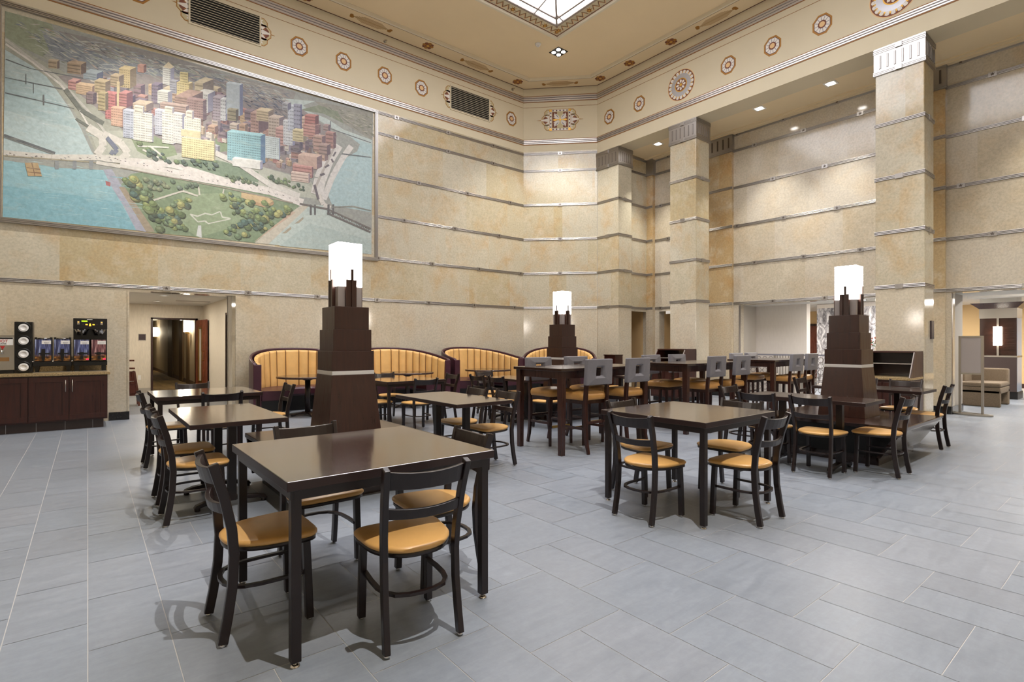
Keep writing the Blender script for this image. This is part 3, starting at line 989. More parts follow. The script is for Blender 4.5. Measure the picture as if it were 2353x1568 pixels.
118,100,74,-51,598,-41,599,-41,597,-51,596
196,126,118,-26,580,-16,582,-16,567,-26,566
121,78,92,-16,582,-9,588,-9,573,-16,567
227,149,140,-26,580,-19,587,-9,588,-16,582
141,90,84,-26,579,-16,580,-16,578,-26,577
141,90,84,-26,574,-16,575,-16,573,-26,572
141,90,84,-26,569,-16,570,-16,568,-26,567
206,164,116,-16,578,6,580,6,564,-16,562
127,101,90,6,580,12,586,12,569,6,564
238,191,137,-16,578,-10,583,12,586,6,580
148,118,83,-16,577,5,579,5,578,-16,576
148,118,83,-16,573,5,576,5,575,-16,572
148,118,83,-16,570,5,572,5,571,-16,569
148,118,83,-16,567,5,569,5,568,-16,566
148,118,83,-16,564,5,566,5,565,-16,563
186,160,110,9,591,24,593,24,572,9,570
115,99,85,24,593,31,599,31,578,24,572
216,187,131,9,591,16,598,31,599,24,593
133,115,79,10,590,24,591,24,589,10,588
133,115,79,10,584,24,586,24,584,10,583
133,115,79,10,579,24,581,24,579,10,577
133,115,79,10,574,24,575,24,574,10,572
176,150,110,31,607,43,609,43,590,31,589
109,93,85,43,609,50,615,50,597,43,590
205,176,131,31,607,38,614,50,615,43,609
126,108,79,31,606,42,607,42,605,31,604
126,108,79,31,601,42,602,42,601,31,600
126,108,79,31,596,42,598,42,596,31,595
126,108,79,31,592,42,593,42,592,31,590
190,98,96,24,575,38,576,38,531,24,530
117,60,74,38,576,43,581,43,535,38,531
220,117,115,24,575,29,580,43,581,38,576
136,70,69,24,573,37,574,37,573,24,571
136,70,69,24,568,37,569,37,568,24,566
136,70,69,24,563,37,564,37,562,24,561
136,70,69,24,558,37,559,37,557,24,556
136,70,69,24,553,37,554,37,552,24,551
136,70,69,24,548,37,549,37,547,24,546
136,70,69,24,543,37,544,37,542,24,541
136,70,69,24,538,37,539,37,537,24,536
136,70,69,24,533,37,534,37,532,24,531
190,98,96,26,575,27,575,27,530,26,530
190,98,96,30,575,31,576,31,530,30,530
190,98,96,34,576,34,576,34,531,34,530
206,180,120,40,599,44,599,44,556,40,555
127,111,93,44,599,45,600,45,557,44,556
238,209,142,40,599,42,600,45,600,44,599
180,104,100,43,580,54,582,54,557,43,556
111,64,78,54,582,63,589,63,564,54,557
209,124,120,43,580,52,588,63,589,54,582
129,74,72,43,579,54,580,54,578,43,577
129,74,72,43,574,54,575,54,573,43,572
129,74,72,43,569,54,570,54,568,43,567
129,74,72,43,564,54,565,54,563,43,562
129,74,72,43,559,54,560,54,558,43,558
120,96,100,-2,567,7,568,7,550,-2,549
74,59,78,7,568,12,572,12,554,7,550
142,115,120,-2,567,2,571,12,572,7,568
86,69,72,-2,566,6,566,6,565,-2,564
86,69,72,-2,561,6,562,6,560,-2,560
86,69,72,-2,557,6,557,6,556,-2,555
86,69,72,-2,552,6,553,6,551,-2,551
170,150,96,14,572,24,573,24,543,14,542
105,93,74,24,573,28,577,28,547,24,543
198,176,115,14,572,19,576,28,577,24,573
122,108,69,14,570,23,571,23,569,14,568
122,108,69,14,564,23,565,23,562,14,562
122,108,69,14,558,23,559,23,556,14,556
122,108,69,14,552,23,552,23,550,14,550
122,108,69,14,546,23,546,23,544,14,544
214,216,206,108,648,120,650,120,617,108,616
132,133,160,120,650,126,655,126,622,120,617
247,249,238,108,648,114,653,126,655,120,650
154,155,148,109,646,120,648,120,646,109,645
154,155,148,109,642,120,644,120,642,109,641
154,155,148,109,638,120,640,120,638,109,637
154,155,148,109,634,120,636,120,634,109,633
154,155,148,109,630,120,632,120,630,109,629
154,155,148,109,626,120,628,120,626,109,625
154,155,148,109,622,120,624,120,622,109,621
154,155,148,109,618,120,620,120,618,109,617
214,216,206,112,648,112,648,112,616,112,616
214,216,206,116,649,117,649,117,617,116,617
150,152,168,119,626,129,627,129,604,119,603
93,94,131,129,627,134,631,134,608,129,604
176,178,196,119,626,124,630,134,631,129,627
108,109,120,119,624,128,625,128,624,119,622
108,109,120,119,619,128,620,128,619,119,618
108,109,120,119,615,128,616,128,614,119,613
108,109,120,119,610,128,612,128,610,119,609
108,109,120,119,606,128,607,128,605,119,604
212,186,104,130,626,150,629,150,603,130,600
131,115,81,150,629,156,634,156,607,150,603
245,216,124,130,626,136,631,156,634,150,629
152,133,74,131,625,150,628,150,626,131,624
152,133,74,131,621,150,623,150,622,131,619
152,133,74,131,616,150,619,150,617,131,615
152,133,74,131,612,150,614,150,613,131,610
152,133,74,131,607,150,610,150,608,131,606
152,133,74,131,603,150,605,150,604,131,601
212,186,104,134,627,135,627,135,601,134,600
212,186,104,138,628,139,628,139,601,138,601
212,186,104,142,628,143,628,143,602,142,601
212,186,104,146,629,147,629,147,602,146,602
214,192,110,135,647,148,649,148,629,135,627
132,119,85,148,649,149,650,149,630,148,629
247,223,131,135,647,137,648,149,650,148,649
154,138,79,136,645,147,647,147,645,136,643
154,138,79,136,640,147,642,147,640,136,639
154,138,79,136,635,147,637,147,635,136,634
154,138,79,136,630,147,632,147,630,136,629
110,96,118,91,610,101,612,101,577,91,576
68,59,92,101,612,108,618,108,582,101,577
131,115,140,91,610,97,616,108,618,101,612
79,69,84,91,608,101,610,101,608,91,606
79,69,84,91,603,101,604,101,602,91,601
79,69,84,91,597,101,598,101,596,91,595
79,69,84,91,591,101,592,101,590,91,589
79,69,84,91,585,101,586,101,584,91,583
79,69,84,91,580,101,580,101,578,91,578
110,96,118,94,611,95,611,95,576,94,576
110,96,118,97,611,98,612,98,577,97,576
196,196,182,100,601,116,603,116,580,100,578
121,121,141,116,603,123,608,123,586,116,580
227,227,211,100,601,107,606,123,608,116,603
141,141,131,101,599,116,601,116,600,101,598
141,141,131,101,596,116,597,116,596,101,594
141,141,131,101,592,116,594,116,592,101,591
141,141,131,101,588,116,590,116,589,101,587
141,141,131,101,585,116,586,116,585,101,583
141,141,131,101,581,116,582,116,581,101,580
196,196,182,104,601,104,601,104,579,104,579
196,196,182,108,602,108,602,108,580,108,579
196,196,182,112,602,112,602,112,580,112,580
176,150,120,63,568,83,570,83,558,63,555
109,93,93,83,570,94,579,94,566,83,558
205,176,142,63,568,73,577,94,579,83,570
126,108,86,63,566,83,568,83,567,63,565
126,108,86,63,562,83,564,83,563,63,561
126,108,86,63,558,83,560,83,559,63,557
190,170,128,159,635,173,637,173,597,159,595
117,105,99,173,637,191,651,191,611,173,597
220,198,151,159,635,176,650,191,651,173,637
136,122,92,160,631,173,633,173,630,160,628
136,122,92,160,621,173,623,173,620,160,618
136,122,92,160,611,173,613,173,610,160,608
136,122,92,160,602,173,603,173,600,160,598
188,188,180,162,616,181,618,181,582,162,580
116,116,140,181,618,194,629,194,592,181,582
218,218,209,162,616,175,627,194,629,181,618
135,135,129,162,614,180,616,180,614,162,612
135,135,129,162,609,180,611,180,609,162,607
135,135,129,162,604,180,606,180,604,162,602
135,135,129,162,598,180,600,180,599,162,597
135,135,129,162,593,180,595,180,594,162,592
135,135,129,162,588,180,590,180,588,162,586
135,135,129,162,583,180,585,180,583,162,581
188,188,180,165,616,166,616,166,580,165,580
188,188,180,169,617,170,617,170,581,169,580
188,188,180,173,617,174,618,174,581,173,581
188,188,180,176,618,177,618,177,581,176,581
150,136,146,190,616,203,617,203,572,190,570
93,84,113,203,617,212,625,212,579,203,572
176,160,171,190,616,199,624,212,625,203,617
108,97,105,190,614,202,615,202,613,190,612
108,97,105,190,608,202,609,202,607,190,606
108,97,105,190,602,202,604,202,602,190,600
108,97,105,190,597,202,598,202,596,190,595
108,97,105,190,591,202,592,202,590,190,589
108,97,105,190,585,202,587,202,585,190,583
108,97,105,190,580,202,581,202,579,190,578
108,97,105,190,574,202,575,202,573,190,572
150,136,146,193,616,194,616,194,571,193,571
150,136,146,198,617,199,617,199,572,198,571
188,192,192,203,616,212,617,212,575,203,574
116,119,149,212,617,218,622,218,579,212,575
218,223,223,203,616,208,621,218,622,212,617
135,138,138,203,614,212,615,212,612,203,611
135,138,138,203,607,212,608,212,605,203,604
135,138,138,203,600,212,600,212,598,203,597
135,138,138,203,592,212,593,212,591,203,590
135,138,138,203,586,212,586,212,584,203,583
135,138,138,203,578,212,579,212,577,203,576
188,192,192,206,616,207,617,207,574,206,574
188,192,192,209,617,210,617,210,575,209,574
150,116,100,127,599,150,602,150,582,127,580
93,71,78,150,602,173,621,173,601,150,582
176,137,120,127,599,149,618,173,621,150,602
108,83,72,127,597,150,600,150,598,127,596
108,83,72,127,592,150,595,150,593,127,591
108,83,72,127,588,150,590,150,588,127,586
108,83,72,127,583,150,585,150,584,127,581
146,112,106,146,600,173,603,173,565,146,562
90,69,82,173,603,179,608,179,570,173,565
171,133,126,146,600,152,605,179,608,173,603
105,80,76,147,598,173,601,173,600,147,597
105,80,76,147,594,173,596,173,595,147,592
105,80,76,147,589,173,592,173,590,147,587
105,80,76,147,584,173,587,173,585,147,582
105,80,76,147,579,173,582,173,580,147,578
105,80,76,147,575,173,577,173,576,147,573
105,80,76,147,570,173,573,173,571,147,568
105,80,76,147,565,173,568,173,566,147,564
146,112,106,150,600,151,600,151,563,150,562
146,112,106,153,601,154,601,154,563,153,563
146,112,106,157,601,158,601,158,564,157,563
146,112,106,161,602,162,602,162,564,161,564
146,112,106,165,602,166,602,166,564,165,564
146,112,106,169,603,170,603,170,565,169,564
160,130,116,104,580,145,584,145,571,104,567
99,80,90,145,584,150,589,150,576,145,571
187,153,137,104,580,109,584,150,589,145,584
115,93,83,105,578,144,583,144,581,105,577
115,93,83,105,574,144,578,144,577,105,572
115,93,83,105,570,144,574,144,572,105,568
164,180,188,213,650,237,653,237,591,213,589
101,111,146,237,653,243,658,243,596,237,591
191,209,218,213,650,219,655,243,658,237,653
140,130,96,215,599,230,601,230,579,215,577
86,80,74,230,601,235,605,235,582,230,579
164,153,115,215,599,219,603,235,605,230,601
100,93,69,216,597,230,598,230,596,216,594
100,93,69,216,589,230,591,230,588,216,587
100,93,69,216,582,230,583,230,581,216,579
206,150,116,32,552,48,553,48,521,32,520
127,93,90,48,553,54,558,54,526,48,521
238,176,137,32,552,38,556,54,558,48,553
148,108,83,32,550,48,551,48,550,32,548
148,108,83,32,545,48,547,48,545,32,544
148,108,83,32,541,48,542,48,540,32,539
148,108,83,32,536,48,538,48,536,32,535
148,108,83,32,532,48,533,48,531,32,530
148,108,83,32,527,48,528,48,527,32,526
148,108,83,32,523,48,524,48,522,32,521
206,150,116,35,552,36,552,36,520,35,520
206,150,116,38,552,39,552,39,520,38,520
206,150,116,41,552,42,553,42,521,41,520
206,150,116,44,553,45,553,45,521,44,521
168,176,196,49,552,70,554,70,504,49,503
104,109,152,70,554,75,558,75,508,70,504
196,205,227,49,552,54,556,75,558,70,554
120,126,141,50,550,70,552,70,550,50,549
120,126,141,50,546,70,548,70,546,50,544
120,126,141,50,541,70,543,70,541,50,540
120,126,141,50,537,70,538,70,537,50,535
120,126,141,50,532,70,534,70,532,50,531
120,126,141,50,528,70,529,70,528,50,526
120,126,141,50,523,70,525,70,523,50,522
120,126,141,50,519,70,520,70,519,50,517
120,126,141,50,514,70,516,70,514,50,513
120,126,141,50,510,70,511,70,510,50,508
120,126,141,50,506,70,507,70,505,50,504
168,176,196,52,552,53,552,53,503,52,503
168,176,196,56,552,56,552,56,503,56,503
168,176,196,59,553,60,553,60,504,59,503
168,176,196,63,553,64,553,64,504,63,504
168,176,196,66,553,67,554,67,504,66,504
214,212,196,64,553,92,556,92,504,64,502
132,131,152,92,556,94,557,94,505,92,504
247,245,227,64,553,65,554,94,557,92,556
154,152,141,64,551,92,554,92,552,64,550
154,152,141,64,547,92,550,92,548,64,546
154,152,141,64,543,92,545,92,544,64,541
154,152,141,64,538,92,541,92,539,64,537
154,152,141,64,534,92,536,92,535,64,533
154,152,141,64,530,92,532,92,531,64,528
154,152,141,64,526,92,528,92,526,64,524
154,152,141,64,521,92,524,92,522,64,520
154,152,141,64,517,92,519,92,518,64,516
154,152,141,64,513,92,515,92,513,64,511
154,152,141,64,509,92,511,92,509,64,507
154,152,141,64,504,92,506,92,505,64,503
214,212,196,67,553,68,553,68,502,67,502
214,212,196,70,553,71,554,71,502,70,502
214,212,196,74,554,75,554,75,503,74,502
214,212,196,78,554,78,554,78,503,78,503
214,212,196,81,554,82,555,82,503,81,503
214,212,196,85,555,86,555,86,503,85,503
214,212,196,88,555,89,555,89,503,88,503
216,206,180,65,564,78,565,78,553,65,552
133,127,140,78,565,80,567,80,555,78,553
249,238,209,65,564,68,566,80,567,78,565
155,148,129,66,562,77,563,77,561,66,560
155,148,129,66,556,77,556,77,554,66,553
176,180,196,96,565,115,567,115,522,96,520
109,111,152,115,567,120,571,120,526,115,522
205,209,227,96,565,101,569,120,571,115,567
126,129,141,97,563,114,565,114,563,97,562
126,129,141,97,559,114,560,114,559,97,557
126,129,141,97,554,114,556,114,554,97,553
126,129,141,97,550,114,551,114,550,97,548
126,129,141,97,545,114,547,114,545,97,544
126,129,141,97,541,114,542,114,541,97,540
126,129,141,97,537,114,538,114,536,97,535
126,129,141,97,532,114,534,114,532,97,531
126,129,141,97,528,114,529,114,528,97,526
126,129,141,97,523,114,525,114,523,97,522
176,180,196,99,565,100,565,100,521,99,521
176,180,196,103,565,104,566,104,521,103,521
176,180,196,107,566,108,566,108,521,107,521
176,180,196,110,566,112,566,112,522,110,522
214,212,196,107,564,125,566,125,508,107,507
132,131,152,125,566,128,569,128,511,125,508
247,245,227,107,564,110,567,128,569,125,566
154,152,141,107,563,125,564,125,563,107,561
154,152,141,107,558,125,560,125,558,107,556
154,152,141,107,553,125,555,125,553,107,552
154,152,141,107,548,125,550,125,548,107,547
154,152,141,107,544,125,545,125,544,107,542
154,152,141,107,539,125,540,125,539,107,537
154,152,141,107,534,125,535,125,534,107,532
154,152,141,107,529,125,531,125,529,107,528
154,152,141,107,525,125,526,125,524,107,523
154,152,141,107,520,125,521,125,519,107,518
154,152,141,107,515,125,516,125,514,107,513
154,152,141,107,510,125,511,125,510,107,509
214,212,196,110,565,111,565,111,508,110,507
214,212,196,114,565,114,565,114,508,114,508
214,212,196,117,566,118,566,118,508,117,508
214,212,196,121,566,122,566,122,508,121,508
216,206,180,111,574,123,576,123,565,111,564
133,127,140,123,576,126,578,126,567,123,565
249,238,209,111,574,113,577,126,578,123,576
155,148,129,111,573,122,574,122,572,111,571
155,148,129,111,567,122,568,122,567,111,566
200,200,192,124,566,139,568,139,512,124,511
124,124,149,139,568,144,571,144,516,139,512
232,232,223,124,566,128,570,144,571,139,568
144,144,138,125,564,139,566,139,564,125,563
144,144,138,125,559,139,561,139,559,125,558
144,144,138,125,554,139,556,139,554,125,553
144,144,138,125,549,139,550,139,549,125,548
144,144,138,125,544,139,546,139,544,125,543
144,144,138,125,539,139,540,139,539,125,538
144,144,138,125,534,139,536,139,534,125,533
144,144,138,125,529,139,530,139,529,125,528
144,144,138,125,524,139,525,139,524,125,523
144,144,138,125,520,139,520,139,519,125,518
144,144,138,125,514,139,515,139,514,125,513
200,200,192,127,566,128,566,128,512,127,512
200,200,192,131,567,132,567,132,512,131,512
200,200,192,135,567,136,567,136,512,135,512
216,214,190,142,564,169,567,169,518,142,516
133,132,148,169,567,170,568,170,519,169,518
249,247,220,142,564,144,566,170,568,169,567
155,154,136,143,563,168,565,168,564,143,561
155,154,136,143,558,168,561,168,559,143,557
155,154,136,143,554,168,556,168,555,143,552
155,154,136,143,550,168,552,168,550,143,548
155,154,136,143,545,168,547,168,546,143,544
155,154,136,143,541,168,543,168,541,143,539
155,154,136,143,536,168,538,168,537,143,535
155,154,136,143,532,168,534,168,532,143,530
155,154,136,143,527,168,529,168,528,143,526
155,154,136,143,523,168,525,168,523,143,521
155,154,136,143,518,168,520,168,519,143,517
216,214,190,145,565,146,565,146,516,145,516
216,214,190,149,565,150,565,150,516,149,516
216,214,190,153,565,154,566,154,516,153,516
216,214,190,157,566,158,566,158,517,157,517
216,214,190,161,566,162,566,162,517,161,517
216,214,190,165,567,166,567,166,517,165,517
220,206,180,145,576,155,578,155,563,145,562
136,127,140,155,578,158,580,158,565,155,563
254,238,209,145,576,148,579,158,580,155,578
158,148,129,146,574,154,575,154,572,146,571
158,148,129,146,567,154,567,154,565,146,564
206,190,130,137,539,169,542,169,530,137,527
127,117,101,169,542,170,543,170,531,169,530
238,220,153,137,539,138,540,170,543,169,542
222,206,130,138,524,192,529,192,491,138,488
137,127,101,192,529,194,530,194,493,192,491
255,238,153,138,524,140,526,194,530,192,529
159,148,93,138,523,192,527,192,526,138,522
159,148,93,138,519,192,523,192,521,138,518
159,148,93,138,515,192,519,192,517,138,514
159,148,93,138,511,192,514,192,513,138,509
159,148,93,138,507,192,510,192,509,138,505
159,148,93,138,503,192,506,192,505,138,501
159,148,93,138,499,192,502,192,500,138,497
159,148,93,138,495,192,498,192,496,138,493
159,148,93,138,491,192,493,192,492,138,489
222,206,130,141,524,142,525,142,488,141,488
222,206,130,145,525,146,525,146,488,145,488
222,206,130,149,525,150,525,150,489,149,488
222,206,130,153,525,154,526,154,489,153,489
222,206,130,156,526,158,526,158,489,156,489
222,206,130,160,526,161,526,161,489,160,489
222,206,130,164,526,165,527,165,490,164,489
222,206,130,168,527,169,527,169,490,168,490
222,206,130,172,527,173,527,173,490,172,490
222,206,130,176,527,177,528,177,490,176,490
222,206,130,180,528,181,528,181,490,180,490
222,206,130,184,528,185,528,185,491,184,490
222,206,130,188,528,189,528,189,491,188,491
168,126,112,257,604,272,606,272,565,257,564
104,78,87,272,606,291,621,291,580,272,565
196,149,133,257,604,276,620,291,621,272,606
120,90,80,258,602,271,603,271,601,258,599
120,90,80,258,595,271,596,271,594,258,593
120,90,80,258,588,271,590,271,587,258,586
120,90,80,258,582,271,583,271,580,258,579
120,90,80,258,575,271,576,271,574,258,573
120,90,80,258,568,271,569,271,567,258,566
168,126,112,261,604,262,605,262,564,261,564
168,126,112,266,605,267,605,267,565,266,565
192,166,120,268,612,291,615,291,594,268,591
119,102,93,291,615,301,623,301,601,291,594
223,193,142,268,612,278,620,301,623,291,615
138,119,86,269,610,291,613,291,611,269,609
138,119,86,269,605,291,608,291,606,269,603
138,119,86,269,600,291,602,291,600,269,598
138,119,86,269,595,291,597,291,595,269,593
184,160,140,291,604,312,607,312,567,291,565
114,99,109,312,607,322,614,322,575,312,567
214,187,164,291,604,301,612,322,614,312,607
132,115,100,292,602,311,604,311,602,292,600
132,115,100,292,596,311,598,311,595,292,593
132,115,100,292,589,311,591,311,589,292,587
132,115,100,292,583,311,584,311,582,292,580
132,115,100,292,576,311,578,311,576,292,574
132,115,100,292,570,311,571,311,569,292,567
184,160,140,296,605,297,605,297,566,296,566
184,160,140,301,606,302,606,302,566,301,566
184,160,140,306,606,307,606,307,567,306,567
190,136,124,305,585,325,587,325,552,305,551
117,84,96,325,587,336,594,336,560,325,552
220,160,146,305,585,315,593,336,594,325,587
136,97,89,306,582,325,584,325,582,306,580
136,97,89,306,576,325,577,325,575,306,573
136,97,89,306,569,325,570,325,568,306,566
136,97,89,306,562,325,564,325,561,306,560
136,97,89,306,555,325,557,325,554,306,553
196,200,204,320,605,339,607,339,556,320,554
121,124,159,339,607,344,610,344,559,339,556
227,232,236,320,605,324,608,344,610,339,607
141,144,146,321,603,339,605,339,602,321,601
141,144,146,321,596,339,598,339,596,321,594
141,144,146,321,590,339,592,339,590,321,588
141,144,146,321,584,339,585,339,583,321,582
141,144,146,321,577,339,579,339,577,321,575
141,144,146,321,571,339,573,339,570,321,569
141,144,146,321,565,339,566,339,564,321,563
141,144,146,321,558,339,560,339,558,321,556
196,200,204,324,605,326,606,326,555,324,555
196,200,204,329,606,330,606,330,555,329,555
196,200,204,334,606,335,607,335,556,334,555
176,184,198,329,639,341,641,341,587,329,585
109,114,154,341,641,345,644,345,589,341,587
205,214,229,329,639,332,642,345,644,341,641
126,132,142,330,636,341,638,341,635,330,634
126,132,142,330,629,341,630,341,627,330,626
126,132,142,330,621,341,622,341,620,330,618
126,132,142,330,613,341,615,341,612,330,611
126,132,142,330,606,341,607,341,604,330,603
126,132,142,330,598,341,599,341,596,330,595
126,132,142,330,590,341,591,341,589,330,588
176,184,198,332,640,334,640,334,586,332,586
176,184,198,337,640,338,640,338,586,337,586
136,138,160,341,645,355,647,355,583,341,581
84,85,124,355,647,358,649,358,584,355,583
160,162,187,341,645,344,647,358,649,355,647
97,99,115,342,642,355,643,355,640,342,639
97,99,115,342,633,355,634,355,631,342,630
97,99,115,342,624,355,625,355,622,342,620
97,99,115,342,614,355,616,355,613,342,611
97,99,115,342,605,355,606,355,603,342,602
97,99,115,342,596,355,597,355,594,342,593
97,99,115,342,587,355,588,355,585,342,584
136,138,160,345,645,347,646,347,582,345,582
136,138,160,350,646,351,646,351,582,350,582
196,178,120,339,590,361,592,361,568,339,566
121,110,93,361,592,368,597,368,573,361,568
227,207,142,339,590,346,595,368,597,361,592
141,128,86,340,588,360,590,360,588,340,586
141,128,86,340,582,360,584,360,582,340,580
141,128,86,340,576,360,578,360,576,340,574
141,128,86,340,570,360,572,360,570,340,568
190,124,110,361,608,386,611,386,585,361,582
117,76,85,386,611,394,616,394,590,386,585
220,146,131,361,608,368,614,394,616,386,611
136,89,79,361,606,386,608,386,606,361,604
136,89,79,361,600,386,602,386,600,361,597
136,89,79,361,593,386,595,386,593,361,591
136,89,79,361,586,386,589,386,587,361,584
170,92,84,364,628,386,630,386,612,364,609
105,57,65,386,630,394,636,394,617,386,612
198,111,102,364,628,372,633,394,636,386,630
122,66,60,365,626,386,628,386,626,365,624
122,66,60,365,619,386,622,386,620,365,617
122,66,60,365,613,386,615,386,613,365,611
150,150,156,318,641,329,642,329,628,318,626
93,93,121,329,642,336,647,336,633,329,628
176,176,182,318,641,325,646,336,647,329,642
108,108,112,319,638,328,639,328,637,319,636
108,108,112,319,631,328,632,328,629,319,628
170,128,112,382,588,401,590,401,556,382,554
105,79,87,401,590,409,595,409,561,401,556
198,151,133,382,588,390,593,409,595,401,590
122,92,80,383,585,400,586,400,583,383,582
122,92,80,383,576,400,578,400,575,383,573
122,92,80,383,568,400,569,400,566,383,565
122,92,80,383,559,400,561,400,558,383,556
160,110,100,409,602,426,604,426,569,409,568
99,68,78,426,604,432,608,432,573,426,569
187,131,120,409,602,414,606,432,608,426,604
115,79,72,410,599,425,600,425,597,410,596
115,79,72,410,590,425,592,425,589,410,587
115,79,72,410,582,425,583,425,580,410,579
115,79,72,410,573,425,574,425,571,410,570
150,120,110,394,572,412,573,412,551,394,549
93,74,85,412,573,420,579,420,556,412,551
176,142,131,394,572,401,577,420,579,412,573
108,86,79,394,569,412,570,412,568,394,566
108,86,79,394,561,412,563,412,560,394,559
108,86,79,394,554,412,555,412,552,394,551
190,150,130,350,539,390,542,390,516,350,514
117,93,101,390,542,401,550,401,524,390,516
220,176,153,350,539,361,547,401,550,390,542
188,122,112,339,515,379,518,379,495,339,493
116,75,87,379,518,382,520,382,497,379,495
218,144,133,339,515,343,518,382,520,379,518
135,87,80,340,512,378,514,378,512,340,510
135,87,80,340,505,378,507,378,504,340,503
135,87,80,340,498,378,500,378,497,340,495
214,180,160,336,500,372,502,372,483,336,481
132,111,124,372,502,375,504,375,485,372,483
247,209,187,336,500,339,502,375,504,372,502
154,129,115,336,497,371,499,371,497,336,495
154,129,115,336,491,371,493,371,491,336,489
154,129,115,336,485,371,487,371,485,336,483
186,204,204,276,562,312,565,312,520,276,518
115,126,159,312,565,314,566,314,521,312,520
216,236,236,276,562,278,563,314,566,312,565
133,146,146,277,560,311,563,311,562,277,559
133,146,146,277,556,311,559,311,558,277,555
133,146,146,277,552,311,555,311,554,277,551
133,146,146,277,548,311,551,311,550,277,547
133,146,146,277,544,311,547,311,546,277,543
133,146,146,277,540,311,543,311,541,277,539
133,146,146,277,536,311,539,311,537,277,535
133,146,146,277,532,311,535,311,533,277,531
133,146,146,277,528,311,531,311,529,277,527
133,146,146,277,524,311,526,311,525,277,523
133,146,146,277,520,311,522,311,521,277,519
186,204,204,280,562,281,562,281,518,280,518
186,204,204,285,562,286,563,286,518,285,518
186,204,204,289,563,290,563,290,519,289,518
186,204,204,293,563,294,563,294,519,293,519
186,204,204,298,564,299,564,299,519,298,519
186,204,204,302,564,303,564,303,520,302,519
186,204,204,306,564,308,565,308,520,306,520
120,182,192,215,555,276,561,276,503,215,499
74,112,149,276,561,285,567,285,508,276,503
142,211,223,215,555,223,561,285,567,276,561
86,131,138,216,553,276,559,276,557,216,552
86,131,138,216,549,276,554,276,552,216,547
86,131,138,216,544,276,549,276,548,216,542
86,131,138,216,539,276,544,276,543,216,538
86,131,138,216,535,276,539,276,538,216,533
86,131,138,216,530,276,535,276,533,216,528
86,131,138,216,525,276,530,276,528,216,524
86,131,138,216,521,276,525,276,523,216,519
86,131,138,216,516,276,520,276,518,216,514
86,131,138,216,511,276,515,276,514,216,510
86,131,138,216,507,276,510,276,509,216,505
86,131,138,216,502,276,506,276,504,216,500
120,182,192,218,555,219,556,219,499,218,499
120,182,192,222,556,224,556,224,500,222,499
120,182,192,226,556,228,556,228,500,226,500
120,182,192,230,556,232,557,232,500,230,500
120,182,192,234,557,236,557,236,500,234,500
120,182,192,238,557,240,557,240,500,238,500
120,182,192,243,558,244,558,244,501,243,500
120,182,192,247,558,248,558,248,501,247,501
120,182,192,251,558,252,559,252,501,251,501
120,182,192,255,559,256,559,256,501,255,501
120,182,192,259,559,260,559,260,502,259,501
120,182,192,263,560,264,560,264,502,263,502
120,182,192,268,560,269,560,269,502,268,502
120,182,192,272,560,273,561,273,503,272,502
214,214,204,224,504,275,508,275,492,224,489
132,132,159,275,508,280,511,280,495,275,492
247,247,236,224,504,229,508,280,511,275,508
222,200,150,108,647,117,660,126,653,120,648'''

# ================================================================== SETTING
YL, XR, XB = 11.673, 11.283, 12.9         # mural wall, colonnade face, aisle back wall
ZS, ZT, ZC = 6.75, 8.69, 8.75             # soffit, border, main ceiling
X0, Y0 = -2.8, -2.8                       # walls behind the camera
CA, CB = (9.8, YL), (XR, 10.19)           # ends of the diagonal corner wall
BANDS = [2.38, 3.365, 4.35, 5.335, 6.315, 6.80]

# ---- floor: 30 cm x 60 cm porcelain tiles, square + plank pattern
def make_floor():
    mb = MB(); mb.col = []
    GX, GY, gap = .303, .293, .0020
    def cell(x0, x1, y0, y1, ok):
        if not ok((x0 + x1) / 2, (y0 + y1) / 2): return
        t = .95 + RNG.random() * .10; w = RNG.random() * .03
        mb.add([(x0 + gap, y0 + gap, 0), (x1 - gap, y0 + gap, 0), (x1 - gap, y1 - gap, 0), (x0 + gap, y1 - gap, 0)], [(0, 1, 2, 3)])
        mb.col.append((t + w, t, t - w * .5))
    def ok(x, y):
        if Y0 - .5 < y < YL + .1: return X0 - .5 < x < 20.2
        return .2 < x < 3.0 and y < 17.9
    for i in range(-11, 68):
        x0 = i * GX
        if i < 1:
            for j in range(-6, 34):
                y0 = (j * 2 + (i % 2)) * GY * 1.02
                cell(x0, x0 + GX, y0, y0 + 2 * GY * 1.02, ok)
        elif i % 2 == 1:
            ph = (2.051 - (i - 7) / 2 * GY)
            for j in range(-10, 36):
                y0 = ph + j * 2 * GY
                if j % 2: cell(x0, x0 + 2 * GX, y0, y0 + 2 * GY, ok)
                else:
                    cell(x0, x0 + GX, y0, y0 + 2 * GY, ok); cell(x0 + GX, x0 + 2 * GX, y0, y0 + 2 * GY, ok)
    n = len(mb.f)
    for (a, b, c, d) in ((X0 - .6, 24, Y0 - .6, YL + .3), (.1, 3.1, YL + .3, 18)):
        mb.add([(a, c, -.0016), (b, c, -.0016), (b, d, -.0016), (a, d, -.0016)], [(0, 1, 2, 3)], 1); mb.col.append((1, 1, 1))
    return struct(mb.build('floor', ['tile', 'grout'], recalc=False))
make_floor()

# ---- moulding profile: three rounded ribs
def rib_profile(h, d=.016):
    pts = [(0, -h / 2)]
    for k in range(3):
        a = -h / 2 + h * k / 3; w = h / 3
        for (f, g) in ((.04, .35), (.16, .85), (.38, 1), (.62, 1), (.84, .85), (.96, .35)): pts.append((d * g, a + w * f))
    pts.append((0, h / 2)); return pts

def star(cx, cz, r, rot=0):
    return [(cx + (r if i % 2 == 0 else r * .42) * sin(rot + pi * i / 5), cz + (r if i % 2 == 0 else r * .42) * cos(rot + pi * i / 5)) for i in range(10)]

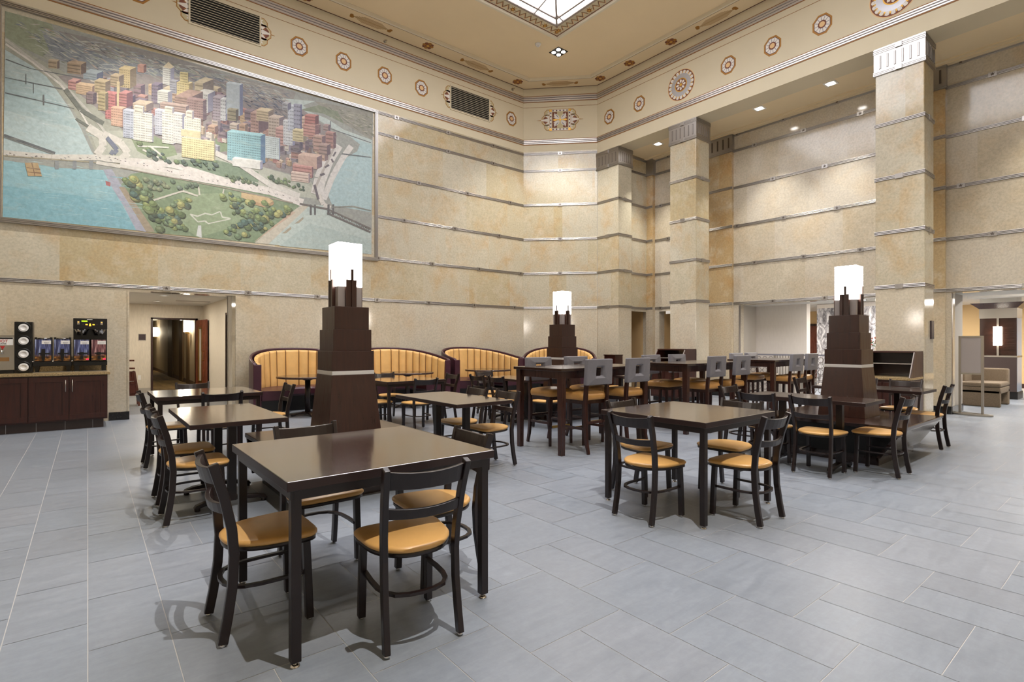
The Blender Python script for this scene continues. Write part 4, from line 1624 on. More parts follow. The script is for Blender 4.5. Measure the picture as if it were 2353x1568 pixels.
_boss = None
TN = [0]
def trim(p0, p1, z, h=.072, bosses=True, first=.63, step=1.40, parent=None, mat='silver', name=None, ext=0):
    """horizontal ribbed metal band from p0 to p1; its face is on the left-hand side of the run"""
    global _boss
    p0, p1 = Vector(p0), Vector(p1); d = p1 - p0; L = d.length; ang = atan2(d.y, d.x)
    mb = MB(); pr = rib_profile(h)
    n = len(pr); vs = [(-ext, a, b) for a, b in pr] + [(L + ext, a, b) for a, b in pr]
    fs = [[i, (i + 1) % n, n + (i + 1) % n, n + i] for i in range(n)] + [list(range(n)), list(range(n, 2 * n))]
    mb.add(vs, fs)
    TN[0] += 1
    o = mb.build(name or 'trim_%d' % TN[0], mat, parent, loc=(p0.x, p0.y, z), rz=ang)
    if parent is None: struct(o)
    if bosses:
        s = first
        while s < L - .05:
            if _boss is None:
                b = MB(); b.box(-.06, .06, 0, .022, -.043, .043); b.prism(star(0, 0, .036), .022, .027, 'y', 1)
                bo = b.build('boss', ['silver', 'silverdark'], o); _boss = bo
            else:
                bo = _boss.copy(); COL.objects.link(bo); bo.parent = o
            bo.location = (s, 0, 0); s += step
    return o

def wallbox(name, boxes, mat, mats=None, parent=None):
    mb = MB()
    for b in boxes: mb.box(*b)
    o = mb.build(name, mats or mat, parent)
    if parent is None: struct(o)
    return o

# ---- wall with the mural (left wall)
OX0, OX1, OZ = .58, 2.297, 2.31
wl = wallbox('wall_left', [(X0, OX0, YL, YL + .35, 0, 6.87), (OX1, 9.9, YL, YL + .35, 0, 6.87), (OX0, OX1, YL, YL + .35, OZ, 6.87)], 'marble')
wallbox('frieze', [(X0, 9.8, YL, YL + .35, 6.87, ZT + .2)], 'plaster', parent=wl)
trim((9.8, YL), (X0, YL), BANDS[0], first=.35, step=1.385)
trim((9.8, YL), (5.27, YL), BANDS[1], first=.12, step=1.45)
for z, f in ((BANDS[2], .9), (BANDS[3], .5), (BANDS[4], 1.1), (BANDS[5], 1.1)): trim((9.8, YL), (5.27, YL), z, first=f, step=1.45)
# jamb edge beads at the opening
for x in (OX0 - .03, OX1): wallbox('trim_door_edge', [(x, x + .03, YL - .012, YL + .02, 0, OZ)], 'marble')
wallbox('baseboard_left', [(.29, OX0, YL - .02, YL + .01, 0, .145), (OX1, 9.8, YL - .02, YL + .01, 0, .145)], 'granite')

def frieze_lines(p0, p1):
    """painted silver-leaf bands, edge lines and the thin ruled line of the upper frieze"""
    p0, p1 = Vector(p0), Vector(p1); d = p1 - p0; L = d.length; ang = atan2(d.y, d.x)
    for (zc, h) in ((7.142, .138), (8.378, .166)):
        mb = MB()
        mb.box(0, L, 0, .006, -h / 2, h / 2, 0)
        for s in (-1, 1): mb.box(0, L, 0, .008, s * h / 2 - .010, s * h / 2 + .010, 1)
        for s in (-1, 1): mb.box(0, L, 0, .0085, s * h / 6 - .006, s * h / 6 + .006, 2)
        for s in (-1, 0, 1): mb.prism([(.006, s * h / 3 - h / 7), (.022, s * h / 3 - h / 12), (.022, s * h / 3 + h / 12), (.006, s * h / 3 + h / 7)], 0, L, 'x', 0)
        TN[0] += 1; struct(mb.build('trim_%d' % TN[0], ['leaf', 'orangeline', 'groove'], loc=(p0.x, p0.y, zc), rz=ang))
    mb = MB(); mb.box(0, L, 0, .004, -.004, .004)
    TN[0] += 1; struct(mb.build('trim_%d' % TN[0], 'orangeline', loc=(p0.x, p0.y, 8.144), rz=ang))
frieze_lines((9.8, YL), (X0, YL))

# ---- diagonal corner wall
def chamfer():
    dx, dy = (CB[0] - CA[0]), (CB[1] - CA[1]); L = hypot(dx, dy); n = (.7071 * .35, .7071 * .35)
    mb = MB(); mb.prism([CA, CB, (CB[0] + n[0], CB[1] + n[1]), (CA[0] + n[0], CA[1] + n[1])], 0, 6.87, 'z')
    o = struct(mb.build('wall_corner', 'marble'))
    mb = MB(); mb.prism([CA, CB, (CB[0] + n[0], CB[1] + n[1]), (CA[0] + n[0], CA[1] + n[1])], 6.87, ZT + .2, 'z'); mb.build('frieze', 'plaster', o)
    for z in BANDS: trim(CB, CA, z, first=L / 2, step=9)
    frieze_lines(CB, CA)
    mb = MB(); mb.prism([CA, CB, (CB[0] - .014, CB[1] - .014), (CA[0] - .014, CA[1] - .014)], 0, .145, 'z'); struct(mb.build('baseboard_corner', 'granite'))
chamfer()

# ---- colonnade: beam (right-hand frieze), columns, aisle
o = wallbox('wall_right', [(XR, XR + .58, Y0, 10.19, ZS, ZT + .2)], 'plaster')
frieze_lines((XR, Y0), CB)
trim_y = [(7.06, 7.78), (2.66, 3.39), (-1.75, -1.02)]
def column(n, y0, y1, cols):
    x0, x1 = XR, XR + .57; cy = (y0 + y1) / 2; cx = (x0 + x1) / 2
    root = thing('marble_column', (cx, cy, 0), cols, 'column')
    hx, hy = (x1 - x0) / 2, (y1 - y0) / 2
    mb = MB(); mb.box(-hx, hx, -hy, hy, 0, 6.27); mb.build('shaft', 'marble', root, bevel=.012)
    mb = MB(); mb.box(-hx - .015, hx + .015, -hy - .015, hy + .015, 0, .15); mb.build('plinth', 'granite', root)
    # capital: fluted metal box with top and bottom mouldings
    e = .02; mb = MB()
    mb.box(-hx - e, hx + e, -hy - e, hy + e, 6.25, ZS - .002)
    for z in (6.265, 6.29, 6.315, 6.66, 6.69, 6.72): mb.box(-hx - e - .008, hx + e + .008, -hy - e - .008, hy + e + .008, z - .009, z + .009)
    for i in range(6):
        t = -.78 + 1.56 * i / 5
        for sgn in (-1, 1):
            for dz0, dz1, w in ((6.36, 6.60, .03),):
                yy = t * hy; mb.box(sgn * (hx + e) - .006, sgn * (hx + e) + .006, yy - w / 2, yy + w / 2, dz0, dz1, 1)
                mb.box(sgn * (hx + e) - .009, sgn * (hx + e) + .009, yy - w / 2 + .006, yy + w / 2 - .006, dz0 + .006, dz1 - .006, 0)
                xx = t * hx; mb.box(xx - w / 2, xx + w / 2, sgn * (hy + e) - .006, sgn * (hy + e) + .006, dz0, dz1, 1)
                mb.box(xx - w / 2 + .006, xx + w / 2 - .006, sgn * (hy + e) - .009, sgn * (hy + e) + .009, dz0 + .006, dz1 - .006, 0)
    cap = mb.build('capital', ['silver', 'silverdark'], root)
    for sx in (-1, 1):
        for z in (6.29, 6.69):
            b = MB(); b.box(-.02, .02, -.05, .05, -.04, .04); b.build('boss', 'silver', cap, loc=(sx * (hx + e + .004), 0, z))
    for i, z in enumerate(BANDS[:4]):
        # band wraps the shaft
        mb = MB(); pr = rib_profile(.072, .015)
        ring = [(-hx, -hy), (hx, -hy), (hx, hy), (-hx, hy)]
        vs = []
        for (px, py) in ring:
            for a, b in pr: vs.append((px + (a if px > 0 else -a), py + (a if py > 0 else -a), z + b))
        n_ = len(pr); fs = []
        for k in range(4):
            q = (k + 1) % 4
            for m in range(n_ - 1): fs.append((k * n_ + m, q * n_ + m, q * n_ + m + 1, k * n_ + m + 1))
        mb.add(vs, fs)
        if i in (0, 2): mb.box(-hx - .022, -hx, -.06, .06, z - .043, z + .043)
        else: mb.box(-.06, .06, -hy - .022, -hy, z - .043, z + .043)
        mb.build('band', 'silver', root)
    tag(root, kind='structure')
    return root
column(1, 9.42, 10.19, 'square marble pier attached to the diagonal corner wall under a metal capital')
column(2, trim_y[0][0], trim_y[0][1], 'free-standing square marble column with metal bands behind the bar tables')
column(3, trim_y[1][0], trim_y[1][1], 'tall square marble column with bright metal capital behind the tower with bench')
column(4, trim_y[2][0], trim_y[2][1], 'square marble column out of frame')

# aisle back wall with two wide openings and a narrow doorway
AY0, AY1, BY0, BY1, DZ = 3.45, 6.86, -1.2, 2.62, 2.33
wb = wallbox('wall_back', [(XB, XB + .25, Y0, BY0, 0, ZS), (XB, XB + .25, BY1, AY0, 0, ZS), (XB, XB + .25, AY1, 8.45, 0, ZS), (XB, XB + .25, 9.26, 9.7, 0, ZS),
    (XB, XB + .25, BY0, BY1, DZ, ZS), (XB, XB + .25, AY0, AY1, DZ, ZS), (XB, XB + .25, 8.45, 9.26, 2.28, ZS)], 'marble_cool_lit')
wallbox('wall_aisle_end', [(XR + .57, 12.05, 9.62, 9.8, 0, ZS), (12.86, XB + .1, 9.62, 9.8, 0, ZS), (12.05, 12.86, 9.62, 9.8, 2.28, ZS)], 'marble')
PIL = [(7.0, 7.76), (2.70, 3.40), (-1.75, -1.02)]
for i, (a, b) in enumerate(PIL):
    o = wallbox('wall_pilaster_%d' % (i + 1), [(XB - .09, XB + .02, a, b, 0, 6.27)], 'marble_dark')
    c = MB(); c.box(XB - .11, XB, a - .02, b + .02, 6.25, ZS)
    for z in (6.27, 6.30, 6.68, 6.72): c.box(XB - .12, XB, a - .03, b + .03, z - .01, z + .01)
    for k in range(5):
        y = a + (b - a) * (k + .5) / 5; c.box(XB - .117, XB - .1, y - .016, y + .016, 6.36, 6.62, 1)
    c.build('capital', ['silver', 'silverdark'], o)
    for z in BANDS[:4]: trim((XB - .09, a - .016), (XB - .09, b + .016), z, bosses=False, parent=o, name='band')
    wallbox('baseboard_pilaster', [(XB - .105, XB, a - .015, b + .015, 0, .15)], 'granite')
o = wallbox('wall_pilaster_4', [(XB - .12, XB + .02, 9.40, 9.64, 0, 6.27)], 'marble_dark')
MB().box(XB - .14, XB, 9.38, 9.64, 6.25, ZS).build('capital', 'silver', o)
for z in BANDS[:4]: trim((XB - .12, 9.40), (XB - .12, 9.62), z, bosses=False, parent=o, name='band'); trim((12.78, 9.62), (XR + .57, 9.62), z, bosses=False)
for (a, b) in ((3.40, 7.0), (7.76, 9.40), (-1.02, 2.70)):
    for i, z in enumerate(BANDS): trim((XB, a), (XB, b), z if i < 4 else (6.28 if i == 4 else 6.69), first=.3 + .45 * (i % 3), step=1.15)
for z in (6.28, 6.69): trim((12.78, 9.62), (XR + .57, 9.62), z, bosses=False)
# deep reveals of the two openings
wallbox('wall_reveal_1', [(XB + .25, 13.8, AY1, AY1 + .12, 0, DZ + .1), (XB + .25, 13.8, AY0 - .12, AY0, 0, DZ + .1), (XB + .25, 13.75, BY1, BY1 + .12, 0, DZ + .1)], 'greywall')
wallbox('ceiling_reveal', [(XB + .25, 13.8, AY0, AY1, DZ, DZ + .12), (XB + .25, 14.2, BY0, BY1, DZ, DZ + .12)], 'whitepaint')
wallbox('baseboard_reveal', [(XB, 13.75, BY1 - .015, BY1, 0, .15), (XB - .015, XB, BY1, 2.70, 0, .15)], 'granite')
wallbox('trim_reveal_edge', [(XB - .004, XB + .08, BY1 - .006, BY1 + .001, 0, DZ), (XB - .004, XB + .08, AY1 - .008, AY1 + .001, 0, DZ)], 'silver')
# aisle ceiling with a small stepped cornice
wallbox('ceiling_aisle', [(XR + .58, XB + .1, Y0, 9.7, ZS, ZS + .15)], 'border')
wallbox('trim_aisle_cornice', [(XB - .22, XB, Y0, 9.62, ZS - .03, ZS), (XB - .13, XB, Y0, 9.62, ZS - .055, ZS - .03)], 'border')
# niches behind the narrow doorways at the end of the aisle
wallbox('wall_niche', [(XB + .25, 14.2, 9.26, 9.38, 0, 2.4), (XB + .25, 14.2, 8.33, 8.45, 0, 2.4), (14.2, 14.3, 8.33, 9.38, 0, 2.4), (11.95, 12.05, 9.8, 11.2, 0, 2.4), (12.86, 12.96, 9.8, 11.2, 0, 2.4), (11.95, 12.96, 11.2, 11.3, 0, 2.4)], 'yellowwall')
wallbox('ceiling_niche', [(XB + .25, 14.3, 8.33, 9.38, 2.4, 2.5), (11.95, 12.96, 9.8, 11.3, 2.4, 2.5)], 'whitepaint')

# ---- walls behind the camera (closing the hall)
wallbox('wall_front', [(X0, XB + .25, Y0 - .3, Y0, 0, 6.87)], 'marble')
wallbox('wall_side', [(X0 - .3, X0, Y0 - .3, YL + .35, 0, 6.87)], 'marble')
wallbox('wall_front_frieze', [(X0 - .3, XR + .58, Y0 - .3, Y0, 6.87, ZT + .2)], 'plaster')
wallbox('wall_side_frieze', [(X0 - .3, X0, Y0, YL + .35, 6.87, ZT + .2)], 'plaster')

# ---- ceiling: border, bead, main field with skylight
SX0, SX1, SY0, SY1 = 1.8, 8.88, .7, 9.31
def ceiling():
    bw = .47
    def ring(d, z0, z1, name, mat, w, parent=None):
        # band following the walls at distance d, width w
        def poly(e): return [(X0 + e, Y0 + e), (XR - e, Y0 + e), (XR - e, CB[1] - e * .414), (CA[0] - e * .414, YL - e), (X0 + e, YL - e)]
        a, b = poly(d), poly(d + w); mb = MB()
        for i in range(5):
            j = (i + 1) % 5; mb.prism([a[i], a[j], b[j], b[i]], z0, z1, 'z')
        o = mb.build(name, mat, parent)
        if parent is None: struct(o)
        return o
    mb = MB()
    for b in ((X0, SX0, Y0, YL), (SX1, XR, Y0, YL), (SX0, SX1, Y0, SY0), (SX0, SX1, SY1, YL)): mb.box(*b, ZC, ZC + .2)
    c = struct(mb.build('ceiling', 'ceiling'))
    b = ring(0, ZT, ZC, 'ceiling_border', 'border', bw)
    ring(0.0, ZT - .003, ZT + .001, 'border_line', 'brownline', .022, b); ring(bw - .03, ZT - .003, ZT + .001, 'border_line', 'brownline', .016, b)
    ring(bw - .005, ZT - .012, ZC + .001, 'border_bead', 'bead', .05, b)
    # painted motifs on the border
    def rosette():
        m = MB()
        for k in range(8):
            a = pi * k / 4; m.prism([(.10 * cos(a) + .05 * cos(a + t), .10 * sin(a) + .05 * sin(a + t)) for t in [2 * pi * i / 8 for i in range(8)]], -.003, 0, 'z', k % 2)
        m.cyl((0, 0), .085, -.0045, 0, 16, 0); m.cyl((0, 0), .07, -.006, 0, 16, 1); m.cyl((0, 0), .04, -.0075, 0, 12, 2)
        return m
    def scroll():
        m = MB()
        m.box(-.42, .42, -.012, .012, -.003, 0, 0)
        for k in range(1, 5):
            for s in (-1, 1): m.box(-.42 + .05 * k, .42 - .05 * k, s * .028 * k - .006, s * .028 * k + .006, -.003, 0, 1)
        for s in (-1, 1):
            m.cyl((s * .45, .03), .05, -.004, 0, 14, 2); m.cyl((s * .47, -.02), .04, -.004, 0, 14, 2)
        return m
    R0 = rosette().build('rosette', ['ochre', 'maroon', 'gold'], b); S0 = scroll().build('scroll_motif', ['motif', 'motif', 'ochre'], b)
    first = {'r': R0, 's': S0}; used = set()
    def put(k, x, y, rz):
        o = first[k]
        if k in used: o = o.copy(); COL.objects.link(o); o.parent = b
        used.add(k); o.location = (x, y, ZT); o.rotation_euler.z = rz
    e = bw / 2
    for i, x in enumerate([9.39, 8.0, 6.53, 5.06, 3.6, 2.13, .66, -.8]): put('r' if i % 2 == 0 else 's', x, YL - e, 0)
    for i, y in enumerate([9.86, 8.85, 7.59, 6.41, 5.1, 3.8, 2.5, 1.2]): put('r' if i % 2 == 0 or i == 1 else 's', XR - e, y, pi / 2)
    put('s', 10.54 - e * .7071, 10.93 - e * .7071, -pi / 4)
ceiling()

def skylight():
    # outer bead + painted chevron border
    cx, cy = (SX0 + SX1) / 2, (SY0 + SY1) / 2; hx, hy = (SX1 - SX0) / 2, (SY1 - SY0) / 2
    def ringz(e0, z0, e1, z1, mi, mb):
        a = [(-hx + e0, -hy + e0), (hx - e0, -hy + e0), (hx - e0, hy - e0), (-hx + e0, hy - e0)]
        b = [(-hx + e1, -hy + e1), (hx - e1, -hy + e1), (hx - e1, hy - e1), (-hx + e1, hy - e1)]
        for i in range(4):
            j = (i + 1) % 4; mb.add([(*a[i], z0), (*a[j], z0), (*b[j], z1), (*b[i], z1)], [(0, 1, 2, 3)], mi)
    mb = MB()
    ringz(-.05, -.001, -.02, -.03, 0, mb); ringz(-.02, -.03, .035, -.03, 0, mb); ringz(.035, -.03, .05, .01, 0, mb)
    ringz(.05, .01, .32, .045, 1, mb); ringz(.32, .045, .33, .30, 1, mb)
    w = struct(mb.build('window_1', ['bead', 'plaster'], loc=(cx, cy, ZC)))
    # zigzag + flowers on the border
    m = MB(); zf = lambda d: .01 + (d - .05) / .27 * .035 - .004
    def edge(p0, p1, inward):
        L = (Vector(p1) - Vector(p0)).length; t = (Vector(p1) - Vector(p0)) / L; nrm = Vector(inward); n = int(L / .16)
        def q(s, d): p = Vector(p0) + t * s + nrm * d; return (p.x, p.y, zf(d))
        for i in range(n):
            s = L * (i + .5) / n; h = L / n / 2
            if i % 6 == 3: continue
            for c, o in ((2, 0), (3, .03), (4, .06)):
                m.add([q(s - h, .08 + o), q(s, .2 + o), q(s, .225 + o), q(s - h, .105 + o)], [(0, 1, 2, 3)], c); m.add([q(s, .2 + o), q(s + h, .08 + o), q(s + h, .105 + o), q(s, .225 + o)], [(0, 1, 2, 3)], c)
        for d in (.06, .29): m.add([q(0, d), q(L, d), q(L, d + .02), q(0, d + .02)], [(0, 1, 2, 3)], 3)
        for i in range(n):
            if i % 6 == 3 or i == 0:
                s = L * (i + .5) / n if i else .18
                for k in range(8):
                    a = k * pi / 4; ds, dd = cos(a), sin(a)
                    m.add([q(s + .10 * ds, .18 + .10 * dd), q(s + .035 * cos(a + .5), .18 + .035 * sin(a + .5)), q(s + .035 * cos(a - .5), .18 + .035 * sin(a - .5))], [(0, 1, 2)], 0 if k % 2 else 1)
                m.add([(x, y, z - .002) for x, y, z in [q(s + .04 * cos(k * pi / 5), .18 + .04 * sin(k * pi / 5)) for k in range(10)]], [list(range(10))], 3)
                m.add([(x, y, z - .004) for x, y, z in [q(s + .025 * cos(k * pi / 5), .18 + .025 * sin(k * pi / 5)) for k in range(10)]], [list(range(10))], 0)
    for (p0, p1, n) in (((-hx, -hy), (hx, -hy), (0, 1)), ((hx, -hy), (hx, hy), (-1, 0)), ((hx, hy), (-hx, hy), (0, -1)), ((-hx, hy), (-hx, -hy), (1, 0))): edge(p0, p1, n)
    m.build('painted_border', ['gold', 'ochre', 'paintpeach', 'maroon', 'sage'], w)
    # hipped glazing
    E = [.33, .47, .85, 1.45, 2.2, 3.0]; sl = .30
    Z = lambda e: .055 + (e - .33) * sl
    g = MB()
    for i in range(len(E) - 1): ringz(E[i], Z(E[i]), E[i + 1], Z(E[i + 1]), 0, g)
    e = E[-1]; g.add([(-hx + e, -hy + e, Z(e)), (hx - e, -hy + e, Z(e)), (hx - e, hy - e, Z(e)), (-hx + e, hy - e, Z(e))], [(0, 1, 2, 3)], 0)
    g.build('glazing', 'skyglow', w)
    b = MB()
    for e in E:
        c = [(-hx + e, -hy + e), (hx - e, -hy + e), (hx - e, hy - e), (-hx + e, hy - e)]
        for i in range(4):
            j = (i + 1) % 4; th = .045 if e in (E[1], E[0]) else .022
            b.bar([(*c[i], Z(e) - .012), (*c[j], Z(e) - .012)], th, .03)
    for sx in (-1, 1):
        for sy in (-1, 1): b.bar([(sx * (hx - E[0]), sy * (hy - E[0]), Z(E[0]) - .012), (sx * (hx - E[-1]), sy * (hy - E[-1]), Z(E[-1]) - .012)], .045, .03)
    for k in range(-4, 5):
        for s in (-1, 1):
            x = k * 1.25
            if abs(x) < hx - .4: 
                e1 = min(E[-1], hx - abs(x)); b.bar([(x, s * (hy - E[0]), Z(E[0]) - .012), (x, s * (hy - e1), Z(e1) - .012)], .03, .03)
            y = k * 1.25
            if abs(y) < hy - .4:
                e1 = min(E[-1], hy - abs(y)); b.bar([(s * (hx - E[0]), y, Z(E[0]) - .012), (s * (hx - e1), y, Z(e1) - .012)], .03, .03)
    b.build('glazing_bars', 'muntin', w)
skylight()

# ---- hallway behind the opening in the mural wall
HY = 17.7
wallbox('wall_hall_back', [(.1, 1.41, HY, HY + .15, 0, 2.45), (2.44, 2.85, HY, HY + .15, 0, 2.45), (1.41, 2.44, HY, HY + .15, 2.03, 2.45)], 'wallpaper')
wallbox('wall_hall_side', [(2.62, 2.75, 12.4, 13.2, 0, 2.45), (2.62, 2.75, 14.3, HY, 0, 2.45), (2.62, 2.75, 13.2, 14.3, 2.05, 2.45), (OX1, 2.62, 12.4, 12.5, 0, 2.45), (OX1, OX1 + .1, YL + .35, 12.45, 0, 2.45)], 'wallpaper')
wallbox('wall_hall_near', [(.0, .1, YL + .3, HY + .15, 0, 2.45), (.1, OX0, YL + .35, YL + .45, 0, 2.45)], 'wallpaper')
wallbox('ceiling_hall', [(0, 2.85, YL + .35, HY + .15, 2.45, 2.6)], 'whitepaint')
wallbox('baseboard_hall', [(.1, 1.41, HY - .015, HY, 0, .13), (2.605, 2.62, 14.3, HY, 0, .13)], 'greywall')
wallbox('trim_hall_door', [(1.36, 1.41, HY - .03, HY + .16, 0, 2.08), (2.44, 2.49, HY - .03, HY + .16, 0, 2.08), (1.36, 2.49, HY - .03, HY + .16, 2.03, 2.08), (2.60, 2.66, 13.15, 13.2, 0, 2.1), (2.60, 2.66, 14.3, 14.35, 0, 2.1)], 'walnut')
wallbox('wall_corridor', [(2.65, 2.8, HY + .15, 36, 0, 2.5), (.7, .8, HY + .15, 36, 0, 2.5), (.7, 2.8, 36, 36.1, 0, 2.5)], 'corridor')
for k, (y, w) in enumerate(((20.5, .4), (21.8, .9), (24.8, 1.4))): wallbox('trim_corridor_%d' % (k + 1), [(2.60, 2.66, y, y + w, 0, 2.5)], 'corridorbrown')
wallbox('baseboard_corridor', [(2.63, 2.65, HY + .2, 36, 0, .14), (.8, .82, HY + .2, 36, 0, .14)], 'walnut')
wallbox('ceiling_corridor', [(.7, 2.8, HY + .15, 36, 2.5, 2.6)], 'whitepaint')
wallbox('floor_corridor', [(.7, 2.8, HY, 36, -.02, .004)], 'carpet')
wallbox('wall_side_room', [(2.75, 3.4, 13.1, 13.2, 0, 2.3), (2.75, 3.4, 14.3, 14.4, 0, 2.3), (3.4, 3.5, 13.1, 14.4, 0, 2.3)], 'corridorbrown')
wallbox('ceiling_side_room', [(2.75, 3.5, 13.1, 14.4, 2.3, 2.4)], 'whitepaint')

# ---- lobby behind the aisle
wallbox('wall_lobby_near', [(13.8, 14.0, 5.60, 9.0, 0, 2.75)], 'whitewall')
wallbox('wall_lobby_far', [(22, 22.2, -4, 11, 0, 2.85)], 'yellowwall')
wallbox('wall_lobby_end', [(13.0, 22.2, 11, 11.2, 0, 2.85), (13.0, 22.2, -4.2, -4, 0, 2.85)], 'whitewall')
wallbox('ceiling_lobby', [(14.2, 22.2, -4, 3.0, 2.6, 2.7), (13.8, 22.2, 3.0, 11, 2.6, 2.7), (16.2, 16.6, -4, 3.0, 2.42, 2.6)], 'whitepaint')
wallbox('floor_lobby', [(20.1, 24, -4, YL, -.03, .002), (13, 24, 8, YL, -.03, .0015)], 'grout')
wallbox('baseboard_lobby', [(21.98, 22, -4, 11, 0, .14)], 'walnut')

# ================================================================== THINGS
# ---- mural
def mural():
    root = thing('mural', (2.08, YL, 5.06), 'huge painted aerial view of a city between two rivers in a metal frame', 'mural')
    cx, cz = 2.08, 5.06
    x0, x1, z0, z1 = -1.07, 5.24, 3.37, 6.76
    polys = []
    for s in MURAL.split():
        q = [int(v) for v in s.split(',')]; c = srgb(q[:3]); q = [v / 100 for v in q[3:]]
        polys.append((c, list(zip(q[::2], q[1::2]))))
    rg = random.Random(3)
    def inside(p, poly):
        r = False; n = len(poly)
        for i in range(n):
            (ax, ay), (bx, by) = poly[i], poly[i - 1]
            if (ay > p[1]) != (by > p[1]) and p[0] < (bx - ax) * (p[1] - ay) / (by - ay) + ax: r = not r
        return r
    def scatter(poly, n, fn):
        xs = [p[0] for p in poly]; ys = [p[1] for p in poly]; k = 0
        while k < n:
            p = (rg.uniform(min(xs), max(xs)), rg.uniform(min(ys), max(ys)))
            if inside(p, poly): fn(p); k += 1
    new = []
    def stroke(cols, l0, l1, w, slope=(-.6, .3)):
        def f(p):
            l = rg.uniform(l0, l1); a = rg.uniform(*slope); d = (cos(a) * l, sin(a) * l); ww = rg.uniform(.4, 1) * w
            new.append((lin(rg.choice(cols)), [p, (p[0] + d[0] * .5, p[1] + d[1] * .5 + ww), (p[0] + d[0], p[1] + d[1]), (p[0] + d[0] * .5, p[1] + d[1] * .5 - ww)]))
        return f
    def tree(cols, r0, r1):
        def f(p):
            r = rg.uniform(r0, r1); c = lin(rg.choice(cols)); n = 7; ph = rg.random()
            def blob(cx_, cz_, rr, col): new.append((col, [(cx_ + rr * (1 + .18 * rg.random()) * cos(2 * pi * (i + ph) / n), cz_ + rr * .9 * (1 + .18 * rg.random()) * sin(2 * pi * (i + ph) / n)) for i in range(n)]))
            blob(p[0] + r * .25, p[1] - r * .3, r, tuple(v * .35 for v in c)); blob(p[0], p[1], r, c); blob(p[0] - r * .25, p[1] + r * .3, r * .5, tuple(min(1, v * 1.7) for v in c))
        return f
    hills = [(-1.0, 6.6), (-.4, 6.6), (1.23, 6.62), (3.22, 6.66), (3.19, 6.44), (2.18, 6.26), (1.12, 6.33), (.12, 6.1), (-.58, 6.1)]
    hs = [(134, 142, 152), (104, 114, 128), (156, 162, 148), (170, 160, 150), (140, 148, 132), (176, 176, 162), (92, 102, 118), (160, 168, 170), (172, 146, 128)]
    scatter(hills, 420, stroke(hs, .08, .26, .016)); scatter(hills, 260, stroke([(192, 192, 180), (48, 57, 78), (88, 104, 76)], .03, .12, .006))
    scatter([(3.94, 6.62), (5.15, 6.66), (5.15, 6.2), (4.51, 6.32)], 90, stroke([(140, 138, 114), (108, 112, 88), (168, 160, 136), (92, 100, 80)], .06, .2, .012))
    scatter([(2.2, 6.3), (3.2, 6.5), (3.6, 6.2), (3.1, 5.9)], 130, stroke([(60, 70, 96), (86, 95, 116), (122, 128, 136), (44, 52, 72)], .05, .18, .014))
    scatter([(-1.0, 5.9), (-.2, 5.2), (.25, 4.95), (-.9, 4.8)], 40, stroke([(196, 212, 210), (143, 184, 190)], .12, .35, .005, (-.1, .1)))
    scatter([(-1.0, 4.5), (.4, 4.4), (.7, 3.6), (-.95, 3.5)], 60, stroke([(127, 184, 194), (88, 164, 180), (152, 200, 204)], .15, .4, .007, (-.1, .1)))
    # many small blocks filling the city, far ones first
    city = [(-.13, 6.03), (.46, 6.09), (1.14, 6.09), (2.47, 6.22), (3.54, 6.16), (4.1, 5.87), (3.74, 5.16), (2.76, 5.1), (2.02, 5.18), (1.38, 5.24), (.57, 5.23), (.33, 5.41)]
    CITY = []
    def block(p): CITY.append(p)
    scatter(city, 170, block)
    small = []
    for (px, pz) in sorted(CITY, key=lambda p: -p[1]):
        w = rg.uniform(.05, .11); h = rg.uniform(.06, .20); d = w * .45
        c = srgb(rg.choice([(176, 128, 112), (150, 120, 120), (196, 168, 132), (128, 116, 128), (204, 192, 172), (166, 104, 96), (186, 150, 104), (150, 150, 164)]))
        dk = tuple(v * .42 for v in c); lt = tuple(min(.8, v * 1.35 + .03) for v in c)
        small.append((c, [(px, pz), (px + w, pz - .012), (px + w, pz - .012 - h), (px, pz - h)]))
        small.append((dk, [(px + w, pz - .012), (px + w + d, pz + .012), (px + w + d, pz + .012 - h), (px + w, pz - .012 - h)]))
        small.append((lt, [(px, pz), (px + d, pz + .026), (px + w + d, pz + .012), (px + w, pz - .012)]))
        for k in range(3): zz = pz - h * (k + .6) / 3.4; small.append((tuple(v * .55 for v in c), [(px + .006, zz), (px + w - .006, zz - .01), (px + w - .006, zz - .02), (px + .006, zz - .01)]))
    cars = []
    road = [(-1.03, 4.4), (-.47, 4.46), (.12, 4.59), (.6, 4.64), (1.23, 4.55), (2.09, 4.54), (2.91, 4.51), (3.61, 4.38)]
    for i in range(len(road) - 1):
        for k in range(9):
            t = rg.random(); x = road[i][0] * (1 - t) + road[i + 1][0] * t; z = road[i][1] * (1 - t) + road[i + 1][1] * t + rg.uniform(-.03, .02)
            cars.append((srgb(rg.choice([(60, 60, 66), (90, 70, 64), (70, 84, 100)])), [(x, z), (x + .022, z - .003), (x + .022, z + .007), (x, z + .010)]))
    new2 = new; new = []
    gs = [(74, 92, 48), (95, 115, 56), (58, 76, 56), (118, 132, 60), (60, 90, 80), (88, 112, 74), (138, 138, 62)]
    scatter([(.5, 4.27), (.65, 4.33), (1.23, 3.76), (1.5, 3.50), (.96, 3.45)], 60, tree(gs, .035, .075))
    scatter([(1.23, 4.08), (1.53, 4.1), (1.37, 3.78), (1.45, 3.53), (1.09, 3.58)], 26, tree(gs, .035, .07))
    scatter([(2.03, 4.29), (2.21, 4.39), (2.4, 4.25), (3.25, 4.3), (3.37, 4.18), (2.62, 3.49), (2.03, 3.5), (2.33, 3.79)], 95, tree(gs, .03, .065))
    scatter([(.65, 5.07), (.86, 4.74), (1.97, 4.75), (2.0, 4.96), (1.23, 4.79)], 34, tree([(74, 100, 80), (90, 112, 64), (60, 80, 72)], .02, .045))
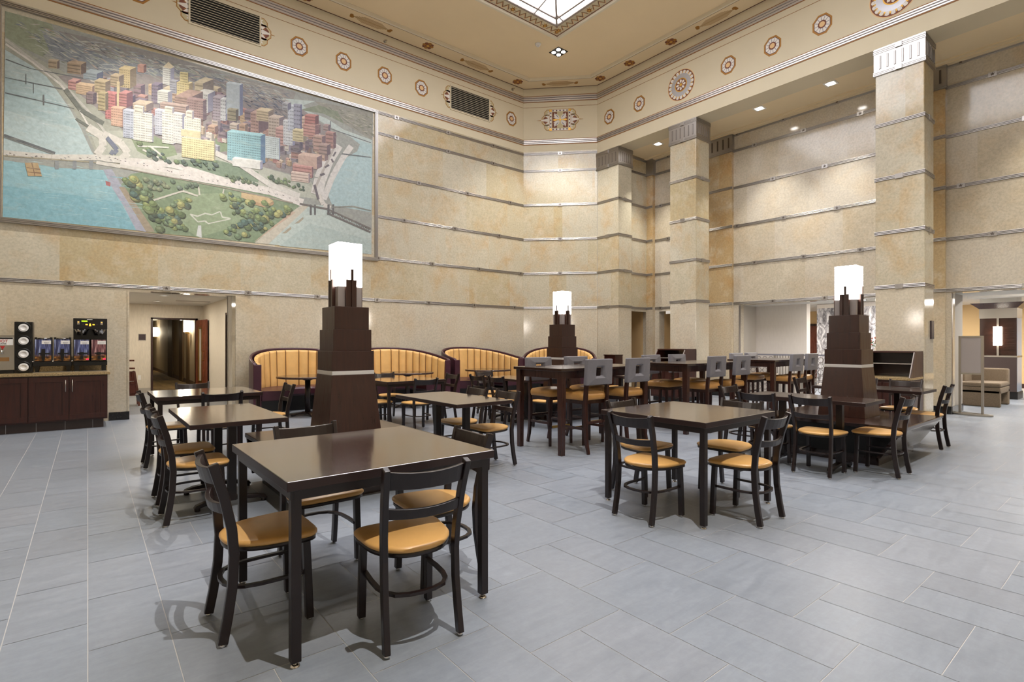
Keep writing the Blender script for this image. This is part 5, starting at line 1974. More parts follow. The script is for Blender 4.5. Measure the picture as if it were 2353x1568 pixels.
    scatter([(.75, 4.34), (1.23, 4.4), (1.68, 4.42), (1.5, 4.26), (.86, 4.17)], 26, tree([(90, 106, 88), (76, 96, 72), (106, 116, 80)], .025, .05))
    scatter([(2.85, 4.86), (3.68, 4.76), (3.61, 4.64), (2.85, 4.75)], 26, tree([(76, 96, 64), (92, 116, 68), (62, 84, 64)], .02, .04))
    scatter([(2.12, 4.71), (2.56, 4.69), (2.72, 4.58), (2.18, 4.59)], 22, tree([(76, 96, 64), (106, 122, 76), (62, 84, 64)], .02, .04))
    # order: base shapes, strokes, then roads/buildings, then trees
    base = polys[:27]; rest = polys[27:]
    seq = base + new2 + small + rest + cars + new
    mb = MB(); mb.col = []; grid = {}
    for c, pts in seq:
        q = []
        for (x, z) in pts: q.append((min(max(x, x0), x1), min(max(z, z0), z1)))
        xs = [p[0] for p in q]; zs = [p[1] for p in q]
        b = (min(xs), max(xs), min(zs), max(zs)); L = 0
        for gx in range(int((b[0] + 2) * 4), int((b[1] + 2) * 4) + 1):
            for gz in range(int(b[2] * 4), int(b[3] * 4) + 1): L = max(L, grid.get((gx, gz), 0))
        L += 1
        for gx in range(int((b[0] + 2) * 4), int((b[1] + 2) * 4) + 1):
            for gz in range(int(b[2] * 4), int(b[3] * 4) + 1): grid[(gx, gz)] = L
        mb.add([(x - cx, -.006 - .00002 * L, z - cz) for x, z in q], [list(range(len(q)))]); lu = .3 * c[0] + .5 * c[1] + .2 * c[2]; mb.col.append(tuple(1.27 * v + .04 - .42 * v * v for v in [.76 * q_ + .24 * lu for q_ in c]))
    mb.build('canvas', 'mural', root, recalc=False)
    # metal frame: three ribs
    f = MB(); w = .075
    for (a0, a1, b0, b1) in ((x0 - w, x1 + w, z0 - w, z0), (x0 - w, x1 + w, z1, z1 + w), (x0 - w, x0, z0, z1), (x1, x1 + w, z0, z1)):
        f.box(a0 - cx, a1 - cx, -.03, 0, b0 - cz, b1 - cz)
        for k in range(3):
            t = (k + .5) / 3
            if a1 - a0 > b1 - b0: zc = b0 + (b1 - b0) * t - cz; f.box(a0 - cx, a1 - cx, -.046, -.03, zc - .008, zc + .008)
            else: xc = a0 + (a1 - a0) * t - cx; f.box(xc - .008, xc + .008, -.046, -.03, b0 - cz, b1 - cz)
    f.build('frame', 'silver', root)
mural()

# ---- painted ornaments of the frieze
def octagon(r): return [(r * cos(pi / 8 + k * pi / 4), r * sin(pi / 8 + k * pi / 4)) for k in range(8)]
def flat(mb, poly, layer, mi, sx=1, sz=1, cx=0, cz=0):
    mb.prism([(cx + x * sx, cz + z * sz) for x, z in poly], 0, -.003 - .0016 * layer, 'y', mi)
def circ(r, n=24): return [(r * cos(2 * pi * k / n), r * sin(2 * pi * k / n)) for k in range(n)]
OCTM = ['ochre', 'paintpurple', 'paintwhite', 'maroon', 'paintpeach', 'paintgrey']
def oct_mesh():
    mb = MB(); flat(mb, octagon(.215), 0, 0, .9); flat(mb, octagon(.178), 1, 1, .9); flat(mb, octagon(.166), 2, 2, .9)
    for k in range(12):
        a = 2 * pi * k / 12 + .13; p = (cos(a), sin(a)); q = (-sin(a) * .005, cos(a) * .005)
        mb.prism([(p[0] * .075 * .9 + q[0], p[1] * .075 + q[1]), (p[0] * .15 * .9 + q[0], p[1] * .15 + q[1]), (p[0] * .15 * .9 - q[0], p[1] * .15 - q[1]), (p[0] * .075 * .9 - q[0], p[1] * .075 - q[1])], 0, -.0085, 'y', 5)
    flat(mb, circ(.078), 4, 3); flat(mb, circ(.052), 5, 4)
    return mb
OCT = None
def oct_at(x, y, z, rz, label, group):
    global OCT
    if OCT is None: o = oct_mesh().build('octagon_medallion', OCTM); OCT = o
    else: o = OCT.copy(); COL.objects.link(o)
    o.location = (x, y, z); o.rotation_euler.z = rz; tag(o, label, 'medallion', group)
G1 = 'octagonal medallions on the frieze over the mural'; G2 = 'octagonal medallions on the frieze over the columns'
for x, l in ((.71, 'octagonal medallion cut by the top photo edge, before the big vent over the mural'),
             (3.53, 'octagonal painted medallion on the frieze, first beyond the big louvred vent over the mural'),
             (4.50, 'octagonal painted medallion, second beyond the big vent, over the tall tower of the painting'),
             (5.50, 'octagonal painted medallion on the frieze above the far upright of the mural frame'),
             (6.48, 'octagonal painted medallion on the frieze just before the smaller louvred vent'),
             (9.35, 'dull octagonal painted medallion between the smaller vent and the diagonal corner')): oct_at(x, YL, 7.72, 0, l, G1)
for y, l in ((9.74, 'small octagonal medallion on the colonnade frieze beside the diagonal corner'),
             (8.72, 'octagonal medallion on the colonnade frieze between the corner one and the round medallion'),
             (6.25, 'octagonal medallion on the colonnade frieze just past the whole round medallion'),
             (5.26, 'octagonal medallion halfway between the two round medallions of the colonnade frieze'),
             (4.29, 'octagonal medallion beside the round medallion that the top photo edge cuts')): oct_at(XR, y, 7.65, -pi / 2, l, G2)
def round_med(y, z, label, src=None):
    if src is not None: o = src.copy(); COL.objects.link(o)
    else:
        mb = MB(); flat(mb, circ(.375, 40), 0, 4); flat(mb, circ(.36, 40), 1, 0)
        for k in range(20):
            a = 2 * pi * k / 20; rot = lambda r, t: (r * cos(a + t), r * sin(a + t))
            mb.prism([rot(.25, -.13), rot(.335, -.10), rot(.345, 0), rot(.335, .10), rot(.25, .13)], 0, -.0085, 'y', 1)
            mb.prism([rot(.27, .10), rot(.335, .157), rot(.27, .21)], 0, -.009, 'y', 2)
            mb.prism([rot(.285, -.03), rot(.31, 0), rot(.285, .03)], 0, -.010, 'y', 3)
        flat(mb, circ(.272, 40), 4, 3); flat(mb, circ(.165, 32), 6, 2); flat(mb, circ(.145, 32), 7, 0)
        for k in range(8):
            a = 2 * pi * k / 8; rot = lambda r, t: (r * cos(a + t), r * sin(a + t))
            mb.prism([rot(.04, -.2), rot(.11, -.28), rot(.135, 0), rot(.11, .28), rot(.04, .2)], 0, -.016, 'y', 1)
        flat(mb, circ(.05), 9, 0); flat(mb, circ(.036), 10, 2)
        o = mb.build('round_medallion', ['maroon', 'paintwhite', 'gold', 'paintsilver', 'paintpeach'])
    o.location = (XR, y, z); o.rotation_euler.z = -pi / 2; tag(o, label, 'medallion', 'round medallions on the frieze over the columns'); return o
r0 = round_med(7.465, 7.665, 'whole round sunburst medallion with silver ring on the colonnade frieze')
round_med(3.11, 7.62, 'round sunburst medallion on the colonnade frieze cut off by the top photo edge', r0)

def fan_half(mb, w, h):
    """half-fan painted ornament to the +x side of x=0"""
    def lobe(cx, cz, r, l, mi): flat(mb, [(max(0, cx + r * x), cz + r * z) for x, z in octagon(1)], l, mi)
    lobe(.05 * w, .30 * h, .22 * h, 0, 0); lobe(.05 * w, -.30 * h, .22 * h, 0, 0); lobe(.10 * w, 0, .33 * h, 0, 0)
    lobe(.05 * w, .30 * h, .19 * h, 1, 1); lobe(.05 * w, -.30 * h, .19 * h, 1, 1); lobe(.10 * w, 0, .30 * h, 1, 1); lobe(.10 * w, 0, .24 * h, 2, 2)
    flat(mb, [(0, .10 * h), (.9 * w, 0), (0, -.10 * h)], 3, 3)
    flat(mb, [(.75 * w, .016 * h), (1.12 * w, 0), (.75 * w, -.016 * h)], 3.5, 0)
    for a in (-1, 1):
        flat(mb, [(0, a * .04 * h), (.38 * w, a * .21 * h), (0, a * .19 * h)], 3, 3)
        flat(mb, [(0, a * .27 * h), (.24 * w, a * .30 * h), (0, a * .35 * h)], 3, 3); flat(mb, [(0, a * .33 * h), (.16 * w, a * .42 * h), (0, a * .42 * h)], 3, 3)
        flat(mb, [(.04 * w, a * .09 * h), (.36 * w, a * .13 * h), (.04 * w, a * .12 * h)], 2.6, 4)
FANM = ['ochre', 'sage', 'maroon', 'paintwhite', 'gold']
def vent(x, z, w, h, label):
    root = thing('air_vent', (x, YL, z), label, 'vent', group='louvred vents on the mural wall frieze')
    mb = MB(); mb.box(-w / 2, w / 2, -.004, 0, -h / 2, h / 2); mb.build('opening', 'blackmat', root)
    fr = MB(); t = .03
    for (a, b, c, d) in ((-w / 2 - t, w / 2 + t, h / 2, h / 2 + t), (-w / 2 - t, w / 2 + t, -h / 2 - t, -h / 2), (-w / 2 - t, -w / 2, -h / 2, h / 2), (w / 2, w / 2 + t, -h / 2, h / 2)): fr.box(a, b, -.022, 0, c, d)
    fr.build('vent_frame', 'plaster', root)
    n = 12; s = MB()
    for k in range(n):
        zz = -h / 2 + h * (k + .5) / n; s.prism([(-.020, zz - .011), (-.006, zz - .003), (-.006, zz + .004), (-.020, zz - .002)], -w / 2, w / 2, 'x')
    s.build('louvre', 'plaster', root)
    for sg in (-1, 1):
        m = MB(); fan_half(m, .24, h * .98); f = m.build('fan_ornament', FANM, root); f.location.x = sg * (w / 2 + t); f.scale.x = sg
vent(2.13, 7.76, 1.22, .58, 'big louvred air vent with fan ornaments cut by the top photo edge above the mural')
vent(7.95, 7.74, 1.22, .58, 'smaller-looking louvred air vent with fan ornaments on the frieze beyond the mural')

def corner_panel():
    root = thing('ornament_panel', (10.54 - .002, 10.93 - .002, 7.76), 'square ornament panel with leaf cross and pointed side fans on the diagonal corner frieze', 'ornament', -pi / 4)
    mb = MB(); s = .31
    sq = lambda r: [(-r, -r), (r, -r), (r, r), (-r, r)]
    flat(mb, sq(s), 0, 0); flat(mb, sq(s * .97), 1, 1)
    for k in range(5):
        for sg in (-1, 1):
            u = (-.64 + .32 * k) * s
            for (cx, cz) in ((u, sg * s * .86), (sg * s * .86, u)): flat(mb, circ(.022, 8), 2, 5, cx=cx, cz=cz)
    for a in (-1, 1):
        for b in (-1, 1): flat(mb, sq(s * .11), 2, 4, cx=a * s * .87, cz=b * s * .87)
    flat(mb, sq(s * .78), 2, 2); flat(mb, sq(s * .72), 3, 3); flat(mb, [(-.28 * s, -.72 * s), (.28 * s, -.72 * s), (.28 * s, .72 * s), (-.28 * s, .72 * s)], 4, 2)
    for a in (-1, 1):
        for b in (-1, 1):
            leaf = [(.04, .10), (.10, .34), (.28, .52), (.50, .60), (.54, .70), (.60, .40), (.44, .20), (.20, .06)]
            flat(mb, [(x * s * a * .95, z * s * b * .95) for x, z in leaf], 5, 1)
            flat(mb, [(x * s * a * .95, z * s * b * .95) for x, z in [(.12, .16), (.24, .40), (.48, .58), (.34, .36)]], 6, 6)
            flat(mb, [(x * s * a * .95, z * s * b * .95) for x, z in [(.12, .05), (.40, .10), (.66, .28), (.50, .30), (.26, .20)]], 6.5, 1)
    for (cx, cz, sx, sz) in ((0, .6, .5, 1), (0, -.6, .5, 1)): flat(mb, [(0, .14 * s), (.16 * s, 0), (0, -.22 * s), (-.16 * s, 0)], 6, 7, 1, sz, cx * s, cz * s)
    for a in (-1, 1): flat(mb, [(a * .12 * s, 0), (a * .5 * s, .1 * s), (a * .7 * s, 0), (a * .5 * s, -.1 * s)], 7, 4)
    flat(mb, [(.16 * s, 0), (.06 * s, .06 * s), (0, .2 * s), (-.06 * s, .06 * s), (-.16 * s, 0), (-.06 * s, -.06 * s), (0, -.2 * s), (.06 * s, -.06 * s)], 8, 4)
    mb.build('leaf_panel', ['ochre', 'paintwhite', 'sage', 'maroon', 'gold', 'paintpurple', 'paintgrey', 'sage'], root)
    for sg in (-1, 1):
        m = MB(); fan_half(m, .31, .60); f = m.build('fan_ornament', FANM, root); f.location.x = sg * s; f.scale.x = sg
corner_panel()

# ---- ceiling fittings
def spot4(x, y, label, energy):
    root = thing('ceiling_spotlight', (x, y, ZC), label, 'ceiling light', group='four-lamp square ceiling spotlights')
    mb = MB(); r = .17
    mb.box(-r, r, -r, r, -.012, 0, 0); mb.build('housing', 'black', root)
    for a, b in ((1, 0), (-1, 0), (0, 1), (0, -1)):
        a, b = (a + b) * .5, (b - a) * .5
        m = MB(); m.cyl((0, 0), .052, -.018, -.011, 20); m.build('lamp', 'spotglow', root, loc=(a * .17, b * .17, 0))
    light('spot', 'SPOT', (0, 0, -.06), root, energy, (1, .95, .88), spot_size=radians(88), spot_blend=.7, shadow_soft_size=.03)
    return root
def detector(x, y, z, label):
    mb = MB(); mb.lathe([(.075, 0), (.075, -.014), (.06, -.022), (.055, -.045), (.035, -.055), (.0, -.055)][:5] + [(.01, -.056)], 20); mb.cyl((0, 0), .02, -.075, -.055, 10)
    o = mb.build('smoke_detector', 'white', loc=(x, y, z)); tag(o, label, 'detector'); return o
def sprinkler(x, z, label):
    root = thing('sprinkler_head', (x, YL, z), label, 'sprinkler', group='sprinkler heads below the ceiling border')
    mb = MB(); mb.M = Matrix.Rotation(pi / 2, 4, 'X'); mb.cyl((0, 0), .04, 0, .008, 16); mb.cyl((0, 0), .014, .008, .05, 10)
    mb.build('body', 'chrome', root)
    d = MB(); d.box(-.025, .025, -.085, -.055, -.006, .004); d.cyl((0, -.06), .02, .004, .012, 12); d.build('deflector', 'chrome', root)
spot4(9.30, 9.70, 'square black four-lamp ceiling spotlight at the corner of the skylight', 800)
spot4(9.30, .28, 'square four-lamp ceiling spotlight out of the photo above the pale floor', 1000)
spot4(1.75, .15, 'square four-lamp ceiling spotlight out of the photo above the square table', 1500)
spot4(1.0, 9.70, 'square four-lamp ceiling spotlight out of the photo above the mural', 1200)
detector(8.66, 9.76, ZC, 'small white smoke detector on the ceiling beside the four-lamp spotlight')
sprinkler(5.5, 8.53, 'small chrome sprinkler head below the ceiling border above the octagonal medallions')
sprinkler(9.39, 8.56, 'small chrome sprinkler head below the ceiling border close to the diagonal corner')

def downlight(x, y, z, label, energy, size=.075, group='recessed downlights in the aisle soffit', ang=74):
    root = thing('downlight', (x, y, z), label, 'downlight', group=group)
    mb = MB(); r = size * 1.5
    for (a, b, c, d) in ((-r, r, -r, -r * .72), (-r, r, r * .72, r), (-r, -r * .72, -r * .72, r * .72), (r * .72, r, -r * .72, r * .72)): mb.box(a, b, c, d, -.012, 0)
    mb.build('trim_ring', 'white', root)
    m = MB(); m.cyl((0, 0), size, -.010, -.002, 16); m.build('lamp', 'spotglow', root)
    light('spot', 'SPOT', (0, 0, -.03), root, energy, (1, .95, .86), spot_size=radians(ang), spot_blend=.7, shadow_soft_size=.03)
for y, l in ((8.65, 'recessed downlight in the soffit over the corner bay beside the attached pier'), (5.89, 'recessed downlight in the soffit just past the free-standing column'), (4.40, 'recessed downlight in the soffit beside the tall column with bright capital'), (.9, 'recessed downlight in the soffit out of frame past the tall column')):
    downlight(12.0, y, ZS, l, 330)

# ---- stepped lamp towers and the benches they stand on
def bench():
    root = thing('platform_bench', (0, 0, 0), 'x', 'bench')
    hx, hy, z = .735, .77, .46
    mb = MB(); mb.box(-hx, hx, -hy, hy, z - .045, z); mb.build('seat_slab', 'espresso', root, bevel=.006)
    for s in (-1, 1):
        p = MB(); p.prism([(s * (hy - .01), z - .045), (s * (hy - .05), z - .045), (s * (hy - .26), .10), (s * (hy - .22), .10)], -hx + .01, hx - .01, 'x')
        p.build('end_panel', 'espresso', root)
        q = MB(); q.prism([(-hy + .05, z - .045), (hy - .05, z - .045), (hy - .26, .10), (-hy + .26, .10)], s * (hx - .12), s * (hx - .09), 'x'); q.build('side_panel', 'black', root)  # black colour stands for the shade under the seat
    k = MB(); k.box(-hx + .10, hx - .10, -hy + .26, hy - .26, 0, .10); k.build('plinth', 'espresso', root)
    return root
def tower():
    root = thing('lamp_tower', (0, 0, .46), 'x', 'lamp')
    z = lambda v: v - .46
    def frust(n, s0, z0, s1, z1, m, bev=.003):
        b = MB(); b.taper((0, 0), s0, s0, z(z0), s1, s1, z(z1)); return b.build(n, m, root, bevel=bev)
    frust('tapered_base', .262, .46, .207, 1.063, 'tower'); frust('white_band', .207, 1.063, .206, 1.10, 'bandwhite')
    frust('wood_step', .2045, 1.10, .2045, 1.287, 'tower'); frust('wood_step', .187, 1.287, .187, 1.492, 'tower'); frust('wood_step', .169, 1.492, .169, 1.709, 'tower')
    frust('lamp_base', .118, 1.709, .118, 1.905, 'greypanel')
    sh = frust('lamp_shade', .120, 1.905, .120, 2.325, 'lampglow')
    for k in range(4):
        f = MB(); f.M = Matrix.Rotation(k * pi / 2, 4, 'Z')
        f.box(-.052, .052, -.138, -.119, z(1.709), z(1.968)); f.box(-.052, -.018, -.150, -.138, z(1.709), z(1.968)); f.box(.006, .052, -.150, -.138, z(1.709), z(1.968)); f.box(-.004, .024, -.152, -.134, z(1.968), z(2.068))
        f.build('fin', 'tower', root)
    return root
BN, TW = bench(), tower()
BG, TG = 'platform benches under the lamp towers', 'stepped lamp towers'
for i, (x, y, bl, tl) in enumerate(((1.965, 5.05, 'dark wood platform bench mostly hidden behind the front square table', 'biggest stepped wooden lamp tower with lit white shade, in front of the mural corner'),
        (6.93, 7.13, 'dark wood platform bench in the back before the last round booth, behind bar stools', 'small-looking stepped lamp tower in front of the last rounded booth'),
        (7.475, 2.534, 'dark wood platform bench with slanted end beside the open grey floor', 'stepped lamp tower with lit shade in front of the tall marble column'))):
    if i == 0:
        b, t = BN, TW; b.location = (x, y, 0); t.location = (x, y, .46); tag(b, bl, group=BG); tag(t, tl, group=TG)
    else:
        b = dup(BN, (x, y, 0), 0, bl, group=BG); t = dup(TW, (x, y, .46), 0, tl, group=TG)

# ---- dining chairs
def arc(x, y0, bow, n=8):
    return [(-x + 2 * x * i / n, y0 - bow * (1 - (2 * i / n - 1) ** 2)) for i in range(n + 1)]
def seat_outline(k=1.0, n=40):
    out = []
    for i in range(n):
        a = 2 * pi * i / n; c, s = cos(a), sin(a); e = 2 / (5.5 if s > 0 else 2.5)
        x = abs(c) ** e * (1 if c > 0 else -1); y = abs(s) ** e * (1 if s > 0 else -1)
        w = .207 + .022 * y
        if y < 0: y = -abs(y) ** 1.0 * (1 - .10 * (abs(x)) ** 3)
        out.append((x * w * k, .02 + y * .205 * k))
    return out
def cushion(z0, z1, outline, bulge=.010):
    mb = MB(); n = len(outline); cx = sum(p[0] for p in outline) / n; cy = sum(p[1] for p in outline) / n
    rings = [(.97, z0), (1.0, z0 + (z1 - z0) * .3), (1.0, z0 + (z1 - z0) * .6), (.965, z1 - (z1 - z0) * .12), (.90, z1), (.6, z1 + bulge * .75), (.3, z1 + bulge)]
    vs = []
    for k, z in rings: vs += [(cx + (x - cx) * k, cy + (y - cy) * k, z) for x, y in outline]
    vs.append((cx, cy, z1 + bulge)); o = len(rings); fs = [list(range(n))[::-1]]
    for r in range(o - 1):
        for i in range(n): fs.append((r * n + i, r * n + (i + 1) % n, (r + 1) * n + (i + 1) % n, (r + 1) * n + i))
    for i in range(n): fs.append(((o - 1) * n + i, (o - 1) * n + (i + 1) % n, o * n))
    mb.add(vs, fs, 0, True); return mb
def make_chair():
    root = thing('dining_chair', (0, 0, 0), 'x', 'chair')
    cushion(.418, .446, seat_outline(), .010).build('seat_cushion', 'seat', root)
    f = MB(); f.prism(seat_outline(.97), .398, .419, 'z', smooth=True); f.build('seat_frame', 'chairwood', root)
    for s in (-1, 1):
        l = MB(); l.bar([(s * .176, .176, .012), (s * .174, .168, .22), (s * .172, .160, .40)], .036, .036, up=(0, 1, 0)); l.cyl((s * .176, .176), .013, 0, .014, 10, 1)
        l.build('leg', ['chairwood', 'chrome'], root, bevel=.004)
        l = MB(); P = [(.176, -.205, .012), (.174, -.185, .12), (.172, -.165, .26), (.172, -.158, .40), (.176, -.168, .52), (.183, -.200, .67), (.190, -.238, .80), (.191, -.246, .826)]
        l.bar([(s * x, y, z) for x, y, z in P], .028, .042, up=(0, 1, 0)); l.cyl((s * .176, -.205), .013, 0, .014, 10, 1)
        l.build('leg', ['chairwood', 'chrome'], root, bevel=.004)
    def rail(zc, h, y, bow, lean, name):
        m = MB(); a = arc(.182, y, bow); t = .011
        vs = []
        for (x, yy) in a:
            e = .012 * (1 - (x / .182) ** 2)
            for (dy, dz) in ((-t, -h / 2 - e * .4), (t, -h / 2 - e * .4), (t, h / 2 - e), (-t, h / 2 - e)): vs.append((x, yy + dy - lean * dz, zc + dz))
        n = len(a); fs = [(0, 1, 2, 3), tuple((n - 1) * 4 + q for q in (3, 2, 1, 0))]
        for i in range(n - 1):
            for q in range(4): fs.append((i * 4 + q, i * 4 + (q + 1) % 4, i * 4 + 4 + (q + 1) % 4, i * 4 + 4 + q))
        m.add(vs, fs, 0, False); m.build(name, 'chairwood', root, bevel=.003)
    rail(.770, .082, -.226, .040, .28, 'top_rail'); rail(.618, .052, -.190, .040, .22, 'lower_rail')
    s = MB(); path = [(.162, .165), (.166, .05), (.163, -.04), (.148, -.105), (.115, -.152), (.06, -.176), (0, -.182)]
    path = path + [(-x, y) for x, y in path[-2::-1]]
    s.bar([(x, y, .235) for x, y in path], .022, .014, smooth=False); s.build('stretcher', 'chairwood', root)
    return root
CH = make_chair(); CHU = [0]
def chair(x, y, face, label, group, jit=0):
    rz = {'+y': 0, '-x': pi / 2, '-y': pi, '+x': -pi / 2}[face] + radians(jit)
    if CHU[0] == 0:
        CHU[0] = 1; CH.location = (x, y, 0); CH.rotation_euler.z = rz; tag(CH, label, group=group); return CH
    return dup(CH, (x, y, 0), rz, label, group=group)
g = 'dining chairs at the front square table'
chair(.675, 2.83, '+x', 'dark chair at the front square table with its back to the coffee counter', g)
chair(1.205, 2.30, '+y', 'biggest dark chair, its ladder back to the camera at the front square table', g, -7)
chair(1.14, 3.36, '-y', 'dark chair across the front square table, back rail showing before the big tower', g, 2)
chair(1.62, 2.72, '-x', 'dark chair tucked under the front square table, post tips above its far corner', g, -3)
g = 'dining chairs at the square table in the middle'
chair(3.455, 2.575, '+x', 'dark chair whose ladder back overlaps the near corner of the middle square table', g)
chair(4.03, 2.09, '+y', 'dark chair with back to the camera beside the near leg of the middle square table', g)
chair(3.98, 3.05, '-y', 'dark chair across the middle square table in front of the bar stools', g)
chair(4.60, 2.545, '-x', 'dark chair across the middle square table on the side of the bench tower', g)
g = 'dining chairs along the pedestal table by the big tower'
chair(.655, 4.82, '+x', 'dark chair at the narrow pedestal table, next behind the front square table', g)
chair(.66, 5.45, '+x', 'dark chair at the narrow pedestal table, second behind the front square table', g)
g = 'dining chairs at the square table by the hallway'
chair(.69, 7.10, '+x', 'dark chair on the coffee counter side of the square table by the hallway', g)
chair(1.16, 6.78, '+y', 'dark chair between the narrow pedestal table and the square table by the hallway', g)
chair(1.86, 7.36, '-x', 'dark chair on the booth side of the square table by the hallway', g)
chair(1.12, 8.15, '-y', 'dark chair behind the square table in front of the hallway door, only rail tip visible', g)
g = 'dining chairs at the pedestal table beyond the big tower'
chair(3.50, 4.735, '-x', 'whole dark chair facing the big tower beside the bar table leg', g)
chair(3.50, 5.33, '-x', 'dark chair facing the big tower, second along from the bar table leg', g)
g = 'dining chairs at the square table before the middle booth'
chair(4.05, 7.38, '+y', 'dark chair with back to the camera at the square table before the middle booth', g)
chair(3.58, 7.94, '+x', 'dark chair peeking out behind the big tower at the square table before the booth', g)
chair(4.84, 8.02, '-x', 'dark chair in front of the plum panel where two rounded booths meet', g)
chair(4.25, 8.82, '-y', 'dark chair behind the square table before the booth, only a rail tip visible', g)
g = 'dining chairs around the pedestal table by the small tower'
chair(5.42, 7.42, '+x', 'dark chair in front of the third booth, first of two side by side', g)
chair(5.44, 6.90, '+x', 'dark chair in front of the third booth, second of two side by side', g)
chair(5.80, 6.28, '+y', 'dark chair seen through the gap under the first bar table', g)
chair(6.03, 8.15, '-y', 'dark chair with rail just visible behind the pedestal table by the third booth', g)
chair(8.80, 6.85, '-x', 'dark chair beyond the small tower hidden behind bar stools, first of two', g)
chair(8.80, 7.42, '-x', 'dark chair beyond the small tower hidden behind bar stools, second of two', g)
g = 'dining chairs around the bench tower tables'
chair(6.0, 2.31, '+x', 'dark chair facing the bench tower with its full ladder back towards the camera', g)
chair(6.485, 1.90, '+y', 'dark chair at the near end of the bench tower table beside the slanted bench end', g)
chair(5.99, 2.86, '+x', 'dark chair facing the bench tower, half hidden by the one with full ladder back', g)
chair(6.42, 3.32, '-y', 'dark chair at the far end of the bench tower table before the bar stools', g)
chair(8.62, 2.02, '+y', 'dark chair standing alone beyond the slanted bench end on the open floor', g)
chair(9.10, 2.42, '-x', 'dark chair facing the bench tower in front of the open serving station', g)
chair(9.10, 2.98, '-x', 'dark chair facing the bench tower, partly hidden by the tower itself', g)
chair(8.85, 3.46, '-y', 'dark chair seen just beside the wooden tower under the last bar stools', g)

# ---- tables
def leg_table(x, y, sx, sy, h, label, group, mat='tabletop', wood='frame'):
    root = thing('dining_table', (x, y, 0), label, 'table', group=group)
    t = MB(); t.box(-sx / 2, sx / 2, -sy / 2, sy / 2, h - .042, h); t.mi = [1, 0, 1, 1, 1, 1]; t.build('tabletop', [mat, 'edgeband'], root, bevel=.004)
    a = MB(); e = .035
    for s in (-1, 1):
        a.box(-sx / 2 + e, sx / 2 - e, s * (sy / 2 - e) - .012, s * (sy / 2 - e) + .012, h - .085, h - .042); a.box(s * (sx / 2 - e) - .012, s * (sx / 2 - e) + .012, -sy / 2 + e, sy / 2 - e, h - .085, h - .042)
    a.build('apron', wood, root)
    for sx_ in (-1, 1):
        for sy_ in (-1, 1):
            l = MB(); l.box(-.021, .021, -.021, .021, .022, h - .042); l.cyl((0, 0), .009, .010, .024, 8, 1); l.lathe([(.02, 0), (.02, .006), (.014, .012)], 14, mi=1)
            l.build('leg', [wood, 'chrome'], root, bevel=.003, loc=(sx_ * (sx / 2 - .045), sy_ * (sy / 2 - .045), 0))
    return root
def ped_table(x, y, sx, sy, h, label, group, mat='tabletop_y', cols=(-.30, .30)):
    root = thing('pedestal_table', (x, y, 0), label, 'table', group=group)
    t = MB(); t.box(-sx / 2, sx / 2, -sy / 2, sy / 2, h - .038, h); t.mi = [1, 0, 1, 1, 1, 1]; t.build('tabletop', [mat, 'edgeband'], root, bevel=.004)
    for c in cols:
        p = MB(); p.box(-.032, .032, c - .032, c + .032, .05, h - .045); p.box(-.16, .16, c - .11, c + .11, h - .05, h - .038); p.build('pedestal', 'frame', root, bevel=.003)
        b = MB()
        b.sweep([(-.265, c, .02), (-.255, c, .038), (-.20, c, .055), (0, c, .075), (.20, c, .055), (.255, c, .038), (.265, c, .02)], [(-.03, -.018), (.03, -.018), (.03, .014), (-.03, .014)])
        for s in (-1, 1): b.cyl((s * .25, c), .022, 0, .03, 10)
        b.build('foot', 'frame', root, bevel=.006)
    return root
G4, GP = 'four-legged square dining tables', 'narrow pedestal dining tables'
leg_table(1.165, 2.79, 1.06, 1.06, .79, 'big glossy brown square table in the front with dark four legs', G4)
leg_table(4.01, 2.595, 1.07, 1.00, .785, 'glossy brown square table in the middle of the open floor', G4)
leg_table(1.09, 7.23, 1.06, 1.00, .785, 'square brown table with a lamp reflection in front of the hallway opening', G4)
leg_table(4.15, 8.12, 1.06, 1.06, .76, 'square brown table in front of the middle booth beyond the big tower', G4)
ped_table(.94, 5.22, .70, 1.32, .75, 'narrow pedestal table with a lamp reflection between the front square table and hallway table', GP)
ped_table(3.16, 5.02, .70, 1.32, .76, 'narrow pedestal table beside the big tower on the bar table side', GP)
ped_table(5.95, 7.30, .66, 1.25, .75, 'narrow pedestal table in front of the third booth beside the small tower', GP)
ped_table(8.10, 7.0, .66, 1.25, .75, 'narrow pedestal table beyond the small tower, behind bar stools', GP)
ped_table(6.30, 2.52, .58, 1.26, .765, 'dark narrow pedestal table in front of the bench tower', GP, 'espresso_y')
ped_table(8.58, 2.62, .70, 1.30, .745, 'dark narrow pedestal table behind the bench tower before the serving station', GP, 'espresso_y')

# ---- bar tables and stools
def bar_table(x0, x1, y0, y1, label):
    x, y, sx, sy, h = (x0 + x1) / 2, (y0 + y1) / 2, x1 - x0, y1 - y0, 1.055
    root = thing('bar_table', (x, y, 0), label, 'table', group='tall bar tables')
    t = MB(); t.box(-sx / 2, sx / 2, -sy / 2, sy / 2, h - .035, h); t.build('tabletop', 'espresso', root, bevel=.004)
    a = MB(); e = .07
    for s in (-1, 1): a.box(-sx / 2 + e, sx / 2 - e, s * (sy / 2 - e) - .012, s * (sy / 2 - e) + .012, h - .125, h - .035); a.box(s * (sx / 2 - e) - .012, s * (sx / 2 - e) + .012, -sy / 2 + e, sy / 2 - e, h - .125, h - .035)
    a.build('apron', 'walnut', root)
    for i in (-1, 1):
        for j in (-1, 1):
            l = MB(); l.taper((0, 0), .031, .031, 0, .040, .040, h - .035); l.build('leg', 'walnut', root, bevel=.003, loc=(i * (sx / 2 - .065), j * (sy / 2 - .065), 0))
bar_table(4.40, 6.13, 4.54, 5.45, 'tall dark wooden bar table with its legs in full view, first of three')
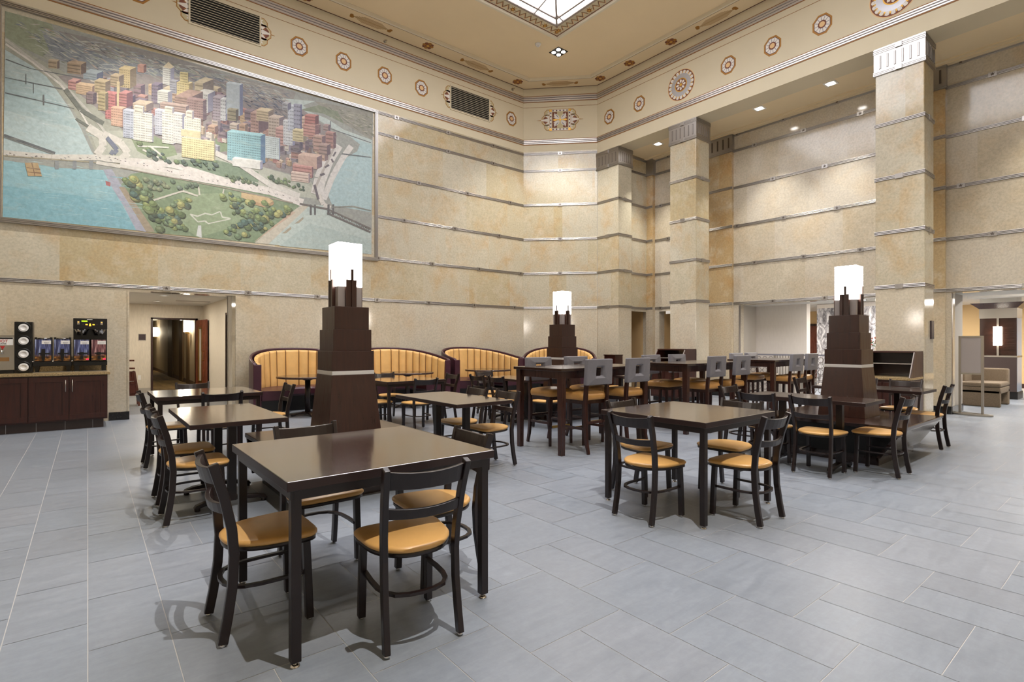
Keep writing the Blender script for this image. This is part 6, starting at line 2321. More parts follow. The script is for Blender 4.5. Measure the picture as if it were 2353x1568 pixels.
bar_table(6.90, 8.75, 4.46, 5.37, 'tall dark wooden bar table, middle one of the three')
bar_table(9.62, 11.27, 4.44, 5.35, 'tall dark wooden bar table beside the tower with bench, last of three')
def make_stool():
    root = thing('bar_stool', (0, 0, 0), 'x', 'stool')
    ol = []
    for i in range(40):
        a = 2 * pi * i / 40; e = 2 / 7; ol.append((.225 * abs(cos(a)) ** e * (1 if cos(a) > 0 else -1), .02 + .225 * abs(sin(a)) ** e * (1 if sin(a) > 0 else -1)))
    cushion(.655, .745, ol, .02).build('seat_cushion', 'stoolseat', root)
    f = MB(); f.box(-.195, .195, -.17, .205, .605, .656); f.build('seat_frame', 'walnut', root)
    for s in (-1, 1):
        l = MB(); l.sweep([(s * .195, .20, 0), (s * .193, .195, .3), (s * .19, .19, .62)], [(-.017, -.017), (.017, -.017), (.017, .017), (-.017, .017)], up=(0, 1, 0), scale=[.85, 1, 1.15]); l.build('leg', 'walnut', root, bevel=.003)
        l = MB(); l.sweep([(s * .193, -.255, 0), (s * .193, -.225, .12), (s * .192, -.205, .3), (s * .19, -.20, .62), (s * .19, -.212, .80), (s * .19, -.225, .90)], [(-.02, -.02), (.02, -.02), (.02, .02), (-.02, .02)], up=(0, 1, 0), scale=[.8, .95, 1.05, 1.1, 1.1, 1.0]); l.build('leg', 'walnut', root, bevel=.003)
        p = MB(); p.box(s * .193 - .011, s * .193 + .011, -.20, .20, .285, .315); p.build('stretcher', 'walnut', root)
    p = MB(); p.box(-.185, .185, -.212, -.190, .36, .39); p.build('stretcher', 'walnut', root)
    p = MB(); p.box(-.185, .185, .185, .207, .235, .262); fr = p.build('foot_rail', 'walnut', root)
    q = MB(); q.box(-.165, .165, .183, .209, .262, .266); q.box(-.165, .165, .207, .210, .238, .264); q.build('brass_plate', 'brass', fr)
    # upholstered back with square opening, leaning slightly
    b = MB(); W, H0, H1, T = .235, .845, 1.165, .033; hx, h0, h1 = .058, .955, 1.065
    def L(x, d, z): return (x, -.235 - .06 * (z - .85) + d, z)
    outer = [(-W, H0), (W, H0), (W * .97, H1), (-W * .97, H1)]; inner = [(-hx, h0), (hx, h0), (hx, h1), (-hx, h1)]
    inner2 = [(-hx - .02, h0 - .02), (hx + .02, h0 - .02), (hx + .02, h1 + .02), (-hx - .02, h1 + .02)]
    vs = [L(x, d, z) for d, ps in ((-T, outer), (-T, inner2), (-T * .5, inner), (T * .5, inner), (T, inner2), (T, outer)) for x, z in ps]; fs = []
    for r in range(5):
        for i in range(4): fs.append((r * 4 + i, r * 4 + (i + 1) % 4, r * 4 + 4 + (i + 1) % 4, r * 4 + 4 + i))
    for i in range(4): fs.append((20 + i, 20 + (i + 1) % 4, (i + 1) % 4, i))
    b.add(vs, fs); b.build('backrest', 'greyvinyl', root, bevel=.014, seg=3)
    return root
ST = make_stool(); STU = [0]
def stool(x, y, face, label, group):
    rz = 0 if face == '+y' else pi
    if STU[0] == 0: STU[0] = 1; ST.location = (x, y, 0); ST.rotation_euler.z = rz; tag(ST, label, group=group)
    else: dup(ST, (x, y, 0), rz, label, group=group)
g = 'grey-backed stools at the first bar table'
stool(4.96, 4.70, '+y', 'grey-backed bar stool with back to the camera beside the nearer bar table leg', g)
stool(5.73, 4.70, '+y', 'grey-backed bar stool with back to the camera, second along the first bar table', g)
stool(4.95, 5.32, '-y', 'grey-backed bar stool across the first bar table beside its far end leg', g)
stool(5.70, 5.32, '-y', 'grey-backed bar stool across the first bar table in front of the small tower', g)
g = 'grey-backed stools at the middle bar table'
stool(7.54, 4.61, '+y', 'grey-backed bar stool with back to the camera, first along the middle bar table', g)
stool(8.30, 4.61, '+y', 'grey-backed bar stool with back to the camera, second along the middle bar table', g)
stool(7.45, 5.26, '-y', 'grey-backed bar stool across the middle bar table, clear of the serving station', g)
stool(8.20, 5.26, '-y', 'grey-backed bar stool across the middle bar table in front of the serving station', g)
g = 'grey-backed stools at the last bar table'
stool(10.27, 4.59, '+y', 'small grey-backed bar stool with back to the camera, first along the last bar table', g)
stool(10.92, 4.59, '+y', 'small grey-backed bar stool with back to the camera, next to the bench tower', g)
stool(10.22, 5.24, '-y', 'small grey-backed bar stool across the last bar table beside the marble jamb', g)
stool(10.85, 5.25, '-y', 'small grey-backed bar stool across the last bar table before the white wallpaper', g)

# ---- rounded booths
def booth_mesh():
    root = thing('booth', (0, 0, 0), 'x', 'booth')
    W, D, N = 1.0, 1.30, 72
    def path(off, t):
        # half superellipse opening towards -y; t in 0..1 ; off = inset from outer shell
        a = pi * t; e = 2 / 2.5; c, s = cos(a), sin(a)
        return (-(W - off) * abs(c) ** e * (1 if c > 0 else -1), (D - off) * abs(s) ** e)
    def top(t): return .985 + .255 * sin(pi * t) ** .9
    ts = [i / N for i in range(N + 1)]
    # outer shell
    o = MB(); vs = []
    for t in ts:
        x, y = path(0, t); x2, y2 = path(.055, t); z = top(t)
        vs += [(x, y, .05), (x, y, z), (x2, y2, z), (x2, y2, .05)]
    fs = []
    for i in range(N):
        for q in range(4): fs.append((i * 4 + q, i * 4 + (q + 1) % 4, i * 4 + 4 + (q + 1) % 4, i * 4 + 4 + q))
    fs += [(0, 1, 2, 3), tuple(N * 4 + q for q in (3, 2, 1, 0))]
    o.add(vs, fs, 0, False); o.build('outer_shell', 'purple', root)
    # channelled back
    K = 17; NN = K * 8; c = MB(); vs = []; PH = (0, .04, .12, .28, .5, .72, .88, .96)
    for i in range(NN + 1):
        ph = PH[i % 8]; t = (i // 8 + ph) / K
        b = .048 * (max(0, sin(pi * ph)) ** .5)
        z1 = top(t) - .018
        for (zz, dd) in ((.42, .10), (.50, .13), (.62, .125), (.80, .11), (z1 - .05, .095), (z1 - .012, .085), (z1, .06)):
            k = .0 if zz == z1 else 1
            x, y = path(.055 + dd * .55 + b * k, min(max(t, .0), 1)); vs.append((x, y, zz))
    m = 7; fs = []
    for i in range(NN):
        for q in range(m - 1): fs.append((i * m + q, i * m + q + 1, i * m + m + q + 1, i * m + m + q))
    c.add(vs, fs, 0, True); c.mi = [1 if (i // (m - 1)) % 8 in (0, 7) else 0 for i in range(len(fs))]; c.build('channelled_back', ['tanback', 'seam_shade'], root)
    # end caps of the shell and piping on the rim
    p = MB(); pts = [(*path(.028, t), top(t) + .004) for t in ts]; p.tube([(pts[0][0], pts[0][1] - .012, pts[0][2] - .1), *pts, (pts[-1][0], pts[-1][1] - .012, pts[-1][2] - .1)], .024, 8); p.build('rim_piping', 'purple', root)
    for s in (0, 1):
        e = MB(); x, y = path(0, s); x2, y2 = path(.135, s); e.box(min(x, x2), max(x, x2), -.03, .01, .05, top(0) - .01); e.build('end_panel', 'purple', root, bevel=.012)
    # seat ring
    s = MB(); vs = []
    sec = [(.15, .30), (.57, .30), (.60, .34), (.60, .44), (.57, .475), (.15, .485)]
    for t in ts:
        for d, z in sec: vs.append((*path(d, t), z))
    n = len(sec); fs = []
    for i in range(N):
        for q in range(n): fs.append((i * n + q, i * n + (q + 1) % n, i * n + n + (q + 1) % n, i * n + n + q))
    fs += [tuple(range(n)), tuple(N * n + q for q in reversed(range(n)))]
    s.add(vs, fs, 0, False); s.build('seat', 'purple', root)
    k = MB(); vs = []
    for t in ts:
        for d, z in ((.1, 0), (.5, 0), (.5, .31), (.1, .31)): vs.append((*path(d, t), z))
    fs = []
    for i in range(N):
        for q in range(4): fs.append((i * 4 + q, i * 4 + (q + 1) % 4, i * 4 + 4 + (q + 1) % 4, i * 4 + 4 + q))
    fs += [(0, 1, 2, 3), tuple(N * 4 + q for q in (3, 2, 1, 0))]
    k.add(vs, fs); k.build('plinth', 'black', root)
    return root
BO = booth_mesh(); BOU = [0]
def booth(x, y, rz, label, w=1.0):
    if not BOU[0]: BOU[0] = 1; BO.location = (x, y, 0); BO.rotation_euler.z = rz; tag(BO, label, group='rounded channel-back booths'); o = BO
    else: o = dup(BO, (x, y, 0), rz, label, group='rounded channel-back booths')
    o.scale.x = w
booth(3.34, 10.34, 0, 'rounded booth with golden channelled back next to the hallway opening', 1.02)
booth(5.45, 10.34, 0, 'rounded booth with golden channelled back half hidden by the big tower', 1.03)
booth(7.62, 10.34, 0, 'rounded booth with golden channelled back, third from the hallway', 1.02)
booth(9.61, 10.0, -pi / 4, 'rounded booth set across the diagonal corner behind the small tower', .97)
def round_table(x, y, label, src=[None]):
    g = 'round tables in the booths'
    if src[0] is not None: return dup(src[0], (x, y, 0), 0, label, group=g)
    root = thing('round_table', (x, y, 0), label, 'table', group=g); src[0] = root
    t = MB(); t.lathe([(.50, .708), (.538, .712), (.545, .728), (.538, .744), (.52, .747)], 48); t.lathe([(.539, .710), (.548, .714), (.548, .742), (.539, .745)], 48, mi=1); t.build('tabletop', ['espresso', 'walnut'], root)
    p = MB(); p.cyl((0, 0), .05, .03, .69, 16); p.lathe([(.05, .66), (.16, .70), (.16, .712)], 20); p.build('pedestal', 'frame', root)
    for k in range(2):
        f = MB(); f.M = Matrix.Rotation(k * pi / 2, 4, 'Z'); f.sweep([(-.30, 0, .015), (-.2, 0, .04), (0, 0, .06), (.2, 0, .04), (.30, 0, .015)], [(-.03, -.015), (.03, -.015), (.03, .015), (-.03, .015)]); f.build('foot', 'frame', root)
round_table(3.24, 10.2, 'round table in the booth next to the hallway opening')
round_table(5.33, 10.2, 'round table in the booth half hidden by the big tower')
round_table(7.42, 10.15, 'round table in the third booth from the hallway')
round_table(9.40, 9.80, 'round table in the booth across the diagonal corner')

# ---- coffee counter
def coffee_counter():
    root = thing('base_cabinet', (-.75, 11.25, 0), 'dark wood base cabinet with shaker doors under the coffee machines', 'cabinet')
    x0, x1, f = -1.75, 1.0, -.42     # local extents (front face at y=f)
    b = MB(); b.box(x0, x1, f, .41, .14, .855); b.build('body', 'cabwood', root)
    k = MB(); k.box(x0, x1 - .05, f + .07, .41, 0, .14)
    for i in range(8): k.box(x0 + .34 * i + .18, x0 + .34 * i + .184, f + .068, f + .07, 0, .14, 1)
    k.build('toe_kick', ['darktile', 'grout'], root)

    for (a, c, hs) in ((-1.68, -.52, None), (.05 - .0, .515, 1), (.525, .99, -1), (-.51, .04, None)):
        d = MB(); t = .075; z0, z1 = .165, .835
        d.box(a, c, f - .012, f, z0, z1)
        for (p, q, r, s) in ((a, c, z0, z0 + t), (a, c, z1 - t, z1), (a, a + t, z0 + t, z1 - t), (c - t, c, z0 + t, z1 - t)): d.box(p, q, f - .022, f - .012, r, s)
        o = d.build('door', 'cabwood', root, bevel=.002)
        if hs:
            h = MB(); hx = c - .036 if hs > 0 else a + .036
            h.tube([(hx, f - .05, .60), (hx, f - .05, .79)], .006, 8)
            for z in (.62, .77): h.tube([(hx, f - .05, z), (hx, f - .02, z)], .005, 6)
            h.build('handle', 'steel', o)
    return root
coffee_counter()
o = MB().box(-2.52, .285, 10.80, YL, .856, .896).build('countertop', 'counter', bevel=.004); tag(o, 'speckled beige granite countertop carrying the coffee machines', 'countertop')
o2 = MB().box(-2.52, .265, YL - .02, YL - .001, .896, 1.0).build('backsplash', 'counter', o)
CZ = .896
def water_boiler():
    root = thing('hot_water_dispenser', (-1.0, 11.3, CZ), 'stainless hot water dispenser with printed warning label at the photo edge', 'dispenser')
    b = MB(); b.box(-.17, .13, -.14, .2, .05, .59); b.build('tank', 'steel', root, bevel=.006)
    b = MB(); b.box(-.15, .11, -.15, .18, 0, .05); b.build('base', 'black', root)
    l = MB(); l.box(-.135, .105, -.143, -.14, .435, .555, 0); l.box(-.13, .10, -.1435, -.142, .53, .552, 1); l.build('warning_label', ['white', 'black'], root)
    text('HOT', .055, (-.015, -.1445, .497), (pi / 2, 0, 0), 'redink', root); text('WATER', .026, (-.015, -.1445, .457), (pi / 2, 0, 0), 'black', root)
    t = MB(); t.prism([(-.045, .425), (.015, .425), (-.015, .365)], -.1445, -.141, 'y'); t.build('pointer', 'redink', root)
    g = MB(); g.box(-.11, .06, -.143, -.14, .19, .25); g.build('caution_plate', 'goldlabel', root)
    f = MB(); f.tube([(-.015, -.14, .36), (-.015, -.21, .355), (-.015, -.225, .30)], .014, 10); f.build('tap', 'chrome', root)
    h = MB(); h.tube([(-.17, -.14, .22), (-.17, -.2, .23), (-.125, -.22, .21), (-.12, -.22, .05)], .014, 8); h.build('handle', 'black', root)
water_boiler()
def cup_dispenser():
    root = thing('cup_dispenser', (-.777, 11.27, CZ), 'tall black cup dispenser column with four round white cup openings', 'dispenser')
    b = MB(); b.box(-.105, .105, -.13, .18, 0, .80); b.build('cabinet', 'black', root, bevel=.006)
    for k in range(4):
        z = .095 + .2035 * k
        r = MB(); r.M = Matrix.Translation((0, -.13, z)) @ Matrix.Rotation(pi / 2, 4, 'X'); r.lathe([(.088, 0), (.088, .012), (.078, .018), (.066, .012), (.064, .0)], 28); r.build('ring', 'black', root)
        m = MB(); m.M = Matrix.Translation((-.777, 11.14, CZ + z)) @ Matrix.Rotation(pi / 2, 4, 'X'); m.lathe([(.050, .001), (.057, .014), (.060, .018), (.057, .020), (.042, .014), (.036, .018), (.034, .014), (.001, .014)], 28)
        o = m.build('paper_cup', 'cup'); tag(o, ['white paper cup in the lowest opening of the cup dispenser', 'white paper cup in the opening second from the counter', 'white paper cup in the opening second from the top', 'white paper cup in the topmost opening of the cup dispenser'][k], 'cup', 'cups in the dispenser')
cup_dispenser()
def server_mesh(root, mat, z0, h, w, handle, led):
    b = MB(); b.box(-w / 2, w / 2, -.09, .10, z0, z0 + h); b.build('body', 'black', root, bevel=.004)
    p = MB(); p.box(-w / 2 + .006, w / 2 - .012, -.093, -.09, z0 + .01, z0 + h - .012); pp = p.build('front_print', mat, root, loc=(0, 0, 0))
    l = MB(); l.box(-.02, w / 2 - .014, -.0945, -.092, z0 + h - .085, z0 + h - .028); l.build('name_label', 'white', root)
    text('BOLD' if mat == 'label_blue' else 'DECAF', .022, (w / 4 - .016, -.096, z0 + h - .064), (pi / 2, 0, 0), 'paintgrey', root)
    a = MB(); a.box(-.06, .075, -.105, -.088, z0 + .118, z0 + .138); a.box(-.022, .022, -.125, -.088, z0 + .105, z0 + .15)
    if handle: a.box(-.022, .022, -.14, -.12, z0 + .06, z0 + .2); a.prism([(-.022, z0 + .06), (.022, z0 + .06), (.008, z0 + .005), (-.008, z0 + .005)], -.14, -.12, 'y')
    else: a.box(-.02, .02, -.13, -.09, z0 + .035, z0 + .085)
    a.build('tap', 'black', root)
    if led: m = MB(); m.box(.055, .085, -.0955, -.092, z0 + .02, z0 + .038); m.build('indicator_light', 'red_led', root)
    if handle:
        t = MB(); t.box(-w / 2, -w / 2 + .03, -.05, .05, z0 + h, z0 + h + .022); t.box(w / 2 - .03, w / 2, -.05, .05, z0 + h, z0 + h + .022); t.build('lid_clip', 'black', root)
        d = MB(); d.lathe([(.075, z0 + h), (.07, z0 + h + .012), (.03, z0 + h + .016), (.01, z0 + h + .016)], 20); d.build('lid', 'chrome', root)
def stand():
    root = thing('server_stand', (-.435, 11.25, CZ), 'black warmer stand with four feet under two coffee servers', 'stand')
    b = MB(); b.box(-.235, .235, -.13, .13, .10, .172); b.build('warmer_deck', 'black', root, bevel=.008)
    for sx in (-1, 1):
        for sy in (-1, 1): f = MB(); f.taper((sx * .19, sy * .09), .018, .018, .012, .032, .03, .10); f.build('foot', 'black', root)
    t = MB(); t.box(-.235, .235, -.17, .12, 0, .012); t.build('drip_tray', 'steel', root, bevel=.003)
    for sx in (-.235, 0, .235): q = MB(); q.cyl((sx, -.125), .011, .17, .188, 10); q.build('stud', 'chrome', root)
stand()
for x, l in ((-.548, 'coffee server with forest print next to the cup dispenser'), (-.318, 'coffee server with forest print next to the brewer')):
    r = thing('coffee_server', (x, 11.25, CZ + .173), l, 'coffee server', group='coffee servers with forest prints'); server_mesh(r, 'label_blue', 0, .365, .212, True, False)
def brewer():
    root = thing('coffee_brewer', (.03, 11.27, CZ), 'tall black twin coffee brewer with glowing green display', 'coffee machine')
    b = MB(); b.box(-.215, .225, .02, .24, .17, .875); b.box(-.215, .225, -.12, .24, .70, .875); b.build('housing', 'black', root, bevel=.006)
    b = MB(); b.box(-.215, .225, -.12, .24, .10, .172); b.build('warmer_deck', 'black', root, bevel=.006)
    for sx in (-.17, .18): f = MB(); f.box(sx - .03, sx + .03, -.1, .2, .012, .10); f.build('foot', 'black', root)
    t = MB(); t.box(-.225, .225, -.16, .15, 0, .012); t.build('drip_tray', 'steel', root, bevel=.003)
    d = MB(); d.box(-.11, -.035, -.1225, -.12, .82, .838); d.build('display', 'green_led', root)
    for x, z, w, h in ((-.15, .80, .03, .055), (.15, .80, .03, .055)):
        p = MB(); p.box(x - w / 2, x + w / 2, -.123, -.12, z - h / 2, z + h / 2); q = p.build('dial_plate', 'steel', root); m = MB(); m.box(x - .006, x + .008, -.1245, -.122, z + .006, z + .018); m.build('indicator_light', 'amber_led', q)
    for x in (-.045, .045): m = MB(); m.box(x - .014, x + .014, -.1235, -.12, .765, .782); m.build('button', 'amber_led', root)
    m = MB(); m.prism([(-.014, .748), (.014, .748), (.008, .79), (-.008, .79)], -.1235, -.12, 'y'); m.build('button', 'amber_led', root)
    for x in (-.09, .09): m = MB(); m.box(x - .012, x + .012, -.1235, -.12, .768, .786); m.build('button', 'signdark', root)
    m = MB(); m.box(-.04, .03, -.1225, -.12, .852, .86); m.build('name_plate', 'white', root)
    for sx in (-.108, .112):
        f = MB(); f.lathe([(.055, .60), (.092, .69), (.095, .70), (.05, .70)], 24, (sx, -.03)); f.build('filter_funnel', 'chrome', root)
        h = MB(); h.box(sx - .012, sx + .012, -.15, -.12, .60, .69); h.box(sx - .035, sx + .035, -.14, -.10, .675, .70); h.build('funnel_handle', 'black', root)
brewer()
for x, m, l in ((-.075, 'label_blue', 'blue-printed coffee server sitting in the twin brewer'), (.145, 'label_red', 'reddish-printed decaf coffee server sitting in the twin brewer')):
    r = thing('coffee_server', (x, 11.19, CZ + .174), l, 'coffee server', group='coffee servers in the brewer'); server_mesh(r, m, 0, .36, .205, False, True)

# ---- hallway furnishings
def hall():
    s = thing('wall_sign', (1.166, HY, 1.53), 'small dark rectangular room sign on the hallway back wall', 'sign')
    MB().box(-.09, .09, -.02, 0, -.092, .092).build('sign_frame', 'standsilver', s); MB().box(-.076, .076, -.023, -.02, -.078, .078).build('sign_face', 'signdark', s)
    o = MB().box(1.07, 1.14, HY - .008, HY, .36, .485).build('wall_outlet', 'white'); tag(o, 'cream wall outlet low on the hallway back wall', 'outlet')
    d = thing('open_door', (2.45, HY - .06, 0), 'reddish wooden hallway door standing open with a narrow glass panel', 'door', rz=radians(-84))
    # leaf extends along local +x
    mb = MB(); w = 1.02
    for (a, b, z0, z1) in ((0, w, 0, .28), (0, w, 1.80, 2.02), (0, .30, .28, 1.80), (.62, w, .28, 1.80)): mb.box(a, b, -.022, .022, z0, z1)
    mb.build('door_leaf', 'redwood', d)
    f = MB()
    for (a, b, z0, z1) in ((.28, .64, .26, .30), (.28, .64, 1.78, 1.82), (.28, .32, .26, 1.82), (.60, .64, .26, 1.82)): f.box(a, b, -.03, .03, z0, z1)
    f.build('glazing_frame', 'brass', d); MB().box(.31, .61, -.004, .004, .29, 1.79).build('glass', 'greywall', d)
    for sg in (-1, 1): h = MB(); h.tube([(.84, sg * .02, .88), (.84, sg * .07, .89), (.84, sg * .07, 1.13), (.84, sg * .02, 1.14)], .012, 8); h.build('handle', 'brass', d)
    for x, y, z, l in ((2.53, 20.2, 1.93, 'glowing white sconce in the corridor beside the open hallway door'), (2.53, 30.5, 1.89, 'glowing white sconce further down the corridor by the door frame')):
        sg = -1 if x > 2 else 1
        r = thing('wall_sconce', (x, y, z), l, 'wall lamp', group='corridor sconces')
        MB().box(-.05, .05, -.06, .06, -.26, -.20).build('bracket', 'brass', r); m = MB(); m.cyl((0, 0), .09, -.2, .24, 20); m.build('lamp_shade', 'sconceglow', r)
        light('glow', 'POINT', (sg * .16, 0, .0), r, 30, (1, .85, .6), shadow_soft_size=.03)
    # slatted wooden high chair folded beside the wall end
    hc = thing('high_chair', (.70, 14.25, 0), 'reddish-brown wooden high chair standing just inside the hallway opening', 'high chair')
    for sy in (-1, 1):
        for sx in (-1, 1):
            l = MB(); l.bar([(sx * .17, sy * .20, 0), (sx * .155, sy * .185, .26), (sx * .09, sy * .15, .75)], .035, .045, up=(0, 1, 0)); l.build('leg', 'redwood', hc)
        b = MB(); b.bar([(-.165, sy * .19, .24), (.165, sy * .19, .24)], .03, .06, up=(0, 1, 0)); b.bar([(-.13, sy * .17, .50), (.13, sy * .17, .50)], .03, .05, up=(0, 1, 0)); b.build('stretcher', 'redwood', hc)
    for sy in (-1, 1):
        for z0, z1, a0, a1 in ((.27, .50, .165, .13), (.54, .74, .125, .095)): b = MB(); b.prism([(-a0, z0), (a0, z0), (a1, z1), (-a1, z1)], sy * .165 - .008, sy * .165 + .008, 'y'); b.build('side_board', 'redwood', hc)
    for sx in (-1, 1): b = MB(); b.bar([(sx * .16, -.19, .18), (sx * .16, .19, .18)], .03, .10); b.bar([(sx * .135, -.17, .42), (sx * .135, .17, .42)], .03, .05); b.build('stretcher', 'redwood', hc)
    b = MB(); b.box(-.13, .13, -.16, .16, .56, .59); b.build('seat', 'redwood', hc)
    b = MB(); b.box(-.10, -.07, -.15, .15, .59, .98); b.build('backrest', 'redwood', hc)
    b = MB(); b.box(-.09, .10, -.17, .17, .80, .83); b.box(-.06, .09, -.16, .16, .97, 1.0); b.build('tray', 'redwood', hc)
    for x, y, l in ((1.35, 14.3, 'round hallway ceiling light close to the opening'), (1.40, 16.3, 'round hallway ceiling light close to the hallway back wall')):
        r = thing('ceiling_downlight', (x, y, 2.45), l, 'downlight', group='hallway ceiling lights')
        m = MB(); m.lathe([(.10, 0), (.10, -.01), (.08, -.014), (.078, -.004)], 24); m.build('trim_ring', 'white', r); m = MB(); m.cyl((0, 0), .076, -.007, -.003, 20); m.build('lamp', 'coveglow', r)
        light('glow', 'AREA', (0, 0, -.02), r, 24, (1, .9, .75), size=.14)
    o = MB().box(1.75, 2.5, 15.7, 15.9, 2.44, 2.452).build('ceiling_vent', 'greywall'); tag(o, 'thin slot vent in the white hallway ceiling', 'vent')
    o = MB().box(2.66, 2.71, 13.2, 14.1, 0, 2.03).build('side_door', 'walnut'); tag(o, 'dark wooden side door in the hallway wall by the jamb', 'door')
hall()

# ---- serving stations in front of the columns
def station(y, w, label, src=[None]):
    if src[0] is not None: o = dup(src[0], (XR - .38, y, 0), 0, label, group='dark serving stations with slanted hutches'); return o
    root = thing('serving_station', (XR - .38, y, 0), label, 'serving station', group='dark serving stations with slanted hutches'); src[0] = root
    h = w / 2
    b = MB(); b.box(-.36, .35, -h, h, .10, .74); b.build('base_cabinet', 'cabwood', root, bevel=.004)
    MB().box(-.30, .33, -h + .03, h - .03, 0, .10).build('plinth', 'granite', root)
    for s in (-1, 1): d = MB(); d.box(-.378, -.36, min(s * .01, s * (h - .02)), max(s * .01, s * (h - .02)), .14, .70); d.build('door', 'cabwood', root, bevel=.004)
    t = MB(); t.box(-.40, .35, -h - .005, h + .005, .745, .785); t.build('counter_slab', 'counter', root, bevel=.003)
    for s in (-1, 1):
        p = MB(); p.prism([(-.36, .785), (.35, .785), (.35, 1.20), (-.10, 1.20)], s * h - (.025 if s > 0 else 0), s * h + (.025 if s < 0 else 0), 'y'); pp = p.build('side_panel', 'cabwood', root)
        e = MB(); e.bar([(-.365, s * (h - .0125), .785), (-.105, s * (h - .0125), 1.205)], .03, .012, up=(0, 1, 0)); e.build('edge_sheen', 'greypanel', pp)  # pale grey stands in for the reflection along this edge
    b = MB(); b.box(.32, .35, -h, h, .785, 1.20); b.build('back_panel', 'espresso_y', root)
    b = MB(); b.box(-.10, .35, -h, h, 1.20, 1.225); b.build('top_panel', 'cabwood', root)
    b = MB(); b.box(-.02, .32, -h + .025, h - .025, 1.0, 1.015); b.build('glass_shelf', 'greywall', root)
station(3.06, .78, 'dark serving station with slanted open hutch beside the bench tower')
station(7.42, .78, 'dark serving station with slanted open hutch behind the middle bar table')
o = thing('waste_cabinet', (11.11, 9.44, 0), 'dark wooden cabinet by the pier showing beside the end of the last rounded booth', 'cabinet')
MB().box(-.16, .15, -.19, .19, .06, 1.03).build('body', 'cabwood', o, bevel=.004); MB().box(-.13, .13, -.17, .17, 0, .06).build('plinth', 'black', o); MB().box(-.175, -.16, -.17, .17, .09, .80).build('door', 'cabwood', o, bevel=.003); MB().box(-.18, .15, -.20, .20, 1.03, 1.055).build('top_panel', 'walnut', o)

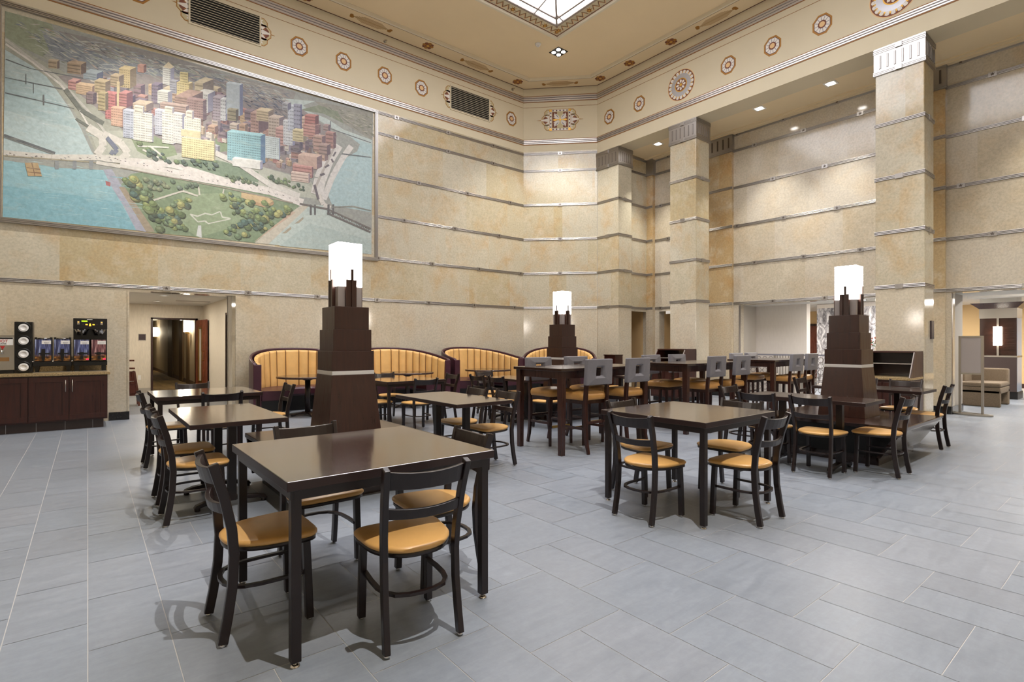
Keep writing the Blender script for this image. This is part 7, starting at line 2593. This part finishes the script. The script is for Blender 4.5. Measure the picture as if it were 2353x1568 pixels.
# ---- lobby objects
def lobby():
    s = thing('sign_stand', (13.05, 2.36, 0), 'silver floor sign stand with blank grey panel and oval base', 'sign stand', rz=radians(-8))
    b = MB(); pts = [(.13 * cos(2 * pi * i / 40), .30 * sin(2 * pi * i / 40), .018) for i in range(40)]; b.bar(pts, .05, .03, closed=True); b.build('base_ring', 'standsilver', s)
    b = MB(); b.box(-.03, .03, -.26, .26, .004, .03); b.build('base_bar', 'standsilver', s)
    for y in (-.17, .17): p = MB(); p.box(-.016, .016, y - .018, y + .018, .03, 1.50); p.build('post', 'standsilver', s)
    f = MB()
    for (a, c, z0, z1) in ((-.15, .15, .77, .80), (-.15, .15, 1.47, 1.50)): f.box(-.012, .012, a, c, z0, z1)
    f.build('frame', 'standsilver', s); MB().box(-.006, .006, -.152, .152, .80, 1.47).build('panel', 'greypanel', s)
    so = thing('upholstered_bench', (15.35, 2.60, 0), 'brown tweed lobby bench seat with low back and arm behind the sign stand', 'sofa')
    MB().box(-.35, -.25, -.36, .33, .0, .36).build('front_panel', 'fabric', so, bevel=.02)
    MB().box(.55, .70, -.36, .33, .0, .36).build('rear_panel', 'fabric', so, bevel=.02)
    MB().box(-.35, .70, -.36, .33, .28, .42).build('seat_base', 'fabric', so, bevel=.02)
    MB().box(-.36, .58, -.37, .33, .42, .52).build('seat_cushion', 'fabric', so, bevel=.035, seg=3)
    MB().box(.52, .72, -.36, .36, .42, .80).build('backrest', 'fabric', so, bevel=.03)
    MB().box(-.1, .72, .26, .42, .42, .80).build('armrest', 'fabric', so, bevel=.03)
    c = thing('sconce_pillar', (17.85, 2.66, 0), 'square dark-panelled lobby pillar with silver bands and flared top', 'pillar')
    h = .34
    MB().box(-h, h, -h, h, 0, 1.02).build('lower_cladding', 'darktile', c); MB().box(-h - .02, h + .02, -h - .02, h + .02, 0, .18).build('plinth', 'black', c)
    MB().box(-h - .01, h + .01, -h - .01, h + .01, 1.02, 1.06).build('band', 'standsilver', c); MB().box(-h, h, -h, h, 1.06, 1.98).build('upper_panel', 'espresso_y', c)
    MB().box(-h - .01, h + .01, -h - .01, h + .01, 1.98, 2.22).build('band', 'standsilver', c)
    t = MB(); t.taper((0, 0), h + .01, h + .01, 2.22, h + .16, h + .16, 2.36); t.build('flared_top', 'walnut', c); MB().box(-h, h, -h, h, 2.36, 2.62).build('neck', 'whitepaint', c)
    q = MB(); q.box(-h + .03, h - .03, -h - .006, -h, .06, 1.98); q.build('blue_lit_panel', 'blue_lit', c); q = MB()  # panel colour carries the blue light falling on this side
    sc = thing('wall_sconce', (17.85 - h, 2.66, 1.53), 'bright rectangular sconce on a silver strip on the dark lobby pillar', 'wall lamp')
    MB().box(-.02, 0, -.02, .02, -.47, .45).build('back_strip', 'standsilver', sc); MB().box(-.10, -.02, -.075, .075, -.22, .24).build('lamp_shade', 'sconceglow', sc)
    lc = thing('luggage_cart', (19.6, 1.75, 0), 'luggage cart with curved metal rails at the photo edge behind the dark pillar', 'cart')
    MB().box(-.3, .3, -.5, .5, .22, .28).build('deck', 'walnut', lc)
    for sx in (-1, 1): t = MB(); t.tube([(sx * .27, -.45, .28), (sx * .27, -.45, 1.2), (sx * .27, -.3, 1.55), (sx * .27, 0, 1.68), (sx * .27, .3, 1.55), (sx * .27, .45, 1.2), (sx * .27, .45, .28)], .022, 8); t.tube([(sx * .27, -.45, 1.05), (sx * .27, .45, 1.05)], .016, 8); t.build('hoop', 'chrome', lc)
    for sx in (-1, 1):
        for sy in (-1, 1): w = MB(); w.M = Matrix.Translation((sx * .24, sy * .4, .1)) @ Matrix.Rotation(pi / 2, 4, 'Y'); w.cyl((0, 0), .10, -.025, .025, 16); w.build('wheel', 'black', lc)
    # patterned guard rail in the wide opening
    gr = thing('guard_rail', (13.25, 5.15, 0), 'grey metal guard rail with lattice panels in the wide opening behind the bar tables', 'railing')
    MB().box(-.03, .03, -1.65, 1.65, 1.06, 1.10).build('top_rail', 'paintgrey', gr); MB().box(-.02, .02, -1.65, 1.65, .12, .15).build('bottom_rail', 'greypanel', gr)
    for i in range(6): y = -1.62 + i * .648; MB().box(-.022, .022, y - .02, y + .02, 0, 1.06).build('post', 'standsilver', gr)
    for i in range(5):
        y0 = -1.60 + i * .648; m = MB(); n = 4
        if i % 2 == 0:
            for j in range(n):
                for k in range(6):
                    yy = y0 + (j + .5) * .60 / n; zz = .2 + (k + .5) * .14
                    m.tube([(0, yy + .06 * cos(2 * pi * q / 6), zz + .065 * sin(2 * pi * q / 6)) for q in range(6)], .010, 5, closed=True)
        else:
            for j in range(9): yy = y0 + (j + .5) * .60 / 9; m.box(-.008, .008, yy - .008, yy + .008, .15, 1.06)
        m.build('lattice_panel', 'standsilver' if i % 2 else 'greypanel', gr)
    pw = thing('photo_mural', (18.0, 6.0, 0), 'grey and white abstract photo mural on a partition beyond the guard rail', 'wall art')
    MB().box(.004, .14, -.85, 1.0, 0, 2.58).build('partition', 'whitewall', pw); MB().box(-.004, .004, -.85, 1.0, .1, 2.46).build('print', 'photo', pw)
    d = thing('lobby_door', (21.98, 8.3, 0), 'orange-brown wooden door on the far lobby wall beyond the white wallpaper', 'door')
    MB().box(-.03, 0, -.62, .62, 0, 2.12).build('door_frame', 'walnut', d); MB().box(-.05, -.03, -.50, .52, 0, 2.03).build('door_leaf', 'redwood', d)
    de = thing('reception_ledge', (14.6, 4.25, 0), 'pale ledge holding a flower arrangement behind the tall marble column', 'ledge')
    MB().box(-.25, .25, -.45, .30, 0, 1.12).build('body', 'greywall', de); MB().box(-.28, .28, -.48, .33, 1.12, 1.15).build('ledge_top', 'counter', de)
    pl = thing('flower_arrangement', (14.55, 4.33, 1.15), 'small dark red and green flower arrangement on the ledge behind the marble column', 'plant')
    v = MB(); v.lathe([(.05, 0), (.07, .05), (.05, .12), (.045, .12)], 16); v.build('vase', 'greywall', pl)
    lf = MB(); fl = MB(); rg = random.Random(5)
    for i in range(60):
        a = rg.random() * 2 * pi; r = rg.random() ** .6 * .16; z = .12 + rg.random() * .26 * (1 - r / .25); b = rg.random() * 6.28
        lf.add([(r * cos(a), r * sin(a), z), (r * cos(a) + .03 * cos(b), r * sin(a) + .03 * sin(b), z + .03), (r * cos(a) + .05 * cos(b + .3), r * sin(a) + .05 * sin(b + .3), z + .01)], [(0, 1, 2)])
    for i in range(12):
        a = rg.random() * 2 * pi; r = rg.random() * .13; z = .18 + rg.random() * .18; fl.lathe([(.001, z - .02), (.022, z), (.001, z + .02)], 8, (r * cos(a), r * sin(a)))
    lf.build('foliage', 'leafgreen', pl, recalc=False); fl.build('blossoms', 'flower', pl)
    o = MB().box(11.62, 11.78, 2.66 - .024, 2.66 - .001, 1.44, 1.76).build('wall_plaque', 'signdark'); tag(o, 'small grey plaque on the shaded side of the tall marble column', 'sign')
    o = MB().box(XB - .05, XB - .001, 8.72, 9.0, 2.20, 2.28).build('emergency_light', 'white'); tag(o, 'small white fixture over the narrow doorway at the aisle end', 'light fixture')
    # lobby lighting
    for i, (x, y, l) in enumerate(((15.2, 7.6, 'flat lobby ceiling light behind the white wallpaper wall'), (16.5, 4.6, 'flat lobby ceiling light over the photo mural'), (19.5, 4.6, 'flat lobby ceiling light deep in the lobby'), (19.5, 1.0, 'flat lobby ceiling light near the dark pillar'), (15.2, 1.2, 'flat lobby ceiling light above the tweed bench'), (13.3, 4.3, 'added reveal ceiling light over the guard rail, brightening the white wallpaper'))):  # the reveal light is added to brighten the white wallpaper
        z = 2.6 if x > 14 else DZ
        r = thing('ceiling_downlight', (x, y, z), l, 'downlight', group='lobby ceiling lights')
        MB().box(-.12, .12, -.12, .12, -.012, 0).build('trim_ring', 'white', r); MB().box(-.09, .09, -.09, .09, -.016, -.011).build('lamp', 'spotglow', r)
        light('glow', 'AREA', (0, 0, -.02), r, (95, 150, 95, 95, 95, 45)[i], (1, .94, .86), size=.17)
lobby()

# ================================================================== CAMERA, WORLD, VIEW
F, CXP, HYP = 1214.04, 1176.5, 789.4
cam = bpy.data.cameras.new('camera'); co = bpy.data.objects.new('camera', cam); COL.objects.link(co)
cam.sensor_fit = 'HORIZONTAL'; cam.sensor_width = 36; cam.lens = F / 2353 * 36
cam.shift_y = (HYP - 784) / 2353; cam.clip_end = 100; cam.clip_start = .05
co.location = (0, 0, 1.36)
fwd = atan2(.7798, .6261)
co.rotation_euler = (pi / 2, 0, fwd - pi / 2)
SC.camera = co
w = bpy.data.worlds.new('world'); w.use_nodes = True; SC.world = w
w.node_tree.nodes['Background'].inputs[0].default_value = (.9, .95, 1, 1); w.node_tree.nodes['Background'].inputs[1].default_value = .35
vs = SC.view_settings
SC.display_settings.display_device = 'sRGB'
vs.view_transform = 'Standard'; vs.look = 'None'; vs.exposure = EXPO; vs.gamma = 1; vs.use_curve_mapping = False
SC.cycles.use_denoising = True
SC.cycles.max_bounces = 7; SC.cycles.diffuse_bounces = 4; SC.cycles.glossy_bounces = 3
SC.cycles.use_light_tree = False; SC.cycles.use_adaptive_sampling = True; SC.cycles.adaptive_threshold = .06
SC.cycles.sample_clamp_indirect = 6.0
